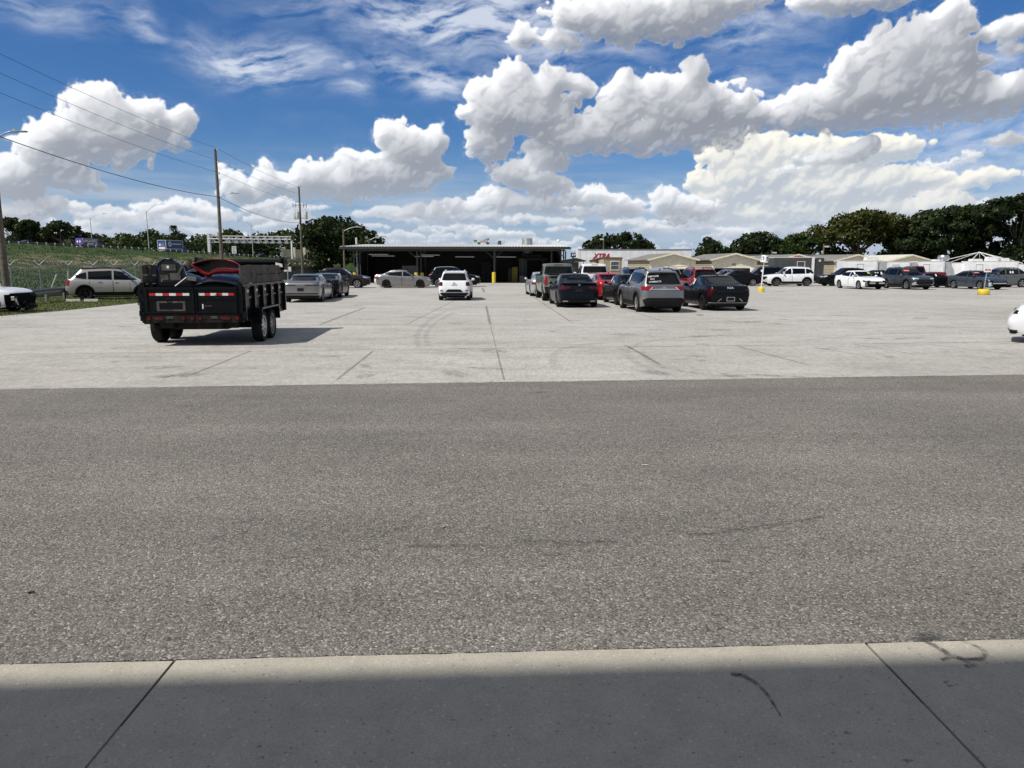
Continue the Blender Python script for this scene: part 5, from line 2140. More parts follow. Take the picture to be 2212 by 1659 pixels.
food(1822, 1912, 564, 78, 'white food trailer with a square roof unit, leftmost of the row', 1.15, .37, vent=[(2.9, 1.3, .42, 'ac')])
food(1913, 1978, 566, 79, 'plain white food trailer without roof units, second from the left', .95, .30)
food(1980, 2052, 565, 79, 'white food trailer topped by a large round metal exhaust hood', .95, .25, vent=[(2.1, .55, .22, 'ac'), (2.95, 1.15, .62, 'hood')])
food(2053, 2096, 568, 80, 'short white food trailer right of the one with the round hood', .8)
food(2098, 2190, 565, 78, 'longest white food trailer with several roof units, under the bare tent frame', .05, .16, vent=[(.6, 1.1, .28, 'ac'), (2.3, 1.3, .5, 'ac'), (3.2, 1.2, .36, 'ac')])
food(2191, 2260, 571, 84, 'white food trailer cut by the right edge of the photo', .8)

# bare tent frame
tp = at(1868 + 988, 573, 96)
pk = at((2900 + 1868 / 1.954) / 1.8228, (700 + 572 / 1.954) / 1.8228, 92)
tf = thing('tent_frame', 'bare white pyramid tent frame of thin poles above the food trailers', 'tent frame', (pk.x, 92, 0))
hz_ = at(2050, 565, 92).z
wl, wr_ = at((2900 + 1670 / 1.954) / 1.8228, 570, 92).x - pk.x, at((2900 + 2070 / 1.954) / 1.8228, 570, 92).x - pk.x
m = MB()
for (x, y) in ((wl, -3), (wr_, -3), (wl, 5), (wr_, 5), (wl * .45, -5), (wr_ * .35, -5), (wl * .2, 5.5), (wr_ * .6, 5)):
    m.tube([(0, 0, pk.z), (x, y, hz_ - .2)], .04, 6)
m.build('rafters', M['white'], tf)
m = MB()
for (x, y) in ((wl, -3), (wr_, -3), (wl, 5), (wr_, 5)):
    m.tube([(x, y, hz_ - .2), (x, y, 0)], .05, 6)
m.build('poles', M['white'], tf)

# low concrete blocks of things between shed and semi: carport with clutter
cp = thing('carport', 'dark roofed carport between the open shed and the white semi trailer', 'carport', (at(1228, 590, 96).x, 96, 0))
wz = at(1228, 560, 96).z
MB().b2(-1.0, 1.3, 0, 5, 0, wz - .35).build('wall', pmat('carport_grey', (.16, .16, .155), .8, grime=.4), cp)
m = MB(); m.prism([(-1.6, wz - .25), (.9, wz + .15), (2.1, wz - .15), (2.1, wz - .3), (-1.6, wz - .34)], -1.2, 5.5)
m.build('roof', M['shed'], cp)
MB().b2(-.5, .8, -.03, -.002, .1, wz - .9).build('door', pmat('carport_door', (.25, .26, .27), .7), cp)
for x in (-1.3, 1.8): MB().tube([(x, -1, 0), (x, -1, wz - .25)], .05, 6).build('post', M['steel'], cp)
# small billboard seen far off
bb = thing('billboard', 'small dark billboard with a white swoosh beyond the shed, left of the white semi trailer', 'billboard', (at(1238, 560, 240).x, 240, 0))
p, q = at(1233, 546, 240), at(1246.5, 555.5, 240)
MB().b2(p.x - bb.location.x, q.x - bb.location.x, 0, .4, q.z, p.z).build('board', pmat('board_dark', (.02, .03, .045), .5), bb)
m = MB()
sx_, sz_ = (q.x - p.x), (p.z - q.z)
cx_ = p.x - bb.location.x
m.tube([(cx_ + .2 * sx_, -.05, q.z + .35 * sz_), (cx_ + .4 * sx_, -.05, q.z + .75 * sz_), (cx_ + .6 * sx_, -.05, q.z + .55 * sz_), (cx_ + .85 * sx_, -.05, q.z + .8 * sz_)], .12, 6)
m.tube([(cx_ + .2 * sx_, -.05, q.z + .3 * sz_), (cx_ + .8 * sx_, -.05, q.z + .45 * sz_)], .08, 6)
m.build('board_lettering', M['white'], bb)
MB().tube([(0, .2, 0), (0, .2, q.z)], .3, 8).build('post', M['shedpost'], bb)


# ================================================================== signs in the lot
def lot_sign_tall():
    x, y = gnd(1644, 631)
    s_ = thing('lane_sign', 'white barrel sign numbered 12 and 32 on a leaning pole in a yellow base', 'sign', (x, y, 0))
    m = MB()
    m.lathe([(0, 0), (.215, 0), (.225, .10), (.215, .24), (.18, .34), (.12, .37), (0, .37)], 24)
    m.build('base', M['yellow'], s_, smooth=50)
    top = at((2960 + 530 / 10.37) / 1.8228, (1000 + 60 / 10.37) / 1.8228, y)
    bt_ = at((2960 + 500 / 10.37) / 1.8228, (1000 + 350 / 10.37) / 1.8228, y)
    dx = (top.x - x, 0, top.z)
    bx = bt_.x - x
    m = MB()
    m.tube([(0, 0, .36), (bx, 0, bt_.z)], .045, 12)
    m.build('pole', M['white'], s_, smooth=50)
    m = MB()
    h = top.z - bt_.z
    m.lathe([(0, 0), (.24, 0), (.265, .03), (.235, h - .03), (.22, h), (0, h)], 28)
    bk = m.build('barrel', pmat('barrel_white', (.85, .86, .86), .4), s_, smooth=40)
    bk.location = (bx, 0, bt_.z)
    bk.rotation_euler = (0, R(7), 0)
    for tx_, ang in (('12', -52), ('32', 28)):
        o = text('number', tx_, .40, M['gloss'], bk, (0, 0, 0), (0, 0, 0), bold=.012, sx=1)
        me = o.data
        # wrap the digits round the barrel
        for v in me.vertices:
            a = R(ang) + v.co.x * .62 / .25
            r_ = .258 + v.co.z * .5
            v.co = (r_ * math.sin(a), -r_ * math.cos(a), h * .5 + v.co.y)
        o.location = (0, 0, 0)
        o.rotation_euler = (0, 0, 0)


lot_sign_tall()
x, y = gnd(2124, 637)
s_ = thing('retail_sign', 'white sign reading RETAIL in red on a grey post in a yellow concrete tub', 'sign', (x, y, 0))
m = MB()
m.lathe([(0, 0), (.31, 0), (.345, .05), (.36, .18), (.35, .33), (.31, .37), (.10, .37), (0, .36)], 28)
m.build('tub', M['yellow'], s_, smooth=50)
st_ = at((3650 + 1330 / 5.79) / 1.8228, (950 + 600 / 5.79) / 1.8228, y)
m = MB()
m.tube([(0, 0, .30), (.10, 0, st_.z - .05)], .033, 10)
m.build('post', M['steel'], s_, smooth=50)
sw = .235
m = MB()
m.b2(-sw + .10, sw + .10, -.06, -.04, st_.z - .29, st_.z)
pl_ = m.build('board', pmat('sign_white', (.86, .86, .86), .4), s_)
text('board_text', 'RETAIL', .135, pmat('sign_text_red', (.55, .02, .03), .5), pl_, (.10, -.063, st_.z - .145), (math.pi / 2, 0, 0), bold=.006, sx=.92)

# wheel stops lying on the verge
for px, lb_ in ((159, 'pale concrete wheel stop on the grass below the grey crossover, the left one'), (198, 'pale concrete wheel stop on the grass below the grey crossover, the right one')):
    x, y = gnd(px, 652.5)
    m = MB()
    m.prism([(-.09, 0), (.09, 0), (.06, .13), (-.06, .13)], -.33, .33)
    solo('wheel_stop', m, pmat('stop_concrete', (.45, .44, .40), .85, grime=.3), lb_, 'wheel stop', loc=(x, y, .03), rz=R(-80))

# ================================================================== bank, highway, verge
def smooth01(t):
    t = min(1, max(0, t))
    return t * t * (3 - 2 * t)


FX = lambda y: -26.5 - .044 * y             # fence line
CX = lambda y: -87.3 + .317 * (y - 154)     # highway rail line
CZ = lambda y: interp([(90, 5.7), (144, 5.55), (154, 5.4), (165, 5.2), (219, 3.7), (262, 2.8)], y)
YF = lambda t: lerp(18, 150, t)
YC = lambda t: lerp(95, 275, t)


def bank_mesh():
    P_ = []
    ny, nx = 220, 70
    pts = []
    for i in range(ny):
        s_ = (i / (ny - 1)) ** 1.15
        yf, yc_ = YF(s_), YC(s_)
        for j in range(nx):
            t = j / (nx - 1)
            zc = CZ(yc_)
            z = zc * (.30 * smooth01(t * 1.25) + .70 * smooth01((t - .50) / .44)) - .006
            pts.append((lerp(FX(yf) + .5, CX(yc_) - 2.5, t), lerp(yf, yc_, t), z))
    A = np.array(pts)
    n1 = pnoise(A * np.array([.25, .25, 0]) + 3.1, 3)
    n2 = pnoise(A * np.array([.9, .9, 0]) + 7.7, 4)
    w = np.clip(A[:, 2] * .8, 0, 1)
    A[:, 2] += (n1 * .55 + n2 * .35) * w * .8
    A = A.reshape(ny, nx, 3)
    A[:, -5:, 2] = np.array([CZ(YC((i / (ny - 1)) ** 1.15)) for i in range(ny)])[:, None]
    m = MB()
    m.grid([[tuple(p) for p in row] for row in A.tolist()])
    o = m.build('grass_bank', M['field'], smooth=80)
    o['kind'] = 'structure'
    return A


BANK = bank_mesh()
M['road'] = pmat('highway_surface', (.16, .16, .155), .9)
m = MB()
P_ = []
for i in range(60):
    y = 80 + 230 * i / 59
    P_.append([(CX(y) - 1.2, y, CZ(y) + .02), (CX(y) - 14, y + 4, CZ(y) - .45), (CX(y) - 45, y + 14, CZ(y) - .9), (CX(y) - 150, y + 30, 1.5)])
m.grid(P_)
struct('highway', m, M['road'])
quad_sheet('grass_verge', [(-19.3, 18), (-19.4, 26), (-18.85, 31), (-18.9, 37.5), (-20.3, 52), (-22.3, 68), (-22.3, 90), (-15, 100), (-15, 130), (-34, 130), (-27, 18)], .012, M['grass'])

# grass blades: verge tufts and rank growth on the bank, one scattered mesh each


def blades(name, spots_, mat, h0, h1, w, seed):
    rnd = np.random.RandomState(seed)
    S = np.array(spots_)
    n = len(S)
    a = rnd.rand(n) * 6.283
    h = h0 + (h1 - h0) * rnd.rand(n)
    ww = w * (.6 + .8 * rnd.rand(n))
    dx, dy = np.cos(a) * ww, np.sin(a) * ww
    lean = (rnd.rand(n, 2) - .5) * h[:, None] * .9
    V = np.zeros((n, 3, 3))
    V[:, 0] = S + np.c_[-dx, -dy, -.02 * np.ones(n)]
    V[:, 1] = S + np.c_[dx, dy, -.02 * np.ones(n)]
    V[:, 2] = S + np.c_[lean, h]
    me = np_mesh(name, V.reshape(-1, 3), np.arange(n * 3).reshape(-1, 3), False)
    me.materials.append(mat)
    o = bpy.data.objects.new(name, me)
    COL.objects.link(o)
    o['kind'] = 'stuff'


M['blade'] = pmat('grass_blade', (.095, .125, .035), .8, var=.6, scale=1.2)
M['bladedry'] = pmat('dry_grass', (.15, .135, .06), .85, var=.5, scale=2)
M['bankblade'] = pmat('bank_grass_blade', (.060, .105, .022), .8, var=.55, scale=.15)
rnd = random.Random(21)
sp_, sd_ = [], []
for i in range(26000):
    y = 24 + 24 * rnd.random()
    xl_ = interp([(18, -19.3), (26, -19.4), (31, -18.85), (37.5, -18.9), (52, -20.3)], y)
    x = rnd.uniform(-27, xl_ + .05)
    (sd_ if rnd.random() < .35 else sp_).append((x, y, .01))
for i in range(3000):
    y = rnd.gauss(28.4, .6)
    sd_.append((rnd.gauss(-20.4, .5), y, .01))
blades('verge_grass', sp_, M['blade'], .03, .09, .018, 1)
blades('dry_verge_grass', sd_, M['bladedry'], .03, .11, .018, 2)
sp_ = []
ny, nx = BANK.shape[:2]
for i in range(60000):
    a, b = rnd.random() * (ny - 2), 2 + rnd.random() * (nx - 9)
    i0, j0 = int(a), int(b)
    p = BANK[i0, j0] * (1 - (b - j0)) + BANK[i0, j0 + 1] * (b - j0)
    q = BANK[i0 + 1, j0]
    y = p[1] + (q[1] - p[1]) * (a - i0)
    if pnoise(np.array([[p[0] * .3, y * .3, 0]]), 9)[0] < -.28: continue
    sp_.append((p[0] + rnd.uniform(-.2, .2), y, p[2]))
blades('bank_grass_blades', sp_, M['bankblade'], .08, .30, .07, 3)

# ------------------------------------------------------------------ chain link fence
def link_mat(name, col, dens):
    m = bpy.data.materials.new(name)
    m.use_nodes = True
    nt = NT(m.node_tree)
    b = nt.n['Principled BSDF']
    b.inputs['Base Color'].default_value = (*col, 1)
    b.inputs['Metallic'].default_value = .3
    b.inputs['Roughness'].default_value = .5
    geo = nt.new('ShaderNodeNewGeometry')
    x, y, z = nt.sep(geo.outputs['Position'])
    k = 2 * math.pi / .075
    a1 = nt.m('SINE', nt.m('MULTIPLY', nt.m('ADD', y, z), k))
    a2 = nt.m('SINE', nt.m('MULTIPLY', nt.m('SUBTRACT', y, z), k))
    f = nt.m('MAXIMUM', nt.m('GREATER_THAN', a1, dens), nt.m('GREATER_THAN', a2, dens))
    nt.l.new(f, b.inputs['Alpha'])
    return m


M['link'] = link_mat('chain_link_wire', (.30, .33, .32), .90)
M['galv'] = pmat('fence_galvanised', (.30, .33, .31), .5, .4)
M['galvl'] = pmat('fence_arm_galvanised', (.55, .57, .55), .5, .4)
fence = thing('chain_link_fence', 'long chain link fence with Y arms and barbed wire before the grass bank', 'fence', (0, 0, 0))
ys = [30 + 3.05 * i for i in range(-3, 14)]
ys = [40.9, 42.06 + .9, 45.9, 49.2, 52.4, 55.2, 58.6, 61.7, 64.8, 67.9, 71.0] if False else [33.0, 36.2, 39.3, 42.3, 45.1, 48.3, 51.4, 54.3, 57.6, 60.7, 63.8, 66.9, 70.0]
FH = 1.88
m = MB()
m.grid([[(FX(y), y, .05), (FX(y), y, FH)] for y in ys])
m.build('wire_mesh', M['link'], fence)
m = MB()
m.tube([(FX(y), y, FH) for y in ys], .025, 6)
m.build('top_rail', M['galv'], fence, smooth=60)
for y in ys:
    MB().tube([(FX(y), y, 0), (FX(y), y, FH + .02)], .034, 8).build('post', M['galv'], fence, smooth=60)
    a = MB()
    for sg in (-1, 1):
        a.tube([(FX(y), y, FH), (FX(y) + sg * .30, y + sg * .05, FH + .30)], .024, 6)
    a.build('barb_arm', M['galvl'], fence)
m = MB()
for sg in (-1, 1):
    for t in (.35, .68, 1.0):
        m.tube([(FX(y) + sg * .30 * t, y, FH + .30 * t - .0) for y in ys], .006, 3)
m.build('barbed_wire', M['galv'], fence)
for px_, y0 in ((780, 41), (1060, 46), (1305, 52), (1555, 56)):
    p = at(px_ / 2.91 / 1.8228, 600, y0 + 4)
    MB().tube([(p.x, y0 + 4, 0), (p.x, y0 + 4, 1.55)], .035, 6).build('old_post', M['galvl'], fence)
p = at(200 - 2, 600, 43.5)
MB().tube([(at(560 / 2.91 / 1.8228, 600, 44).x, 44, .35), (at(630 / 2.91 / 1.8228, 600, 44).x, 44.2, 1.35)], .04, 6).build('brace', M['galvl'], fence)

M['slat'] = pmat('privacy_slats', (.105, .115, .105), .7, var=.35, scale=4, grime=.3)
f2 = thing('slatted_fence', 'grey chain link fence filled with vertical privacy slats and overgrown with brown vines', 'fence', (0, 0, 0))
m = MB()
yy = np.linspace(70.2, 122, 900)
P_ = []
for i, y in enumerate(yy):
    o_ = .03 if (i // 3) % 2 else 0
    P_.append([(FX(y) + o_, y, .02), (FX(y) + o_, y, 1.82)])
m.grid(P_)
m.build('slats', M['slat'], f2)
for y in np.arange(70.2, 122, 3.05):
    MB().tube([(FX(y) + .05, y, 0), (FX(y) + .05, y, 1.9)], .035, 6).build('post', M['galv'], f2)
    a = MB()
    for sg in (-1, 1):
        a.tube([(FX(y), y, 1.88), (FX(y) + sg * .33, y + .05 * sg, 2.22)], .03, 5)
    a.build('barb_arm', M['galvl'], f2)
sp_ = []
for i in range(9000):
    y = rnd.uniform(68, 118)
    sp_.append((FX(y) + rnd.gauss(-.1, .25), y, max(.9, min(2.4, rnd.gauss(1.75, .3)))))
blades('brown_vines', sp_, pmat('vine', (.075, .06, .035), .9, var=.5), -.25, .30, .07, 8)

# ------------------------------------------------------------------ guardrails
M['rail'] = pmat('guardrail_grey', (.25, .27, .28), .45, .5, grime=.3)
gr_ = thing('guardrail', 'grey steel guardrail along the grass verge beside the lot', 'guardrail', (0, 0, 0))
pts = [(-21.9, 29.5), (-23.4, 36.6), (-24.3, 40.0), (-24.9, 47), (-25.4, 56), (-26.2, 68), (-27, 84)]


def wbeam(pts, z0, mat, parent, hgt=.31, flip=1):
    prof = [(0, 0), (.04, .04), (.04, .09), (-.02, .15), (.04, .21), (.04, .27), (0, .31)]
    m = MB()
    P_ = []
    for p in pts:
        z = z0 if len(p) < 3 else p[2] + z0
        P_.append([(p[0] + flip * q[0], p[1], z + q[1] * hgt / .31) for q in prof])
    m.grid(P_)
    P_ = [[(q[0] - flip * .01, q[1], q[2]) for q in row] for row in P_]
    m.grid(P_)
    return m.build('rail', mat, parent, smooth=60)


wbeam(pts, .42, M['rail'], gr_)
for i in range(22):
    y = 31 + i * 2.4
    x = interp([(b, a) for a, b in pts], y)
    MB().b2(x - .13, x - .03, y - .07, y + .07, 0, .70).build('rail_post', M['rail'], gr_)
cw = thing('low_wall', 'low stained concrete wall behind the verge guardrail', 'wall', (0, 0, 0))
m = MB()
m.grid([[(FX(y) + .45, y, 0), (FX(y) + .45, y, .42), (FX(y) + .2, y, .42), (FX(y) + .2, y, 0)] for y in (24, 36, 48, 60, 72)])
m.build('wall', pmat('stained_wall', (.15, .14, .12), .9, grime=.5), cw)
hg = thing('guardrail', 'long highway guardrail with pale posts along the crest of the grass bank', 'guardrail', (0, 0, 0))
wbeam([(CX(y), y, CZ(y)) for y in range(100, 270, 4)], .28, pmat('old_rail', (.13, .135, .13), .6, .3), hg)
M['railpost'] = pmat('pale_post', (.42, .42, .38), .8)
for i in range(78):
    y = 118 + i * 1.82
    MB().b2(CX(y) + .02, CX(y) + .20, y - .10, y + .10, CZ(y) - .3, CZ(y) + .72).build('rail_post', M['railpost'], hg)

# ------------------------------------------------------------------ utility poles, lamps, wires
def pole(name, x, y, h, r, label, arms=None):
    t_ = thing(name, label, 'utility pole', (x, y, 0), 0, 'wooden utility poles along the fence')
    m = MB()
    m.tube([(0, 0, -.1), (.0, 0, h * .33), (.02, 0, h * .66), (0, 0, h)], r, 12, r1=r * .68)
    m.build('pole', M['wood'], t_, smooth=60)
    return t_


PX = [(-24.42, 36.0, 11.9), (at(479, 557, 66).x, 66.0, 11.75), (at(653.5, 585, 96).x, 96.0, 11.7)]
pl_lab = ['thick wooden utility pole at the left edge of the photo, carrying a street lamp', 'wooden utility pole behind the dump trailer with a short lamp arm', 'wooden utility pole with three grey transformer cans beside the big oak']
poles = [pole('utility_pole', x, y, h, .165, pl_lab[i]) for i, (x, y, h) in enumerate(PX)]


def cobra(parent, z, reach, rise, dirx=1, diry=0, size=1.0):
    m = MB()
    pts_ = []
    for i in range(9):
        t = i / 8
        pts_.append((dirx * reach * t, diry * reach * t, z + rise * math.sin(t * math.pi / 2)))
    m.tube(pts_, .03 * size, 8)
    a = m.build('lamp_arm', M['steel'], parent, smooth=60)
    h = MB()
    x, y, zz = pts_[-1]
    h.grid([[(x + dirx * s_ * size, y + diry * s_ * size + w_ * size, zz + (.05 if abs(w_) < .1 else .02) * size * (1 - .6 * s_) - (0 if k else .0)) for w_ in (-.15, -.08, .08, .15)] for k, s_ in enumerate((-.02, .15, .45, .68))])
    h.box((x + dirx * .3 * size, y + diry * .3 * size, zz - .005), (.66 * size if dirx else .28 * size, .28 * size if dirx else .66 * size, .03 * size))
    h.b2(x + dirx * .10 - .04, x + dirx * .10 + .04, y - .04, y + .04, zz + .05, zz + .13)
    h.build('lamp_head', pmat('lamp_head_grey', (.50, .52, .53), .4, .3), parent, smooth=50)


cobra(poles[0], 7.50, 1.05, .55, 1, 0, 1.0)
cobra(poles[1], 7.6, 1.15, .45, 1, 0, 1.0)
# transformers on the third pole
m = MB()
for dx, dy in ((-.62, 0), (-.22, -.32), (.72, 0)):
    m.lathe([(0, 8.0), (.22, 8.0), (.24, 8.1), (.24, 8.85), (.20, 8.95), (0, 9.0)], 14, (dx, dy, -.35))
    m.tube([(dx, dy, 8.6), (dx, dy, 8.85)], .03, 6)
m.build('transformer', pmat('transformer_grey', (.50, .52, .52), .5), poles[2], smooth=50)
m = MB()
m.b2(-.9, .9, -.06, .06, 9.35, 9.45)
m.b2(-.8, .9, -.06, .06, 7.75, 7.83)
for x in (-.85, -.5, .5, .85):
    m.tube([(x, 0, 9.45), (x, 0, 9.7)], .04, 6)
    m.tube([(x, -.0, 9.1), (x, -.0, 9.35)], .05, 6)
m.build('crossarm', M['steel'], poles[2])
for k in (1, 2):
    m = MB()
    for z in (11.68, 10.65, 9.65):
        m.tube([(0, 0, z), (.22, -.05, z + .05)], .03, 6)
        m.tube([(.24, -.05, z - .02), (.24, -.05, z + .16)], .055, 8)
    m.build('insulator', M['galvl'], poles[k])


def wire(a, b, sag, r, label, n=24):
    m = MB()
    m.tube([(lerp(a[0], b[0], t), lerp(a[1], b[1], t), lerp(a[2], b[2], t) - sag * 4 * t * (1 - t)) for t in [i / n for i in range(n + 1)]], r, 5, cap=False)
    return solo('overhead_wire', m, M['wire'], label, 'wire', 'overhead wires between the utility poles', smooth=80)


M['wire'] = pmat('wire_dark', (.025, .027, .03), .6)
zl = ['top', 'middle', 'lower']
for i, (za, zb_) in enumerate(((11.80, 11.78), (10.90, 10.78), (9.97, 9.77))):
    wire((PX[0][0] + .2, PX[0][1], za), (PX[1][0] + .24, PX[1][1], zb_), .22, .011, '%s thin power line between the left edge and the pole behind the trailer' % zl[i])
    wire((PX[1][0] + .24, PX[1][1], zb_), (PX[2][0] + .1, PX[2][1], [11.6, 10.75, 9.72][i]), .25, .012, '%s thin power line between the pole behind the trailer and the transformer pole' % zl[i])
    wire((PX[0][0] + .2, PX[0][1], za), (PX[0][0] + 2, 6, za), .3, .011, '%s thin power line running off the upper left edge' % zl[i])
wire((PX[0][0] + .1, PX[0][1], 7.95), (PX[1][0], PX[1][1], 7.75), .42, .022, 'thick black cable sagging between the left edge and the pole behind the trailer')
wire((PX[1][0], PX[1][1], 7.75), (PX[2][0], PX[2][1], 7.2), .55, .022, 'thick black cable sagging from the pole behind the trailer to the transformer pole')
wire((PX[0][0] + .1, PX[0][1], 7.95), (PX[0][0] + 2, 6, 8.1), .42, .022, 'thick black cable running off the left edge of the photo')


def street_lamp(px, pyt, Y, zbase, reach, label, mat='galvl', r=.09, dirx=1, size=1.0, double=False, arm_rise=.7, name='street_lamp'):
    p = at(px, pyt, Y)
    t_ = thing(name, label, 'street lamp', (p.x, Y, zbase), 0)
    m = MB()
    h = p.z - zbase - arm_rise * .5
    m.tube([(0, 0, 0), (0, 0, h)], r, 10, r1=r * .7)
    m.build('pole', M[mat], t_, smooth=60)
    cobra(t_, h - .25, reach, arm_rise, dirx, 0, size)
    if double: cobra(t_, h - .25, reach, arm_rise, -dirx, 0, size)
    return t_


street_lamp(194, 465, 205, 3, 3.6, 'tall highway lamp behind the purple van', r=.11, size=1.5, arm_rise=1.4)
street_lamp(315, 447, 175, 3, 3.4, 'tall highway lamp right of the purple van, the tallest one on the left', r=.11, size=1.5, arm_rise=1.8)
street_lamp(543, 481, 235, 3, 3.6, 'highway lamp with two arms behind the white gantry', r=.11, size=1.5, double=True, arm_rise=1.6)
street_lamp(741, 490, 79, 0, 1.3, 'wooden lamp post at the left corner of the shed', mat='wood', r=.11, size=1.0, arm_rise=.45)
street_lamp(797, 511, 98, 0, 1.5, 'smaller lamp post seen above the left part of the shed roof', mat='wood', r=.11, size=1.2, arm_rise=.5)
# conduit mast by the shed
p = at(770, 517, 81)
mm = thing('antenna_mast', 'thin mast with a small white cylinder standing at the left post of the shed', 'mast', (p.x, 80.9, 0))
MB().tube([(0, 0, 0), (0, 0, p.z - .5)], .05, 8).build('pole', M['steel'], mm)
MB().lathe([(0, p.z - .55), (.10, p.z - .5), (.10, p.z + .15), (0, p.z + .2)], 12).build('cylinder', M['plate'], mm)
for px, pyt, pyb, Y, lb_ in ((1780, 527, 585, 104, 'slim wooden post with a small lamp in front of the umbrella shaped tree'), (1668, 541, 560, 118, 'slim post standing behind the third garage'), (1304, 512, 545, 125, 'thin pole with a bracket left of the tree behind the white semi trailer')):
    p = at(px, pyt, Y)
    t_ = thing('lamp_post', lb_, 'post', (p.x, Y, 0))
    MB().tube([(0, 0, 0), (0, 0, p.z)], .10, 8).build('pole', M['wood'], t_)
    MB().b2(-.6 if px == 1304 else .05, -.0 if px == 1304 else .7, -.1, .1, p.z - .45, p.z - .25).build('lamp_head', M['plate'], t_)

# backs of two small signs on a post by the verge
p = at(621, 580, 64)
t_ = thing('small_sign', 'two small blank sign backs side by side on a thin post beyond the silver sedans', 'sign', (p.x, 64, 0))
zt = at(621, 575.5, 64).z
zb_ = at(621, 586.5, 64).z
MB().b2(-.30, -.02, -.02, 0, zb_, zt).build('sign_plate', M['plate'], t_)
MB().b2(.04, .31, -.02, 0, zb_, zt - .03).build('sign_plate', M['plate'], t_)
MB().b2(-.02, .03, -.05, -.021, 0, zt + .03).build('post', M['steel'], t_)

# gantry
GA, GB = at(453.6, 555, 215), at(652, 555, 222)
ga = thing('highway_gantry', 'white steel truss gantry spanning the highway', 'gantry', (0, 0, 0))
z1, z2, z3 = at(453, 509.5, 215).z, at(453, 516, 215).z, at(453, 523, 215).z
m = MB()
for (z, dy, r_) in ((z1, 0, .12), (z3, 0, .12), (z1, 1.6, .10), (z3, 1.6, .10), (z2, -.5, .16)):
    m.tube([(GA.x + .2, 215 + dy, z), (GB.x, 222 + dy, z)], r_, 6)
n = 14
for i in range(n):
    for dy in (0, 1.6):
        a = (lerp(GA.x, GB.x, i / n), lerp(215, 222, i / n) + dy, z1)
        b = (lerp(GA.x, GB.x, (i + .7) / n), lerp(215, 222, (i + .7) / n) + dy, z3)
        m.tube([a, b], .09, 5)
m.build('truss', M['white'], ga)
m = MB()
for i in range(9):
    t = .22 + .078 * i
    x, y = lerp(GA.x, GB.x, t), lerp(215, 222, t)
    m.b2(x - .55, x + .55, y - .7, y - .1, z3 - .25, z3 + .25)
    m.b2(x - .3, x + .3, y - .6, y - .3, z3 + .3, z1 - .2)
m.build('camera_box', pmat('box_grey', (.35, .35, .36), .5), ga)
MB().b2(GA.x - .35, GA.x + .35, 214.6, 215.6, 1, z1 + .6).build('column', M['plate'], ga)
p = at(630, 520, 219)
MB().tube([(p.x, 219, 2), (p.x, 219, z2)], .28, 10).build('column', M['white'], ga)
# speed sign
p, q = at(500.5, 532, 192), at(511, 547.5, 192)
t_ = thing('speed_sign', 'small white speed limit sign beside the highway below the gantry', 'sign', ((p.x + q.x) / 2, 192, 0))
w_ = (q.x - p.x) / 2
sgp = MB().b2(-w_, w_, -.05, 0, q.z, p.z).build('sign_plate', M['white'], t_)
text('sign_text', 'SPEED\nLIMIT', .38, M['gloss'], sgp, (0, -.06, lerp(q.z, p.z, .68)), (math.pi / 2, 0, 0))
text('sign_text', '55', .75, M['gloss'], sgp, (0, -.06, lerp(q.z, p.z, .24)), (math.pi / 2, 0, 0), bold=.01)
MB().tube([(0, .05, 2.5), (0, .05, q.z)], .06, 6).build('post', M['steel'], t_)
# noise wall
nw = thing('boundary_wall', 'beige boundary wall with pale caps beyond the highway, left of the big oak', 'wall', (0, 0, 0))
a, b, c_ = at(607, 537, 224), at(616, 537.5, 227), at(702, 547, 236)
M['beige'] = pmat('beige_stucco', (.56, .50, .37), .8)
M['beigel'] = pmat('cream_stucco', (.62, .58, .42), .8)
m = MB()
m.prism([(b.x, b.y), (c_.x, c_.y), (c_.x + .6, c_.y + .3), (b.x + .6, b.y + .3)], 1.0, b.z - .15, 'Z')
m.build('wall', M['beige'], nw)
m = MB()
for t in (0, .25, .5, .75):
    x, y = lerp(b.x, c_.x, t) - .3, lerp(b.y, c_.y, t) - .1
    m.b2(x - .5, x + .5, y - .8, y - .1, 1.5, b.z + .45)
m.build('pillar', M['beige'], nw)
m = MB()
m.prism([(a.x, a.y), (b.x - .02, b.y), (b.x - .02, b.y + .6), (a.x, a.y + .6)], 3.2, a.z + .3, 'Z')
m.build('end_wall', M['beigel'], nw)
# green overhead road sign beyond the shed
sgn = thing('highway_sign', 'green and white overhead highway sign showing above the shed roof', 'road sign', (0, 0, 0))
f_ = lambda cx, cy: at((1840 + cx / 13.825) / 1.8228, (930 + cy / 13.825) / 1.8228, 260)
M['sgreen'] = pmat('sign_green', (.0, .16, .10), .5)
p, q = f_(345, 205), f_(1200, 450)
gp = MB().b2(p.x, q.x, 260, 260.3, q.z - 2, p.z).build('green_panel', M['sgreen'], sgn)
p, q = f_(540, 210), f_(1195, 335)
wp = MB().b2(p.x, q.x, 259.9, 259.99, q.z, p.z).build('white_panel', M['white'], gp)
p, q = f_(975, 120), f_(1200, 190)
ep = MB().b2(p.x, q.x, 260, 260.3, q.z, p.z).build('exit_tab', M['sgreen'], sgn)
c_ = f_(765, 268)
text('sign_text', 'Epass', .55, M['xred'], wp, (c_.x, 259.85, c_.z), (math.pi / 2, 0, 0), shear=.3, sx=1.1)
c_ = f_(1000, 265)
text('sign_text', 'TOLL BY\nPLATE', .55, M['gloss'], wp, (c_.x, 259.85, c_.z), (math.pi / 2, 0, 0))
c_ = f_(1090, 155)
text('sign_text', 'EXIT 3B', .8, M['white'], ep, (c_.x, 259.95, c_.z), (math.pi / 2, 0, 0))
c_ = f_(435, 300)
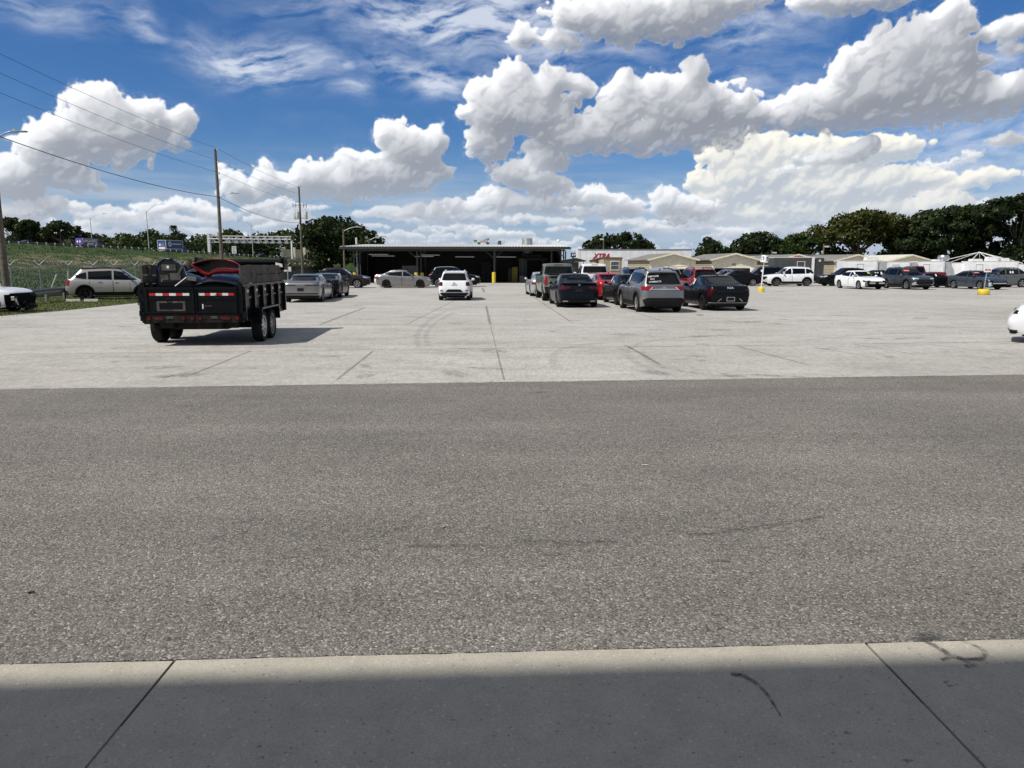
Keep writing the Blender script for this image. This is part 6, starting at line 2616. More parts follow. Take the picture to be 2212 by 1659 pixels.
text('sign_text', 'NORTH', .6, M['white'], gp, (c_.x, 259.95, c_.z), (math.pi / 2, 0, 0), bold=.01)
c_ = f_(435, 410)
m = MB(); m.b2(c_.x - .8, c_.x + .8, 259.9, 259.98, c_.z - .5, c_.z + .4); c_ = f_(870, 400); m.b2(c_.x - 1.0, c_.x + 1.0, 259.9, 259.98, c_.z - .5, c_.z + .5)
m.build('route_shield', M['white'], gp)
m = MB()
p = f_(400, 450); m.tube([(p.x, 260.5, 0), (p.x, 260.5, p.z)], .3, 8); q = f_(1150, 450); m.tube([(q.x, 260.5, 0), (q.x, 260.5, q.z)], .3, 8)
m.build('sign_support', M['steel'], sgn)

# ================================================================== trees
def leaf_mat(name, a, b, c):
    m = bpy.data.materials.new(name)
    m.use_nodes = True
    nt = NT(m.node_tree)
    for n in list(nt.n): nt.n.remove(n)
    out = nt.new('ShaderNodeOutputMaterial')
    geo = nt.new('ShaderNodeNewGeometry')
    oi = nt.new('ShaderNodeObjectInfo')
    f = nt.noise(geo.outputs['Position'], .45, 4, .6)
    g = nt.m('ADD', nt.m('MULTIPLY', f, .75), nt.m('MULTIPLY', geo.outputs['Random Per Island'], .30))
    g = nt.m('ADD', g, nt.m('MULTIPLY', nt.m('SUBTRACT', oi.outputs['Random'], .5), .12))
    col = nt.ramp(g, [(.28, a), (.52, b), (.78, c)])
    d = nt.new('ShaderNodeBsdfDiffuse')
    t = nt.new('ShaderNodeBsdfTranslucent')
    gl = nt.new('ShaderNodeBsdfGlossy')
    gl.inputs['Roughness'].default_value = .45
    gl.inputs['Color'].default_value = (.25, .25, .25, 1)
    nt.l.new(col, d.inputs[0])
    nt.l.new(col, t.inputs[0])
    mx = nt.new('ShaderNodeMixShader'); mx.inputs[0].default_value = .28
    nt.l.new(d.outputs[0], mx.inputs[1]); nt.l.new(t.outputs[0], mx.inputs[2])
    m2 = nt.new('ShaderNodeMixShader'); m2.inputs[0].default_value = .06
    nt.l.new(mx.outputs[0], m2.inputs[1]); nt.l.new(gl.outputs[0], m2.inputs[2])
    nt.l.new(m2.outputs[0], out.inputs[0])
    return m


M['leafdark'] = leaf_mat('leaf_dark', (.010, .020, .008), (.026, .042, .014), (.060, .085, .026))
M['leafgreen'] = leaf_mat('leaf_green', (.015, .032, .008), (.040, .068, .016), (.085, .125, .030))
M['leafolive'] = leaf_mat('leaf_olive', (.018, .030, .008), (.048, .062, .014), (.105, .105, .024))
M['bark'] = pmat('bark', (.09, .075, .06), .95, var=.4, scale=5)


def leaf_cloud(lobes, n, size, seed, shell=.50, gap=-.02):
    rs = np.random.RandomState(seed)
    L = np.array(lobes)                 # cx cy cz rx ry rz
    vol = (L[:, 3] * L[:, 4] * L[:, 5]) ** .67
    idx = rs.choice(len(L), n, p=vol / vol.sum())
    d = rs.normal(size=(n, 3))
    d /= np.linalg.norm(d, axis=1)[:, None]
    r_ = shell + (1 - shell) * rs.rand(n) ** .6
    # break the lobes up into tufts
    C_ = L[idx, :3] + d * L[idx, 3:] * r_[:, None]
    tuft = pnoise(C_ / 1.5, seed % 7) + .5 * pnoise(C_ / .6, 3)
    keep = tuft > gap
    C_ = C_[keep]
    d = d[keep]
    n = len(C_)
    C_ += rs.normal(size=(n, 3)) * size * .4
    # random card orientation leaning to the outward direction
    nv = d + rs.normal(size=(n, 3)) * .8
    nv /= np.linalg.norm(nv, axis=1)[:, None]
    a = np.cross(nv, rs.normal(size=(n, 3)))
    a /= np.linalg.norm(a, axis=1)[:, None]
    b = np.cross(nv, a)
    s = size * (.5 + rs.rand(n))[:, None]
    V = np.stack([C_ - a * s - b * s * .35, C_ + a * s * .2 - b * s * .7, C_ + a * s + b * s * .3, C_ - a * s * .15 + b * s * .75], 1)
    return V.reshape(-1, 3), np.arange(n * 4).reshape(-1, 4)


def make_tree(name, label, loc, lobes, n, size, trunk, mat, seed, group=None, hidden_trunk=False, limbs=True, cat='tree'):
    t_ = thing(name, label, cat, loc, 0, group)
    V, F = leaf_cloud(lobes, n, size, seed)
    me = np_mesh('crown', V, F, False)
    me.materials.append(mat)
    o = bpy.data.objects.new('crown', me)
    COL.objects.link(o)
    o.parent = t_
    rnd = random.Random(seed)
    m = MB()
    h, r_ = trunk
    m.tube([(0, 0, -.3), (rnd.uniform(-.2, .2), rnd.uniform(-.2, .2), h * .5), (0, 0, h)], r_, 10, r1=r_ * .6)
    if limbs:
        for L_ in lobes[:14]:
            c = Vector(L_[:3])
            mid = Vector((c.x * .45, c.y * .45, lerp(h, c.z, .35))) + Vector((rnd.uniform(-.3, .3), rnd.uniform(-.3, .3), 0))
            m.tube([(0, 0, h * .85), mid, c], r_ * .42, 6, r1=r_ * .10)
    m.build('trunk', M['bark'], t_, smooth=60)
    return t_


def copy_tree(src, loc, rz, s, label, group=None):
    r_ = src.copy()
    COL.objects.link(r_)
    r_.location = loc
    r_.rotation_euler = (0, 0, rz)
    r_.scale = s if isinstance(s, tuple) else (s, s, s)
    r_['label'] = label
    if group: r_['group'] = group
    for ch in list(src.children):
        c = ch.copy()
        COL.objects.link(c)
        c.parent = r_
    return r_


def lobes_from_px(x0, x1, top_pts, Y, zlow, rad, n, seed, depth):
    """fill the crown under an outline given in photo points with lobes"""
    rnd = random.Random(seed)
    base = at((x0 + x1) / 2, 573, Y)
    L_ = []
    tries = 0
    while len(L_) < n and tries < 5000:
        tries += 1
        px = rnd.uniform(x0, x1)
        pt_ = interp(top_pts, px)
        ztop = at(px, pt_, Y).z
        x = at(px, 573, Y).x - base.x
        r_ = rad * rnd.uniform(.7, 1.25)
        zl_ = zlow(px) if callable(zlow) else zlow
        if ztop - r_ * .8 < zl_: continue
        z = ztop - r_ * .85 - abs(rnd.gauss(0, rad * .35)) if rnd.random() < .5 else rnd.uniform(zl_, ztop - r_ * .85)
        L_.append((x, rnd.uniform(-depth, depth), z, r_ * 1.1, r_ * 1.1, r_ * .82))
    return (base.x, Y, 0), L_


# big oak left of the shed
loc, lb = lobes_from_px(668, 815, [(655, 500), (668, 480), (690, 466), (720, 463), (745, 466), (770, 482), (790, 492), (805, 492), (822, 515)], 122, 1.6, 1.9, 46, 3, 5)
make_tree('oak_tree', 'big dark round crowned oak left of the shed, behind the transformer pole', loc, lb, 26000, .27, (3.5, .45), M['leafdark'], 3)
# tree behind the semi trailer
loc, lb = lobes_from_px(1275, 1398, [(1265, 528), (1280, 514), (1300, 505), (1330, 500), (1360, 502), (1385, 512), (1404, 522)], 135, lambda p: 4.8, 1.5, 26, 5, 3.5)
make_tree('oak_tree', 'spreading tree with sky gaps standing behind the white semi trailer', loc, lb, 9000, .26, (4.0, .32), M['leafdark'], 5)
# right side trees
loc, lb = lobes_from_px(1512, 1548, [(1505, 545), (1520, 518), (1532, 509), (1548, 525), (1552, 540)], 130, 1.5, 1.2, 12, 6, 2)
make_tree('small_tree', 'narrow pointed dark tree behind the gap between the first two garages', loc, lb, 5000, .26, (2.2, .22), M['leafdark'], 6)
loc, lb = lobes_from_px(1545, 1610, [(1540, 532), (1570, 525), (1590, 520), (1612, 530)], 140, 1.5, 1.3, 14, 7, 2)
make_tree('small_tree', 'low grey green tree behind the second garage', loc, lb, 6000, .26, (2.2, .22), M['leafgreen'], 7)
loc, lb = lobes_from_px(1600, 1690, [(1595, 520), (1615, 503), (1640, 498), (1665, 503), (1690, 520)], 135, 1.5, 1.7, 26, 8, 3)
make_tree('broad_tree', 'dark brownish green tree behind the white semi trailer roof, left of the umbrella tree', loc, lb, 12000, .27, (2.8, .3), M['leafdark'], 8)
loc, lb = lobes_from_px(1690, 1790, [(1680, 522), (1700, 506), (1730, 500), (1760, 504), (1790, 512)], 132, 1.5, 1.7, 28, 9, 3)
make_tree('broad_tree', 'fresh green tree just left of the umbrella shaped tree', loc, lb, 13000, .27, (2.8, .3), M['leafgreen'], 9)
loc, lb = lobes_from_px(1762, 1934, [(1752, 520), (1770, 488), (1800, 466), (1830, 455), (1860, 451), (1895, 455), (1920, 468), (1940, 492), (1945, 520)], 128, lambda p: 6.6, 1.6, 64, 10, 6)
lb += [(x * .3, y, z, a, b, c) for (x, y, z, a, b, c) in [(4, 2, 4, 1.6, 1.6, 1.2), (-5, 3, 4, 1.6, 1.6, 1.2)]]
make_tree('umbrella_tree', 'wide umbrella shaped tree with olive brown foliage', loc, lb, 26000, .25, (4.2, .42), M['leafolive'], 10)
for i, (x0, x1, top, mt, lab, Y) in enumerate([
        (1925, 2020, [(1920, 520), (1940, 490), (1955, 470), (1975, 460), (1995, 452), (2020, 470)], 'leafdark', 'tall loose crowned dark tree just right of the umbrella tree', 126),
        (1990, 2085, [(1985, 480), (2000, 450), (2030, 446), (2060, 442), (2090, 450)], 'leafdark', 'dense dark tree behind the food trailer with the round exhaust hood', 122),
        (2065, 2150, [(2060, 460), (2080, 446), (2105, 440), (2130, 434), (2150, 436)], 'leafgreen', 'tall green tree above the tent frame', 124),
        (2120, 2260, [(2110, 440), (2140, 426), (2170, 418), (2200, 417), (2240, 424), (2270, 440)], 'leafdark', 'tallest dark tree at the right edge', 118),
        (2230, 2400, [(2220, 430), (2260, 420), (2330, 425), (2400, 440)], 'leafgreen', 'green tree mostly cut by the right edge', 122)]):
    loc, lb = lobes_from_px(x0, x1, top, Y, 1.8, 1.25, 75, 20 + i, 4.5)
    make_tree('tall_tree', lab, loc, lb, 30000, .23, (5, .35), M[mt], 20 + i)
# undergrowth along the foot of the right trees
sp_lobes = []
rnd = random.Random(77)
for i in range(95):
    px = rnd.uniform(1500, 2500)
    p = at(px, 573, 130 + rnd.uniform(-3, 14))
    sp_lobes.append((p.x, p.y, rnd.uniform(.8, 3.8), 2.2, 1.8, 1.5))
V, F = leaf_cloud(sp_lobes, 26000, .30, 50)
me = np_mesh('undergrowth', V, F, False)
me.materials.append(M['leafdark'])
o = bpy.data.objects.new('undergrowth', me)
COL.objects.link(o)
o['kind'] = 'stuff'
# left side: individual trees behind the highway
for i, (x0, x1, top, mt, lab, Y, zl_) in enumerate([
        (10, 62, [(0, 500), (15, 468), (40, 470), (55, 490), (65, 505)], 'leafdark', 'flat topped dark tree at the left edge beyond the bank', 200, 9.5),
        (60, 82, [(55, 505), (65, 476), (75, 474), (88, 500)], 'leafdark', 'thin dark tree between the flat topped one and the spreading one', 200, 9),
        (80, 118, [(78, 505), (90, 490), (105, 495), (120, 510)], 'leafdark', 'low dark tree left of the spreading tree beyond the bank', 205, 8),
        (108, 165, [(104, 490), (112, 478), (130, 474), (150, 474), (168, 492)], 'leafdark', 'spreading dark tree left of the purple van', 200, 9.5),
        (172, 205, [(170, 515), (180, 500), (192, 498), (206, 512)], 'leafdark', 'small dark tree behind the purple van', 215, 8)]):
    loc, lb = lobes_from_px(x0, x1, top, Y, zl_, 1.15, 20, 40 + i, 2.5)
    make_tree('roadside_tree', lab, (loc[0], loc[1], 2), [(a, b, c - 2, d, e, f) for a, b, c, d, e, f in lb], 7000, .34, (7.0, .3), M[mt], 40 + i)
# far wood beyond the highway reads as one mass
L_ = []
rnd = random.Random(91)
topw = [(-60, 505), (60, 505), (120, 512), (170, 512), (210, 514), (240, 510), (270, 507), (300, 503), (330, 501), (360, 506), (390, 505), (410, 512), (430, 506), (455, 512), (500, 502), (520, 500), (545, 508), (580, 500), (620, 503), (660, 506), (720, 520), (860, 545)]
for i in range(900):
    px = rnd.uniform(-60, 860)
    Y = rnd.uniform(240, 300)
    zt = at(px, interp(topw, px) + 5 * math.sin(px * .11) + 4 * math.sin(px * .047 + 1) + rnd.uniform(-4, 9), Y).z
    r_ = rnd.uniform(1.5, 2.8)
    z = zt - r_ if rnd.random() < .45 else rnd.uniform(1, zt - r_)
    L_.append((at(px, 573, Y).x, Y, z, r_ * 1.2, r_ * 1.2, r_))
for mt, sl in (('leafdark', slice(0, 430)), ('leafgreen', slice(430, 760)), ('leafolive', slice(760, 900))):
    V, F = leaf_cloud(L_[sl], int(90000 * (sl.stop - sl.start) / 900), .55, 60 + sl.start % 7)
    me = np_mesh('distant_wood', V, F, False)
    me.materials.append(M[mt])
    o = bpy.data.objects.new('distant_wood', me)
    COL.objects.link(o)
    o['kind'] = 'stuff'
# palm
p = at(374, 489, 255)
pt_ = thing('palm_tree', 'single tall palm rising above the far wood', 'palm', (p.x, 255, 0))
MB().tube([(0, 0, 0), (0, 0, p.z)], .28, 8, r1=.2).build('trunk', M['bark'], pt_)
m = MB()
rnd = random.Random(5)
for i in range(46):
    a = rnd.random() * 6.28
    up = rnd.uniform(-.5, 1.0)
    P_ = []
    for k in range(6):
        t = k / 5
        r_ = 1.5 * t * (1 - .25 * abs(up))
        z = p.z + 1.2 * up * t - 1.4 * t * t * (.6 + .3 * (1 - up))
        w_ = .28 * math.sin(math.pi * min(1, t * .9 + .08))
        P_.append([(r_ * math.cos(a) - w_ * math.sin(a), r_ * math.sin(a) + w_ * math.cos(a), z - .15), (r_ * math.cos(a), r_ * math.sin(a), z), (r_ * math.cos(a) + w_ * math.sin(a), r_ * math.sin(a) - w_ * math.cos(a), z - .15)])
    m.grid(P_)
m.build('fronds', M['leafdark'], pt_)
# green shrubs by the shed corner
loc, lb = lobes_from_px(748, 770, [(745, 590), (755, 582), (770, 585)], 92, .5, .6, 8, 70, 1)
make_tree('shrub', 'bright green shrub behind the left corner of the shed', loc, lb, 1800, .12, (.5, .06), M['leafgreen'], 70, cat='shrub')

# ================================================================== cars in the lot
def spec(base, **kw):
    d = dict(base)
    d.update(kw)
    return d


def put(sp, yaw, wheel, xy):
    """centre of the car so that the named wheel touches the ground at xy"""
    wb = sp['wb']
    xax = sp.get('xrax', -wb / 2 - .02)
    lx = xax if wheel[0] == 'R' else xax + wb
    ly = (sp['W'] / 2 - .13) * (1 if wheel[1] == 'L' else -1)
    c, s = math.cos(R(yaw)), math.sin(R(yaw))
    return (xy[0] - (c * lx - s * ly), xy[1] - (s * lx + c * ly))


P_silver = paint('silver_paint', (.27, .275, .28), .75, .30)
P_silver2 = paint('satin_silver_paint', (.27, .265, .26), .75, .28)
P_grey = paint('light_grey_paint', (.36, .35, .335), .3, .30)
P_white = paint('white_paint', (.80, .81, .83), .0, .30)
P_black = paint('black_paint', (.006, .0065, .008), .0, .22)
P_navy = paint('blue_black_paint', (.006, .008, .015), .0, .22)
P_green = paint('army_green_paint', (.135, .160, .140), .15, .35)
P_red = paint('bright_red_paint', (.50, .012, .018), .3, .25)
P_maroon = paint('maroon_paint', (.20, .008, .012), .3, .25)
P_slate = paint('slate_paint', (.045, .055, .062), .3, .28)
P_bluegrey = paint('blue_grey_paint', (.055, .068, .088), .4, .28)
P_mgrey = paint('grey_paint', (.10, .115, .12), .3, .3)
P_plum = paint('dark_plum_paint', (.035, .026, .030), .3, .28)
M['paper'] = pmat('window_paper', (.75, .75, .74), .8)
G1 = 'cars parked in the near right group'


def sticker(car, B_or_G, x, z, w, h, sg, mat, nm='window_sticker'):
    m = MB()
    m.grid([[B_or_G.side(x + a, z + b, sg, .022) for b in (-h / 2, h / 2)] for a in (-w / 2, w / 2)])
    return m.build(nm, mat, car)


# ---- silver compact SUV, rear three quarter
s_rav = spec(SUV, L=4.60, W=1.855, H=1.70, wb=2.69, rim='rim', mirmat=M['gloss'],
             tail=[[(1.06, .46, .86), (1.00, .38, .88), (.90, .52, .90)], ['S', [(-2.24, .93, 1.04), (-1.92, 1.0, 1.04)]]],
             rearpatch=[('bumper', 'black', [(.26, -.72, .72), (.40, -.80, .80), (.52, -.84, .84), (.60, -.70, .70)], .02),
                        ('bumper_recess', P_silver2, [(.61, -.66, .66), (.71, -.62, .62)], .012)])
c, B, G, D = make_car('parked_suv', 'silver compact SUV seen from behind with white writing on its rear window', 'SUV', put(s_rav, 95, 'RL', (5.17, 30.34)), 95, s_rav, P_silver, G1)
rot_r = (math.pi / 2, 0, -math.pi / 2)


def rear_text(car, body, size, y, z, S, mat, name='badge', tilt=0.0, **k):
    p = S.end(y, z, True, .018)
    q = S.end(y, z + .10, True, .018)
    lean = math.atan2(q.x - p.x, .10)
    o = text(name, body, size, mat, car, p, (0, 0, 0), **k)
    mrot = Matrix.Rotation(-math.pi / 2, 4, 'Z') @ Matrix.Rotation(math.pi / 2 - lean, 4, 'X') @ Matrix.Rotation(tilt, 4, 'Z')
    o.rotation_euler = mrot.to_euler()
    return o


def badge_disc(car, y, z, r, S, mat, nm='emblem'):
    p = S.end(y, z, True, .02)
    m = MB()
    m.lathe([(r * .62, -.004), (r, -.004), (r, .004), (r * .62, .004)], 20, (0, 0, 0), 'X')
    m.box((0, 0, 0), (.006, .014, r * 1.4))
    m.v = [(v[0], v[1] * 1.35, v[2]) for v in m.v]
    o = m.build(nm, mat, car)
    o.location = p


rear_text(c, 'OBSTCLES', .10, .38, 1.44, G, M['chalk'], 'window_writing', .10)
rear_text(c, 'AVG', .09, .43, 1.335, G, M['chalk'], 'window_writing', .08)
rear_text(c, 'CORRECTS', .10, .34, 1.23, G, M['chalk'], 'window_writing', .06)
m = MB()
m.grid(end_patch(B, [(.92, -.56, .56), (.96, -.50, .50)], True, .016, 14, 1))
for sg in (-1, 1):
    m.grid(end_patch(B, [(.90, sg * .56, sg * .62), (1.03, sg * .42, sg * .50)], True, .018, 3, 3))
m.build('tailgate_trim', M['chrome'], c)
badge_disc(c, 0, .99, .05, B, M['chrome'])
sticker(c, G, .10, 1.36, .12, .26, 1, M['paper'])
m = MB()
m.tube([(-2.2, .35, .25), (-2.28, .35, .25)], .035, 8)
m.tube([(-2.1, -.5, .24), (-2.1, .4, .24)], .03, 6)
m.build('exhaust', M['black'], c)

# ---- black sedan with boomerang lamps
s_k4 = spec(SEDAN, L=4.71, W=1.85, H=1.42, wb=2.72, rim='rimdark', rearpatch=[('bumper_trim', 'black', [(.22, -.62, .62), (.34, -.72, .72)], .012), ('trunk_trim', 'gloss', [(.76, -.60, .60), (.86, -.60, .60)], .010)],
            gh=dict(xr0=-2.12, xr1=-.85, xf0=1.12, xf1=.12, w0=.84, w1=.60, pr=.95, roof=[(-2.1, 1.12), (-1.6, 1.24), (-1.1, 1.36), (-.6, 1.425), (-.2, 1.43), (.2, 1.41), (.7, 1.30)]),
            rearglass=(1.08, 1.36, .70, .56), tailmat=M['darkred'], tail=[[(.90, .60, .88), (.84, .66, .90)], [(.84, .74, .905), (.60, .80, .91)], ['S', [(-2.28, .66, .92), (-2.12, .80, .93)]]], plate=(.50, 'gloss'))
c, B, G, D = make_car('parked_sedan', 'black sedan with an empty silver number plate frame, right of the silver SUV', 'sedan', put(s_k4, 94, 'RL', (8.16, 31.61)), 94, s_k4, P_black, G1)
rear_text(c, 'KIA', .11, 0, .955, B, M['chrome'], 'emblem', bold=.004, sx=1.6)
p = B.end(0, .50, True, .04)
m = MB()
for a, b, c1, d1 in ((-.17, .17, .57, .585), (-.17, .17, .415, .43), (-.17, -.155, .431, .569), (.155, .17, .431, .569)):
    m.b2(p.x - .01, p.x, a, b, c1, d1)
m.build('plate_frame', M['chrome'], c)
m = MB()
m.grid(end_patch(B, [(.335, -.86, .86), (.355, -.86, .86)], True, .02, 16, 1))
for sg in (-1, 1):
    m.grid(end_patch(B, [(.40, sg * .50, sg * .54), (.52, sg * .36, sg * .40)], True, .018, 2, 2))
m.build('bumper_chrome', M['chrome'], c)
sticker(c, G, .10, 1.17, .16, .22, 1, M['paper'])

# ---- dark blue black executive sedan
s_bmw = spec(SEDAN, L=4.96, W=1.87, H=1.47, wb=2.975, rim='rimdark', glass=M['glass'], mirmat=M['gloss'], wr=.345,
             tail=[[(.95, .42, .88), (.87, .42, .90), (.80, .60, .91)], ['S', [(-2.42, .83, .93), (-2.2, .90, .95)]]], tailmat=M['darkred'],
             rearpatch=[('diffuser', 'black', [(.24, -.60, .60), (.36, -.66, .66)], .014), ('plate_recess', 'gloss', [(.70, -.27, .27), (.86, -.27, .27)], .010)], plate=(.78, 'gloss'),
             deck=[(-2.48, .98), (-2.35, 1.10), (-1.95, 1.12), (-1.2, 1.07), (-.2, .99), (.9, .95), (1.15, 1.0), (1.7, .96), (2.15, .87), (2.35, .78), (2.48, .66)],
             gh=dict(xr0=-1.95, xr1=-1.05, xf0=1.15, xf1=.10, w0=.84, w1=.62, pr=.92, roof=[(-2.1, 1.2), (-1.5, 1.37), (-.8, 1.465), (-.2, 1.475), (.2, 1.45), (.7, 1.32)]), rearglass=(1.15, 1.41, .70, .58))
c, B, G, D = make_car('parked_sedan', 'blue black executive sedan with a boot lip spoiler beside the green pickup truck', 'sedan', put(s_bmw, 93, 'RL', (2.14, 33.92)), 93, s_bmw, P_navy, G1)
badge_disc(c, 0, 1.02, .042, B, M['chrome'])
m = MB()
for sg in (-1, 1):
    m.grid(end_patch(B, [(.27, sg * .50, sg * .72), (.33, sg * .50, sg * .72)], True, .022, 3, 1))
m.build('exhaust_trim', M['chrome'], c)
m = MB()
z = D(-2.42) + .0
m.grid([[Vector((-2.44 + .05 * abs(y) ** 3, y * .80, z + .045 + dz)) for y in [-1, -.7, -.3, 0, .3, .7, 1]] for dz in (0, .02)] )
m.grid([[Vector((x + .05 * abs(y) ** 3, y * .80, z + .065 - (x + 2.44) * .2)) for y in [-1, -.7, -.3, 0, .3, .7, 1]] for x in (-2.44, -2.30)])
m.build('lip_spoiler', M['gloss'], c)

# ---- green pickup
s_tun = spec(PICKUP, rim='rimgrey')
c, B, G, D = make_car('pickup_truck', 'grey green pickup truck seen from behind, left of the near right group', 'pickup truck', put(s_tun, 93.3, 'RL', (1.73, 39.9)), 93.3, s_tun, P_green, G1)
m = MB()
m.b2(-2.84, -.68, -.78, .78, 1.405, 1.44)
m.build('bed_cover', M['black'], c)
m = MB()
m.grid(end_patch(B, [(1.22, -.78, .78), (1.33, -.78, .78)], True, .012, 10, 1))
m.build('tailgate_cap', M['black'], c)
m = MB()
m.grid(end_patch(B, [(.84, -.76, -.755), (1.30, -.76, -.755)], True, .012, 1, 1)); m.grid(end_patch(B, [(.84, .755, .76), (1.30, .755, .76)], True, .012, 1, 1))
m.build('tailgate_gap', M['well'], c)
rear_text(c, 'T', .14, -.02, 1.10, B, M['black'], 'emblem', bold=.008)
m = MB()
m.box((-.60, 0, 1.90), (.04, .5, .035)); m.build('high_brake_light', M['darkred'], c)

# ---- small grey and white sedans ahead
s_small = spec(SEDAN, rim='rim')
c, B, G, D = make_car('parked_sedan', 'light silver sedan mostly hidden ahead of the green pickup truck', 'sedan', put(s_small, 94, 'RL', (1.22, 45.9)), 94, s_small, paint('pale_silver', (.50, .53, .55), .5), G1)
s_f150 = spec(PICKUP, H=1.98)
c, B, G, D = make_car('pickup_truck', 'white pickup truck ahead of the red sedan', 'pickup truck', (5.3, 48.7), 93, s_f150, P_white, G1)
m = MB(); m.b2(-2.84, -.68, -.78, .78, 1.405, 1.43); m.build('bed_liner', M['dust'], c)
m = MB(); m.box((-.60, 0, 1.91), (.04, .42, .04)); m.build('high_brake_light', M['darkred'], c)
s_cam = spec(SEDAN, L=4.85, W=1.84, rim='rim')
c, B, G, D = make_car('parked_sedan', 'bright red sedan between the blue black sedan and a black sedan', 'sedan', put(s_cam, 94, 'RL', (4.65, 41.0)), 94, s_cam, P_red, G1)
s_ela = spec(SEDAN, L=4.68, W=1.82, rim='rimdark', tailmat=M['red'])
c, B, G, D = make_car('parked_sedan', 'black sedan half hidden behind the left side of the silver SUV', 'sedan', put(s_ela, 94, 'RL', (5.04, 35.5)), 94, s_ela, P_black, G1)
sticker(c, G, .05, 1.22, .16, .24, 1, M['paper'])
s_suv2 = spec(SUV, H=1.75)
c, B, G, D = make_car('parked_suv', 'dark blue SUV showing its roof and rear window left of the silver SUV', 'SUV', (8.45, 53), 94, s_suv2, paint('dark_blue_paint', (.012, .025, .07), .4, .25), G1)
c, B, G, D = make_car('parked_suv', 'pale silver SUV of which only the roof shows above the silver SUV', 'SUV', (9.95, 49.5), 94, spec(SUV, H=1.76, rails='chrome'), paint('pale_silver2', (.5, .52, .54), .6), G1)
c, B, G, D = make_car('parked_suv', 'maroon SUV between the silver SUV and the black sedan', 'SUV', (11.4, 46.5), 94, spec(SUV), P_maroon, G1)
sticker(c, G, 0, 0, 0.01, 0.01, 1, M['paper']) if False else None

# ---- left group
s_luc = spec(SEDAN, L=4.97, W=1.94, H=1.41, wb=2.96, wr=.355, rim='rimgrey', roofmat=pmat('glass_roof', (.10, .12, .15), .06, coat=1.0, spec=.8), glass=M['glass'], handlemat=M['gloss'], mirmat=M['gloss'],
             deck=[(-2.49, .90), (-2.36, 1.02), (-2.0, 1.06), (-1.2, 1.02), (-.2, .95), (.9, .90), (1.2, .93), (1.7, .86), (2.15, .76), (2.38, .66), (2.49, .56)],
             gh=dict(xr0=-2.0, xr1=-1.0, xf0=1.45, xf1=.20, w0=.86, w1=.66, pr=.9, roof=[(-2.1, 1.14), (-1.5, 1.30), (-.8, 1.40), (-.2, 1.41), (.3, 1.38), (.9, 1.22)]),
             rearglass=(1.09, 1.36, .76, .64), windshield=(.97, 1.34, .78, .64),
             tail=[[(.90, .0, .90), (.855, .0, .91)], ['S', [(-2.40, .85, .90), (-2.25, .86, .90)]]], tailmat=M['darkred'],
             rearpatch=[('bumper_trim', 'black', [(.22, -.76, .76), (.30, -.88, .88), (.36, -.86, .86)], .016), ('bumper_slot', 'gloss', [(.42, -.84, .84), (.48, -.84, .84)], .016)], plate=(.66, 'gloss'), fin=False)
G2 = 'cars parked between the trailer and the shed'
c, B, G, D = make_car('parked_sedan', 'silver luxury sedan seen from behind, right of the dump trailer', 'sedan', put(s_luc, 94.5, 'RR', (-9.95, 38.75)), 94.5, s_luc, P_silver2, G2)
rear_text(c, 'LUCID', .06, 0, .877, B, M['chrome'], 'lettering', sx=2.6)
c, B, G, D = make_car('parked_sedan', 'black luxury sedan with a silver roof frame behind the silver luxury sedan', 'sedan', put(s_luc, 95, 'RR', (-10.1, 43.7)), 95, s_luc, P_black, G2)
s_gv = spec(SUV, L=4.72, W=1.91, H=1.63, wb=2.875, rails='gloss', clad=False, rim='rim', doorlo=.38,
            gh=dict(xr0=-2.17, xr1=-1.45, xf0=1.12, xf1=.15, w0=.865, w1=.64, roof=[(-2.2, 1.42), (-1.5, 1.56), (-.8, 1.63), (0, 1.63), (.4, 1.58), (.9, 1.42)]), spoiler=False,
            wins=[[(-1.75, .30, .55), (-1.40, .12, .76), (-1.22, .08, .80)], [(-1.12, .06, .82), (-.08, .06, .85)], [(.02, .06, .85), (.35, .07, .80), (.70, .08, .55), (.90, .10, .18)]], rearglass=(1.14, 1.48, .68, .58), windshield=(1.10, 1.52, .76, .62))
c, B, G, D = make_car('parked_suv', 'dark plum coupe style SUV in profile behind the luxury sedans', 'SUV', put(s_gv, 2, 'FR', (-12.95, 62.4)), 2, s_gv, P_plum, G2)
s_g70 = spec(SEDAN, L=4.69, W=1.85, H=1.40, wb=2.835, rim='rimdark', bpillar=-.15)
c, B, G, D = make_car('parked_sedan', 'silver sedan in profile with black wheels in front of the shed', 'sedan', put(s_g70, 0, 'RR', (-10.50, 62.4)), 0, s_g70, P_silver2, G2)
c, B, G, D = make_car('parked_sedan', 'white sedan hidden behind the silver sedan in profile, its tail showing on the left', 'sedan', put(s_g70, 0, 'RR', (-11.25, 65.6)), 0, s_g70, P_white, G2)
s_rog = spec(SUV, L=4.65, W=1.84, H=1.68, wb=2.705, rails='chrome', rim='rim')
x, y = gnd(946.7, 619.6)
c, B, G, D = make_car('parked_suv', 'black SUV in profile behind the small white crossover', 'SUV', put(s_rog, 0, 'RR', (x, y)), 0, s_rog, P_black, G2)
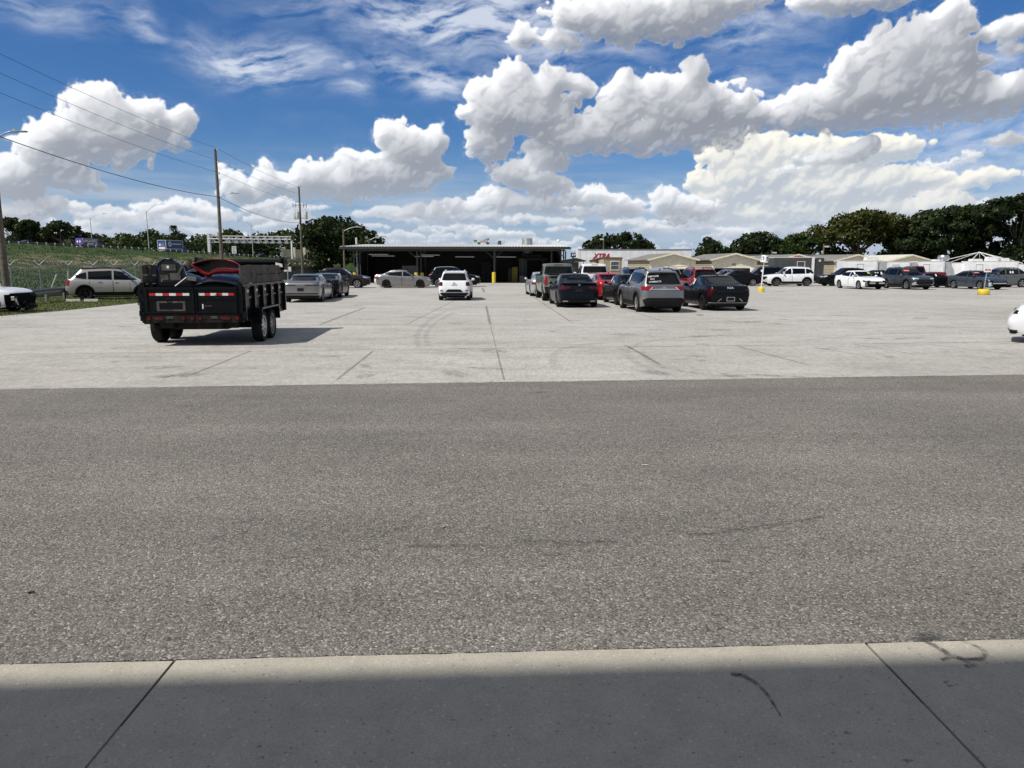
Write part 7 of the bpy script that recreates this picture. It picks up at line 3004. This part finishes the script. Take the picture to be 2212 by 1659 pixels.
s_ven = spec(SUV, L=4.04, W=1.77, H=1.58, wb=2.52, wr=.335, rails='white', rim='rim', spoiler=True, doorlo=.42, bpillar=-.0,
             deck=[(-2.02, 1.0), (-1.9, 1.06), (-1.2, 1.05), (.0, 1.0), (.85, .98), (1.05, 1.02), (1.45, .98), (1.8, .90), (1.95, .82), (2.02, .70)],
             gh=dict(xr0=-1.90, xr1=-1.62, xf0=1.0, xf1=.20, w0=.80, w1=.61, roof=[(-2.0, 1.50), (-1.4, 1.54), (-.7, 1.565), (0, 1.56), (.4, 1.52), (.8, 1.38)]),
             wins=[[(-1.62, .30, .62), (-1.30, .10, .80), (-1.12, .06, .83)], [(-1.05, .06, .83), (-.03, .06, .85)], [(.05, .06, .85), (.35, .07, .80), (.65, .08, .55), (.85, .10, .18)]],
             windshield=(1.05, 1.50, .70, .60), rearglass=(1.08, 1.44, .66, .56), tailmat=M['darkred'],
             tail=[[(1.0, .62, .80), (.80, .62, .84)], ['S', [(-1.94, .82, .98), (-1.82, .84, .98)]]],
             rearpatch=[('bumper', 'black', [(.26, -.62, .62), (.36, -.74, .74), (.42, -.74, .74)], .016), ('bumper_inset', 'black', [(.46, -.46, .46), (.58, -.38, .38), (.61, -.30, .30)], .018)],
             frontpatch=[], head=[[(.70, .50, .80), (.80, .46, .82)]])
c, B, G, D = make_car('parked_suv', 'small white crossover seen straight from behind in the middle of the lot', 'crossover', put(s_ven, 91, 'RL', (-3.86, 40.5)), 91, s_ven, P_white, G2)
badge_disc(c, 0, .93, .05, B, M['chrome'])
rear_text(c, 'VENUE', .07, 0, .84, B, M['rimgrey'], 'lettering', sx=1.5)
m = MB()
for sg in (-1, 1):
    m.grid(end_patch(B, [(.51, sg * .60, sg * .74), (.58, sg * .60, sg * .74)], True, .018, 3, 1))
m.build('reflector', M['rimgrey'], c)
# grey wagon crossover behind the trailer
s_sor = spec(SUV, L=4.81, W=1.90, H=1.70, wb=2.815, rails='gloss', rim='rimdark', style='5', clad=True, cladmat=M['black'], roofmat=None or P_grey,
             gh=dict(xr0=-2.25, xr1=-1.70, xf0=1.30, xf1=.35, w0=.865, w1=.64, roof=[(-2.3, 1.52), (-1.7, 1.62), (-.9, 1.69), (0, 1.69), (.5, 1.64), (1.0, 1.46)]),
             deck=[(-2.4, 1.06), (-2.28, 1.12), (-1.2, 1.10), (.0, 1.07), (1.05, 1.03), (1.3, 1.07), (1.75, 1.03), (2.15, .96), (2.33, .86), (2.4, .70)],
             wins=[[(-1.85, .22, .48), (-1.50, .10, .68), (-1.32, .08, .74)], [(-1.24, .06, .80), (-.10, .06, .84)], [(.0, .06, .84), (.40, .07, .80), (.80, .08, .56), (1.08, .10, .18)]], windshield=(1.10, 1.58, .76, .62), rearglass=(1.15, 1.52, .70, .58), mirmat=M['gloss'],
             tail=[[(1.10, .60, .86), (.80, .66, .89)], ['S', [(-2.36, .82, 1.08), (-2.12, .98, 1.08)]]])
c, B, G, D = make_car('parked_suv', 'light grey crossover in profile on the grass, half hidden by the dump trailer', 'crossover', put(s_sor, 22, 'RR', gnd(186, 648.6)), 22, s_sor, P_grey)
m = MB()
m.b2(-1.4, .5, -.55, .55, 1.70, 1.735)
m.build('black_roof_panel', M['gloss'], c)

# wrecked white car at the left edge
s_wr = spec(SUV, L=4.6, W=1.85, H=1.65, wb=2.7, rim='rimdark', frontpatch=[], head=None, rails=None, deck=[(-2.33, 1.06), (-2.2, 1.12), (-1.2, 1.10), (.0, 1.02), (.95, .98), (1.2, 1.0), (1.65, .97), (2.0, .91), (2.2, .83), (2.33, .76)])
wl_ = gnd(62, 677)
c, B, G, D = make_car('wrecked_car', 'wrecked white car at the left edge with its front bumper torn off', 'car', (wl_[0] - 2.80, wl_[1] + .55), 4, s_wr, P_white)
m = MB()
m.grid(end_patch(B, [(.30, -.90, .90), (.5, -.915, .915), (.79, -.91, .91)], False, .035, 16, 4))
m.grid(cols_patch(B, [(1.98, .22, .74), (2.20, .22, .74)], -1, .03, 4, 3))
m.build('open_front', M['well'], c, smooth=60)
m = MB()
rnd = random.Random(31)
for i in range(30):
    y, z = rnd.uniform(-.72, .72), rnd.uniform(.2, .72)
    m.box((2.24 + rnd.uniform(-.03, .06), y, z), (.08, rnd.uniform(.08, .4), rnd.uniform(.03, .10)), rnd.uniform(-.4, .4), rnd.uniform(-.4, .4), 0)
m.build('exposed_parts', M['black'], c)
m = MB()
m.box((2.28, -.62, .42), (.05, .16, .40), .2, .3, 0)
m.box((2.24, -.80, .60), (.10, .20, .14), .5, .2, 0)
m.build('hanging_trim', M['plate'], c)
m = MB()
m.box((2.45, -.25, .22), (.10, .30, .08), .5, .3, .2)
m.box((2.30, .3, .18), (.12, .9, .08), .1, .1, .1)
m.build('broken_bumper', M['black'], c)

# ---- right rows
GR = 'cars parked in rows on the right side of the lot'


def face(sp, yaw, wheel, px, py, Y=None):
    if Y is None:
        xy = gnd(px, py)
    else:
        p = at(px, py, Y)
        xy = (p.x, Y)
    return put(sp, yaw, wheel, xy)


s_alt = spec(SEDAN, L=4.9, W=1.85, H=1.44, wb=2.82, rim='rim', style='10')
c, B, G, D = make_car('parked_sedan', 'black sedan', 'sedan', put(s_alt, 180, 'RL', (22.1, 68.5)), 180, s_alt, P_black, GR)
c['label'] = 'black sedan in profile with bright multi spoke wheels, left of the lane sign'
c, B, G, D = make_car('parked_sedan', 'silver sedan mostly hidden behind the black sedan left of the lane sign', 'sedan', (20.9, 73.5), 180, spec(SEDAN, rim='rim'), P_silver, GR)
c, B, G, D = make_car('parked_suv', 'black SUV behind the lane sign, between the garages and the white crossover', 'SUV', (24.2, 72.8), 180, spec(SUV, L=4.9, H=1.75, rails='gloss', rim='rimdark', clad=False), P_black, GR)
sticker(c, G, .15, 1.35, .16, .2, 1, M['paper'])
s_tuc = spec(SUV, L=4.63, W=1.865, H=1.665, wb=2.755, rim='rimgrey', rails='chrome', style='5', head=[[(.66, .62, .84), (.50, .66, .86)]],
             frontpatch=[('grille', 'black', [(.60, -.66, .66), (.72, -.86, .86), (.88, -.86, .86)], .012), ('bumper', 'black', [(.24, -.76, .76), (.40, -.80, .80)], .014)])
c, B, G, D = make_car('parked_suv', 'white crossover in profile with a black covered tail, right of the lane sign', 'crossover', face(s_tuc, 180, 'FL', (2900 + 685 / 4.424) / 1.8228, 617.9, 67.6), 180, s_tuc, P_white, GR)
m = MB()
m.grid(cols_patch(B, [(-2.25, .45, 1.1), (-1.98, .50, 1.1)], 1, .02, 4, 4))
m.grid(end_patch(B, [(.3, -.88, .88), (1.1, -.88, .88)], True, .03, 12, 4))
m.build('black_wrap', M['gloss'], c)
m = MB(); m.grid(cols_patch(G, [(-2.0, 1.15, 1.55), (-1.75, 1.15, 1.62)], 1, .02, 4, 3)); m.build('wrap_upper', M['gloss'], c)
sticker(c, G, -.05, 1.34, .10, .17, 1, M['paper'])
s_rdx = spec(s_gv, L=4.9, H=1.62, rim='rimdark', rails=None)
c, B, G, D = make_car('parked_suv', 'black low SUV facing left between the white crossover and the white damaged sedan', 'SUV', face(s_rdx, 180, 'FL', 1797, 617.8, 68.0), 180, s_rdx, P_black, GR)
s_son = spec(SEDAN, L=4.9, W=1.86, H=1.43, wb=2.84, rim='rim', frontpatch=[('open_grille', 'well', [(.22, -.80, .80), (.42, -.86, .86), (.64, -.80, .80)], .02)], head=[[(.64, .50, .88), (.70, .50, .89)], ['S', [(2.0, .62, .72), (2.30, .58, .70)]]], headmat=M['gloss'])
c, B, G, D = make_car('parked_sedan', 'white sedan with its front bumper missing and a bare silver crash bar', 'sedan', face(s_son, -84, 'FR', 1856, 624.3, 59.2), -84, s_son, P_white, GR)
m = MB()
m.grid(end_patch(B, [(.44, -.62, .62), (.56, -.62, .62)], False, .06, 10, 1))
m.build('crash_bar', M['chrome'], c)
MB().b2(2.46, 2.50, -.14, .14, .44, .57).build('number_plate', M['gloss'], c)
m = MB(); m.box((2.36, -.78, .44), (.12, .22, .34), .3, .2, 0); m.build('torn_liner', M['rimgrey'], c)
m = MB()
m.grid([[G.end(lerp(.38, .62, a), lerp(1.22, 1.34, b), False, .02) for b in (0, .5, 1)] for a in (0, .5, 1)])
m.build('windscreen_sticker', pmat('yellow_green', (.45, .55, .05), .6), c)
s_sn2 = spec(SEDAN, L=4.9, H=1.44, rim='rimdark')
c, B, G, D = make_car('parked_sedan', 'black sedan with papers in its side window, behind the damaged white sedan', 'sedan', (at(1888, 600, 65.5).x, 65.5), 180, s_sn2, P_black, GR)
sticker(c, G, -.25, 1.20, .14, .22, 1, M['paper']); sticker(c, G, .15, 1.25, .3, .06, 1, M['paper'])
s_rv2 = spec(s_rav, tail=[['S', [(-2.24, .93, 1.04), (-1.92, 1.0, 1.04)]]], head=[[(.92, .52, .86), (.82, .44, .88)], ['S', [(1.95, .86, .94), (2.2, .80, .92)]]],
             frontpatch=[('grille', 'black', [(.42, -.62, .62), (.60, -.74, .74), (.80, -.50, .50)], .014), ('bumper', 'black', [(.24, -.66, .66), (.36, -.76, .76)], .014)], mirmat=P_silver)
c, B, G, D = make_car('parked_suv', 'dark slate SUV facing the camera with a pink paper in its windscreen', 'SUV', face(s_rv2, -84, 'FR', 1958.8, 624.6, 58.6), -84, s_rv2, P_slate, GR)
M['pink'] = pmat('pink_paper', (.75, .18, .16), .7)
m = MB()
m.grid([[G.end(lerp(-.62, -.18, a), lerp(1.42, 1.52, b), False, .022) for b in (0, .5, 1)] for a in (0, .25, .5, .75, 1)])
m.build('windscreen_paper', M['pink'], c)
m = MB()
for sg in (-1, 1):
    m.grid(end_patch(B, [(.38, sg * .50, sg * .86), (.50, sg * .72, sg * .90), (.60, sg * .70, sg * .76)], False, .02, 4, 2))
m.build('bumper_silver', M['chrome'], c)
s_rpk = spec(PICKUP, L=5.35, W=1.86, wb=3.22, wr=.37, xrax=-1.50,
             deck=[(-2.68, 1.22), (-2.0, 1.25), (-.65, 1.25), (-.4, 1.14), (.9, 1.12), (1.4, 1.16), (2.1, 1.13), (2.5, 1.04), (2.68, .9)],
             gh=dict(xr0=-.70, xr1=-.50, xf0=1.40, xf1=.75, w0=.82, w1=.70, n=10, roof=[(-.7, 1.76), (-.3, 1.79), (.4, 1.79), (.8, 1.72), (1.2, 1.55)]),
             windshield=(1.20, 1.68, .74, .66), rearglass=(1.28, 1.64, .72, .64), tail=[[(.80, .74, .88), (1.18, .74, .88)]], rearpatch=[])
c, B, G, D = make_car('pickup_truck', 'dark red pickup truck facing left behind the slate SUV', 'pickup truck', (at(2037, 600, 70.5).x - 2.7, 70.5), 180, s_rpk, P_maroon, GR)
s_spt = spec(SEDAN, L=4.65, W=1.93, H=1.24, wb=2.72, wr=.345, zb=.14, rim='rimdark', fin=False,
             deck=[(-2.33, .86), (-2.2, .98), (-1.7, .98), (-1.0, .95), (-.2, .86), (.9, .78), (1.3, .80), (1.8, .74), (2.15, .62), (2.33, .50)],
             gh=dict(xr0=-1.7, xr1=-.55, xf0=1.25, xf1=.25, w0=.80, w1=.52, roof=[(-1.7, 1.02), (-1.0, 1.14), (-.4, 1.21), (0, 1.22), (.3, 1.19), (.8, 1.02)]),
             wins=[[(-.70, .10, .66), (-.14, .08, .80)], [(-.05, .08, .80), (.35, .08, .74), (.75, .10, .40), (.95, .10, .16)]], windshield=(.84, 1.17, .66, .52), rearglass=(1.02, 1.16, .62, .50), tail=None, head=None, frontpatch=[], rearpatch=[], plate=None)
c, B, G, D = make_car('parked_sports_car', 'low black sports car in profile between the slate SUV and the blue grey sedan', 'sports car', put(s_spt, 180, 'RL', (at(2050, 600, 63).x, 63)), 180, s_spt, P_black, GR)
sticker(c, G, -.35, 1.06, .10, .18, 1, M['paper'])
s_cor = spec(SEDAN, L=4.63, W=1.78, H=1.435, wb=2.70, rim='rim', style='7', frontpatch=[('open_grille', 'well', [(.22, -.72, .72), (.40, -.80, .80), (.62, -.70, .70)], .02)], head=[[(.62, .52, .84), (.70, .50, .86)], ['S', [(1.9, .66, .76), (2.2, .60, .72)]]], headmat=M['gloss'])
c, B, G, D = make_car('parked_sedan', 'blue grey sedan with its front bumper missing behind the RETAIL sign', 'sedan', face(s_cor, -80, 'FR', 2117.6, 625, 58.4), -80, s_cor, P_bluegrey, GR)
m = MB()
m.grid(end_patch(B, [(.45, -.60, .60), (.54, -.60, .60)], False, .06, 10, 1))
m.build('crash_bar', M['chrome'], c)
m = MB(); m.box((2.24, -.72, .42), (.16, .24, .26), .3, .2, 0); m.build('washer_bottle', pmat('pale_blue_plastic', (.42, .58, .62), .4), c)
m = MB()
for i in range(7): m.box((2.25, -.1 + i * .13, .22 + .02 * (i % 3)), (.12, .10, .04), i, .3, .4)
m.build('hanging_bits', M['black'], c)
m = MB()
m.grid([[G.end(lerp(-.58, -.16, a), lerp(1.26, 1.34, b), False, .022) for b in (0, .5, 1)] for a in (0, .25, .5, .75, 1)])
m.build('windscreen_paper', M['pink'], c)
c, B, G, D = make_car('parked_suv', 'mid grey SUV facing left at the right edge, papers in its side window', 'SUV', put(s_gv, 180, 'RL', (at(2208, 600, 64).x, 64)), 180, spec(s_gv, H=1.68, rim='rim'), P_mgrey, GR)
sticker(c, G, -.62, 1.30, .12, .18, 1, M['paper']); sticker(c, G, -.42, 1.30, .12, .18, 1, M['paper'])
# white crossover nose at the right edge
s_my = spec(SEDAN, L=4.75, W=1.92, H=1.62, wb=2.89, wr=.365, zb=.19, rim='rimgrey', style='5', clad=True, doorlo=.36,
            deck=[(-2.38, 1.02), (-2.25, 1.16), (-1.6, 1.14), (-.2, 1.06), (.9, 1.0), (1.2, 1.04), (1.75, 1.0), (2.1, .92), (2.30, .80), (2.38, .72)],
            gh=dict(xr0=-2.1, xr1=-1.2, xf0=1.45, xf1=.25, w0=.86, w1=.64, pr=.9, roof=[(-2.1, 1.25), (-1.5, 1.48), (-.7, 1.61), (0, 1.62), (.4, 1.56), (.9, 1.38)]),
            windshield=(1.10, 1.54, .78, .64), rearglass=(1.22, 1.52, .72, .60), frontpatch=[('bumper', 'black', [(.22, -.80, .80), (.32, -.92, .92)], .016)],
            head=[[(.80, .62, .88), (.72, .70, .90)]], headmat=M['gloss'])
c, B, G, D = make_car('parked_suv', 'white crossover of which only the nose enters at the right edge', 'crossover', put(s_my, 146, 'FL', gnd(2272, 745)), 146, s_my, P_white)

# ================================================================== highway traffic
def van(loc, yaw):
    t_ = thing('van', 'purple high roof van with white ORLANDO PRIDE lettering on the highway', 'van', loc, R(yaw))
    pp, pd = paint('purple_paint', (.09, .035, .30), .0, .3), paint('dark_purple_paint', (.02, .012, .07), .0, .3)
    L_, hw_ = 6.0, 1.02
    m = MB()
    prof = [(0, .35), (0.02, 2.0), (.12, 2.42), (.4, 2.52), (3.9, 2.52), (4.4, 2.40), (5.05, 1.45), (5.75, 1.2), (5.98, .95), (6.0, .35)]
    m.prism(prof, -hw_, hw_)
    m.build('body', pd, t_, smooth=30)
    m = MB(); m.prism([(-.02, .5), (-.0, 2.0), (.10, 2.40), (.11, 2.36), (.03, 2.0), (.01, .5)], -hw_ + .04, hw_ - .04)
    m.build('rear_door', pp, t_)
    m = MB(); m.grid([[(x, -hw_ - .012, z) for z in (2.22, 2.36)] for x in (.4, 2, 3.9)]); m.build('side_stripe', M['steel'], t_)
    m = MB(); m.b2(.05, .22, -hw_ - .015, -hw_ - .004, 1.3, 2.45); m.build('corner_stripe', M['white'], t_)
    for y in (.35, -.35):
        m = MB(); m.lathe([(0, -.03), (.22, -.03), (.24, -.02)], 16, (0, 0, 0), 'X'); o = m.build('round_emblem', M['white'], t_); o.location = (-.01, y, 1.75)
    MB().b2(-.05, -.022, .38, .78, .55, 1.02).build('rear_sticker', M['white'], t_)
    MB().b2(-.05, -.022, -.65, -.25, .62, .78).build('number_plate', M['white'], t_)
    text('side_lettering', 'ORLANDO', .62, M['white'], t_, (2.05, -hw_ - .012, 1.86), (math.pi / 2, 0, 0), bold=.02, sx=1.12)
    text('side_lettering', 'PRIDE', .56, M['white'], t_, (2.05, -hw_ - .012, 1.25), (math.pi / 2, 0, 0), bold=.02, sx=1.1)
    m = MB(); m.prism([(3.25, 1.5), (3.75, 1.5), (3.75, 1.1), (3.5, .85), (3.25, 1.1)], -hw_ - .018, -hw_ - .004); m.build('side_crest', M['plate'], t_)
    m = MB(); m.prism([(4.2, 1.5), (4.95, 1.5), (4.5, 2.15), (4.2, 2.2)], -hw_ - .015, -hw_ - .004); m.build('side_window', M['glass'], t_)
    MB().b2(-.03, .02, -hw_ + .02, -hw_ + .16, 1.0, 1.4).build('tail_light', M['red'], t_)
    for x in (1.0, 4.75):
        for sg in (-1, 1): add_wheel(t_, x, sg * (hw_ - .12), .35, .22, '5', 'rim', sg)


p = at(171, 531, 161)
van((p.x, 161, 5.15), 72)


def box_truck(loc, yaw):
    t_ = thing('box_truck', 'blue box truck with a round white H emblem on the highway', 'truck', loc, R(yaw))
    bl = pmat('truck_blue', (.02, .05, .17), .5, scale=1)
    hw_ = 1.25
    MB().b2(0, 6.0, -hw_, hw_, 1.0, 3.55).build('box', bl, t_)
    m = MB()
    m.b2(0, 6.02, -hw_ - .02, hw_ + .02, 3.55, 3.68); m.b2(-.03, .08, -hw_ - .02, -hw_ + .1, 1.0, 3.55); m.b2(-.03, .08, hw_ - .1, hw_ + .02, 1.0, 3.55); m.b2(5.9, 6.04, -hw_ - .02, -hw_ + .1, 1.9, 3.55); m.b2(0, 6, -hw_ - .015, -hw_, 1.5, 1.62)
    m.build('box_frame', M['galvl'], t_)
    dr_ = MB().b2(-.05, -.002, -.98, .98, 1.0, 3.15).build('rear_door', pmat('door_blue', (.05, .12, .28), .5), t_)
    MB().b2(-.06, -.051, -.95, .85, 1.0, 1.95).build('door_panel', M['white'], dr_)
    m = MB(); m.lathe([(0, -.02), (.26, -.02), (.26, 0)], 18, (0, 0, 0), 'X'); o = m.build('door_emblem', M['white'], dr_); o.location = (-.06, .48, 2.5)
    MB().b2(-.065, -.051, -.75, .15, 2.44, 2.56).build('door_lettering', M['pink'], dr_)
    m = MB(); m.lathe([(0, -.02), (.62, -.02), (.62, 0)], 24, (0, 0, 0), 'Y'); o = m.build('side_emblem', M['plate'], t_); o.location = (1.35, -hw_ - .01, 2.7)
    text('side_lettering', 'H', .85, bl, t_, (1.35, -hw_ - .04, 2.7), (math.pi / 2, 0, 0), bold=.03)
    text('side_lettering', 'homeserve', .55, M['plate'], t_, (3.85, -hw_ - .02, 2.75), (math.pi / 2, 0, 0), bold=.01) if False else MB().b2(2.2, 5.4, -hw_ - .02, -hw_ - .004, 2.62, 2.86).build('side_lettering', M['galvl'], t_)
    m = MB(); m.prism([(6.1, .6), (6.1, 2.5), (6.4, 2.55), (7.0, 2.35), (7.5, 1.7), (8.3, 1.5), (8.45, 1.2), (8.45, .5)], -1.05, 1.05)
    m.build('cab', bl, t_, smooth=30)
    MB().b2(.2, 8, -.5, .5, .6, .99).build('chassis', M['black'], t_)
    for x in (1.6, 7.2):
        for sg in (-1, 1): add_wheel(t_, x, sg * 1.0, .42, .28, 'steel', 'rim', sg)
    MB().b2(-.06, .0, -1.2, -1.0, .75, .95).build('tail_light', M['red'], t_); MB().b2(-.06, .0, 1.0, 1.2, .75, .95).build('tail_light', M['red'], t_)


p = at(350.5, 545, 185)
box_truck((p.x, 185, 4.35), 74)
p = at(62, 520, 150)
make_car('highway_car', 'dark car cresting the bank at the far left, only its roof showing', 'car', (p.x, 150, 5.35), 72, SEDAN, P_slate)
p = at(622, 560, 150)
make_car('highway_car', 'dark car on the highway just right of the speed sign', 'car', (at(566, 560, 208).x, 208, 3.6), 75, SEDAN, P_black)
make_car('highway_car', 'pale car on the highway glimpsed beside the big oak', 'car', (at(683, 566, 250).x, 250, 2.6), 75, SEDAN, P_white)
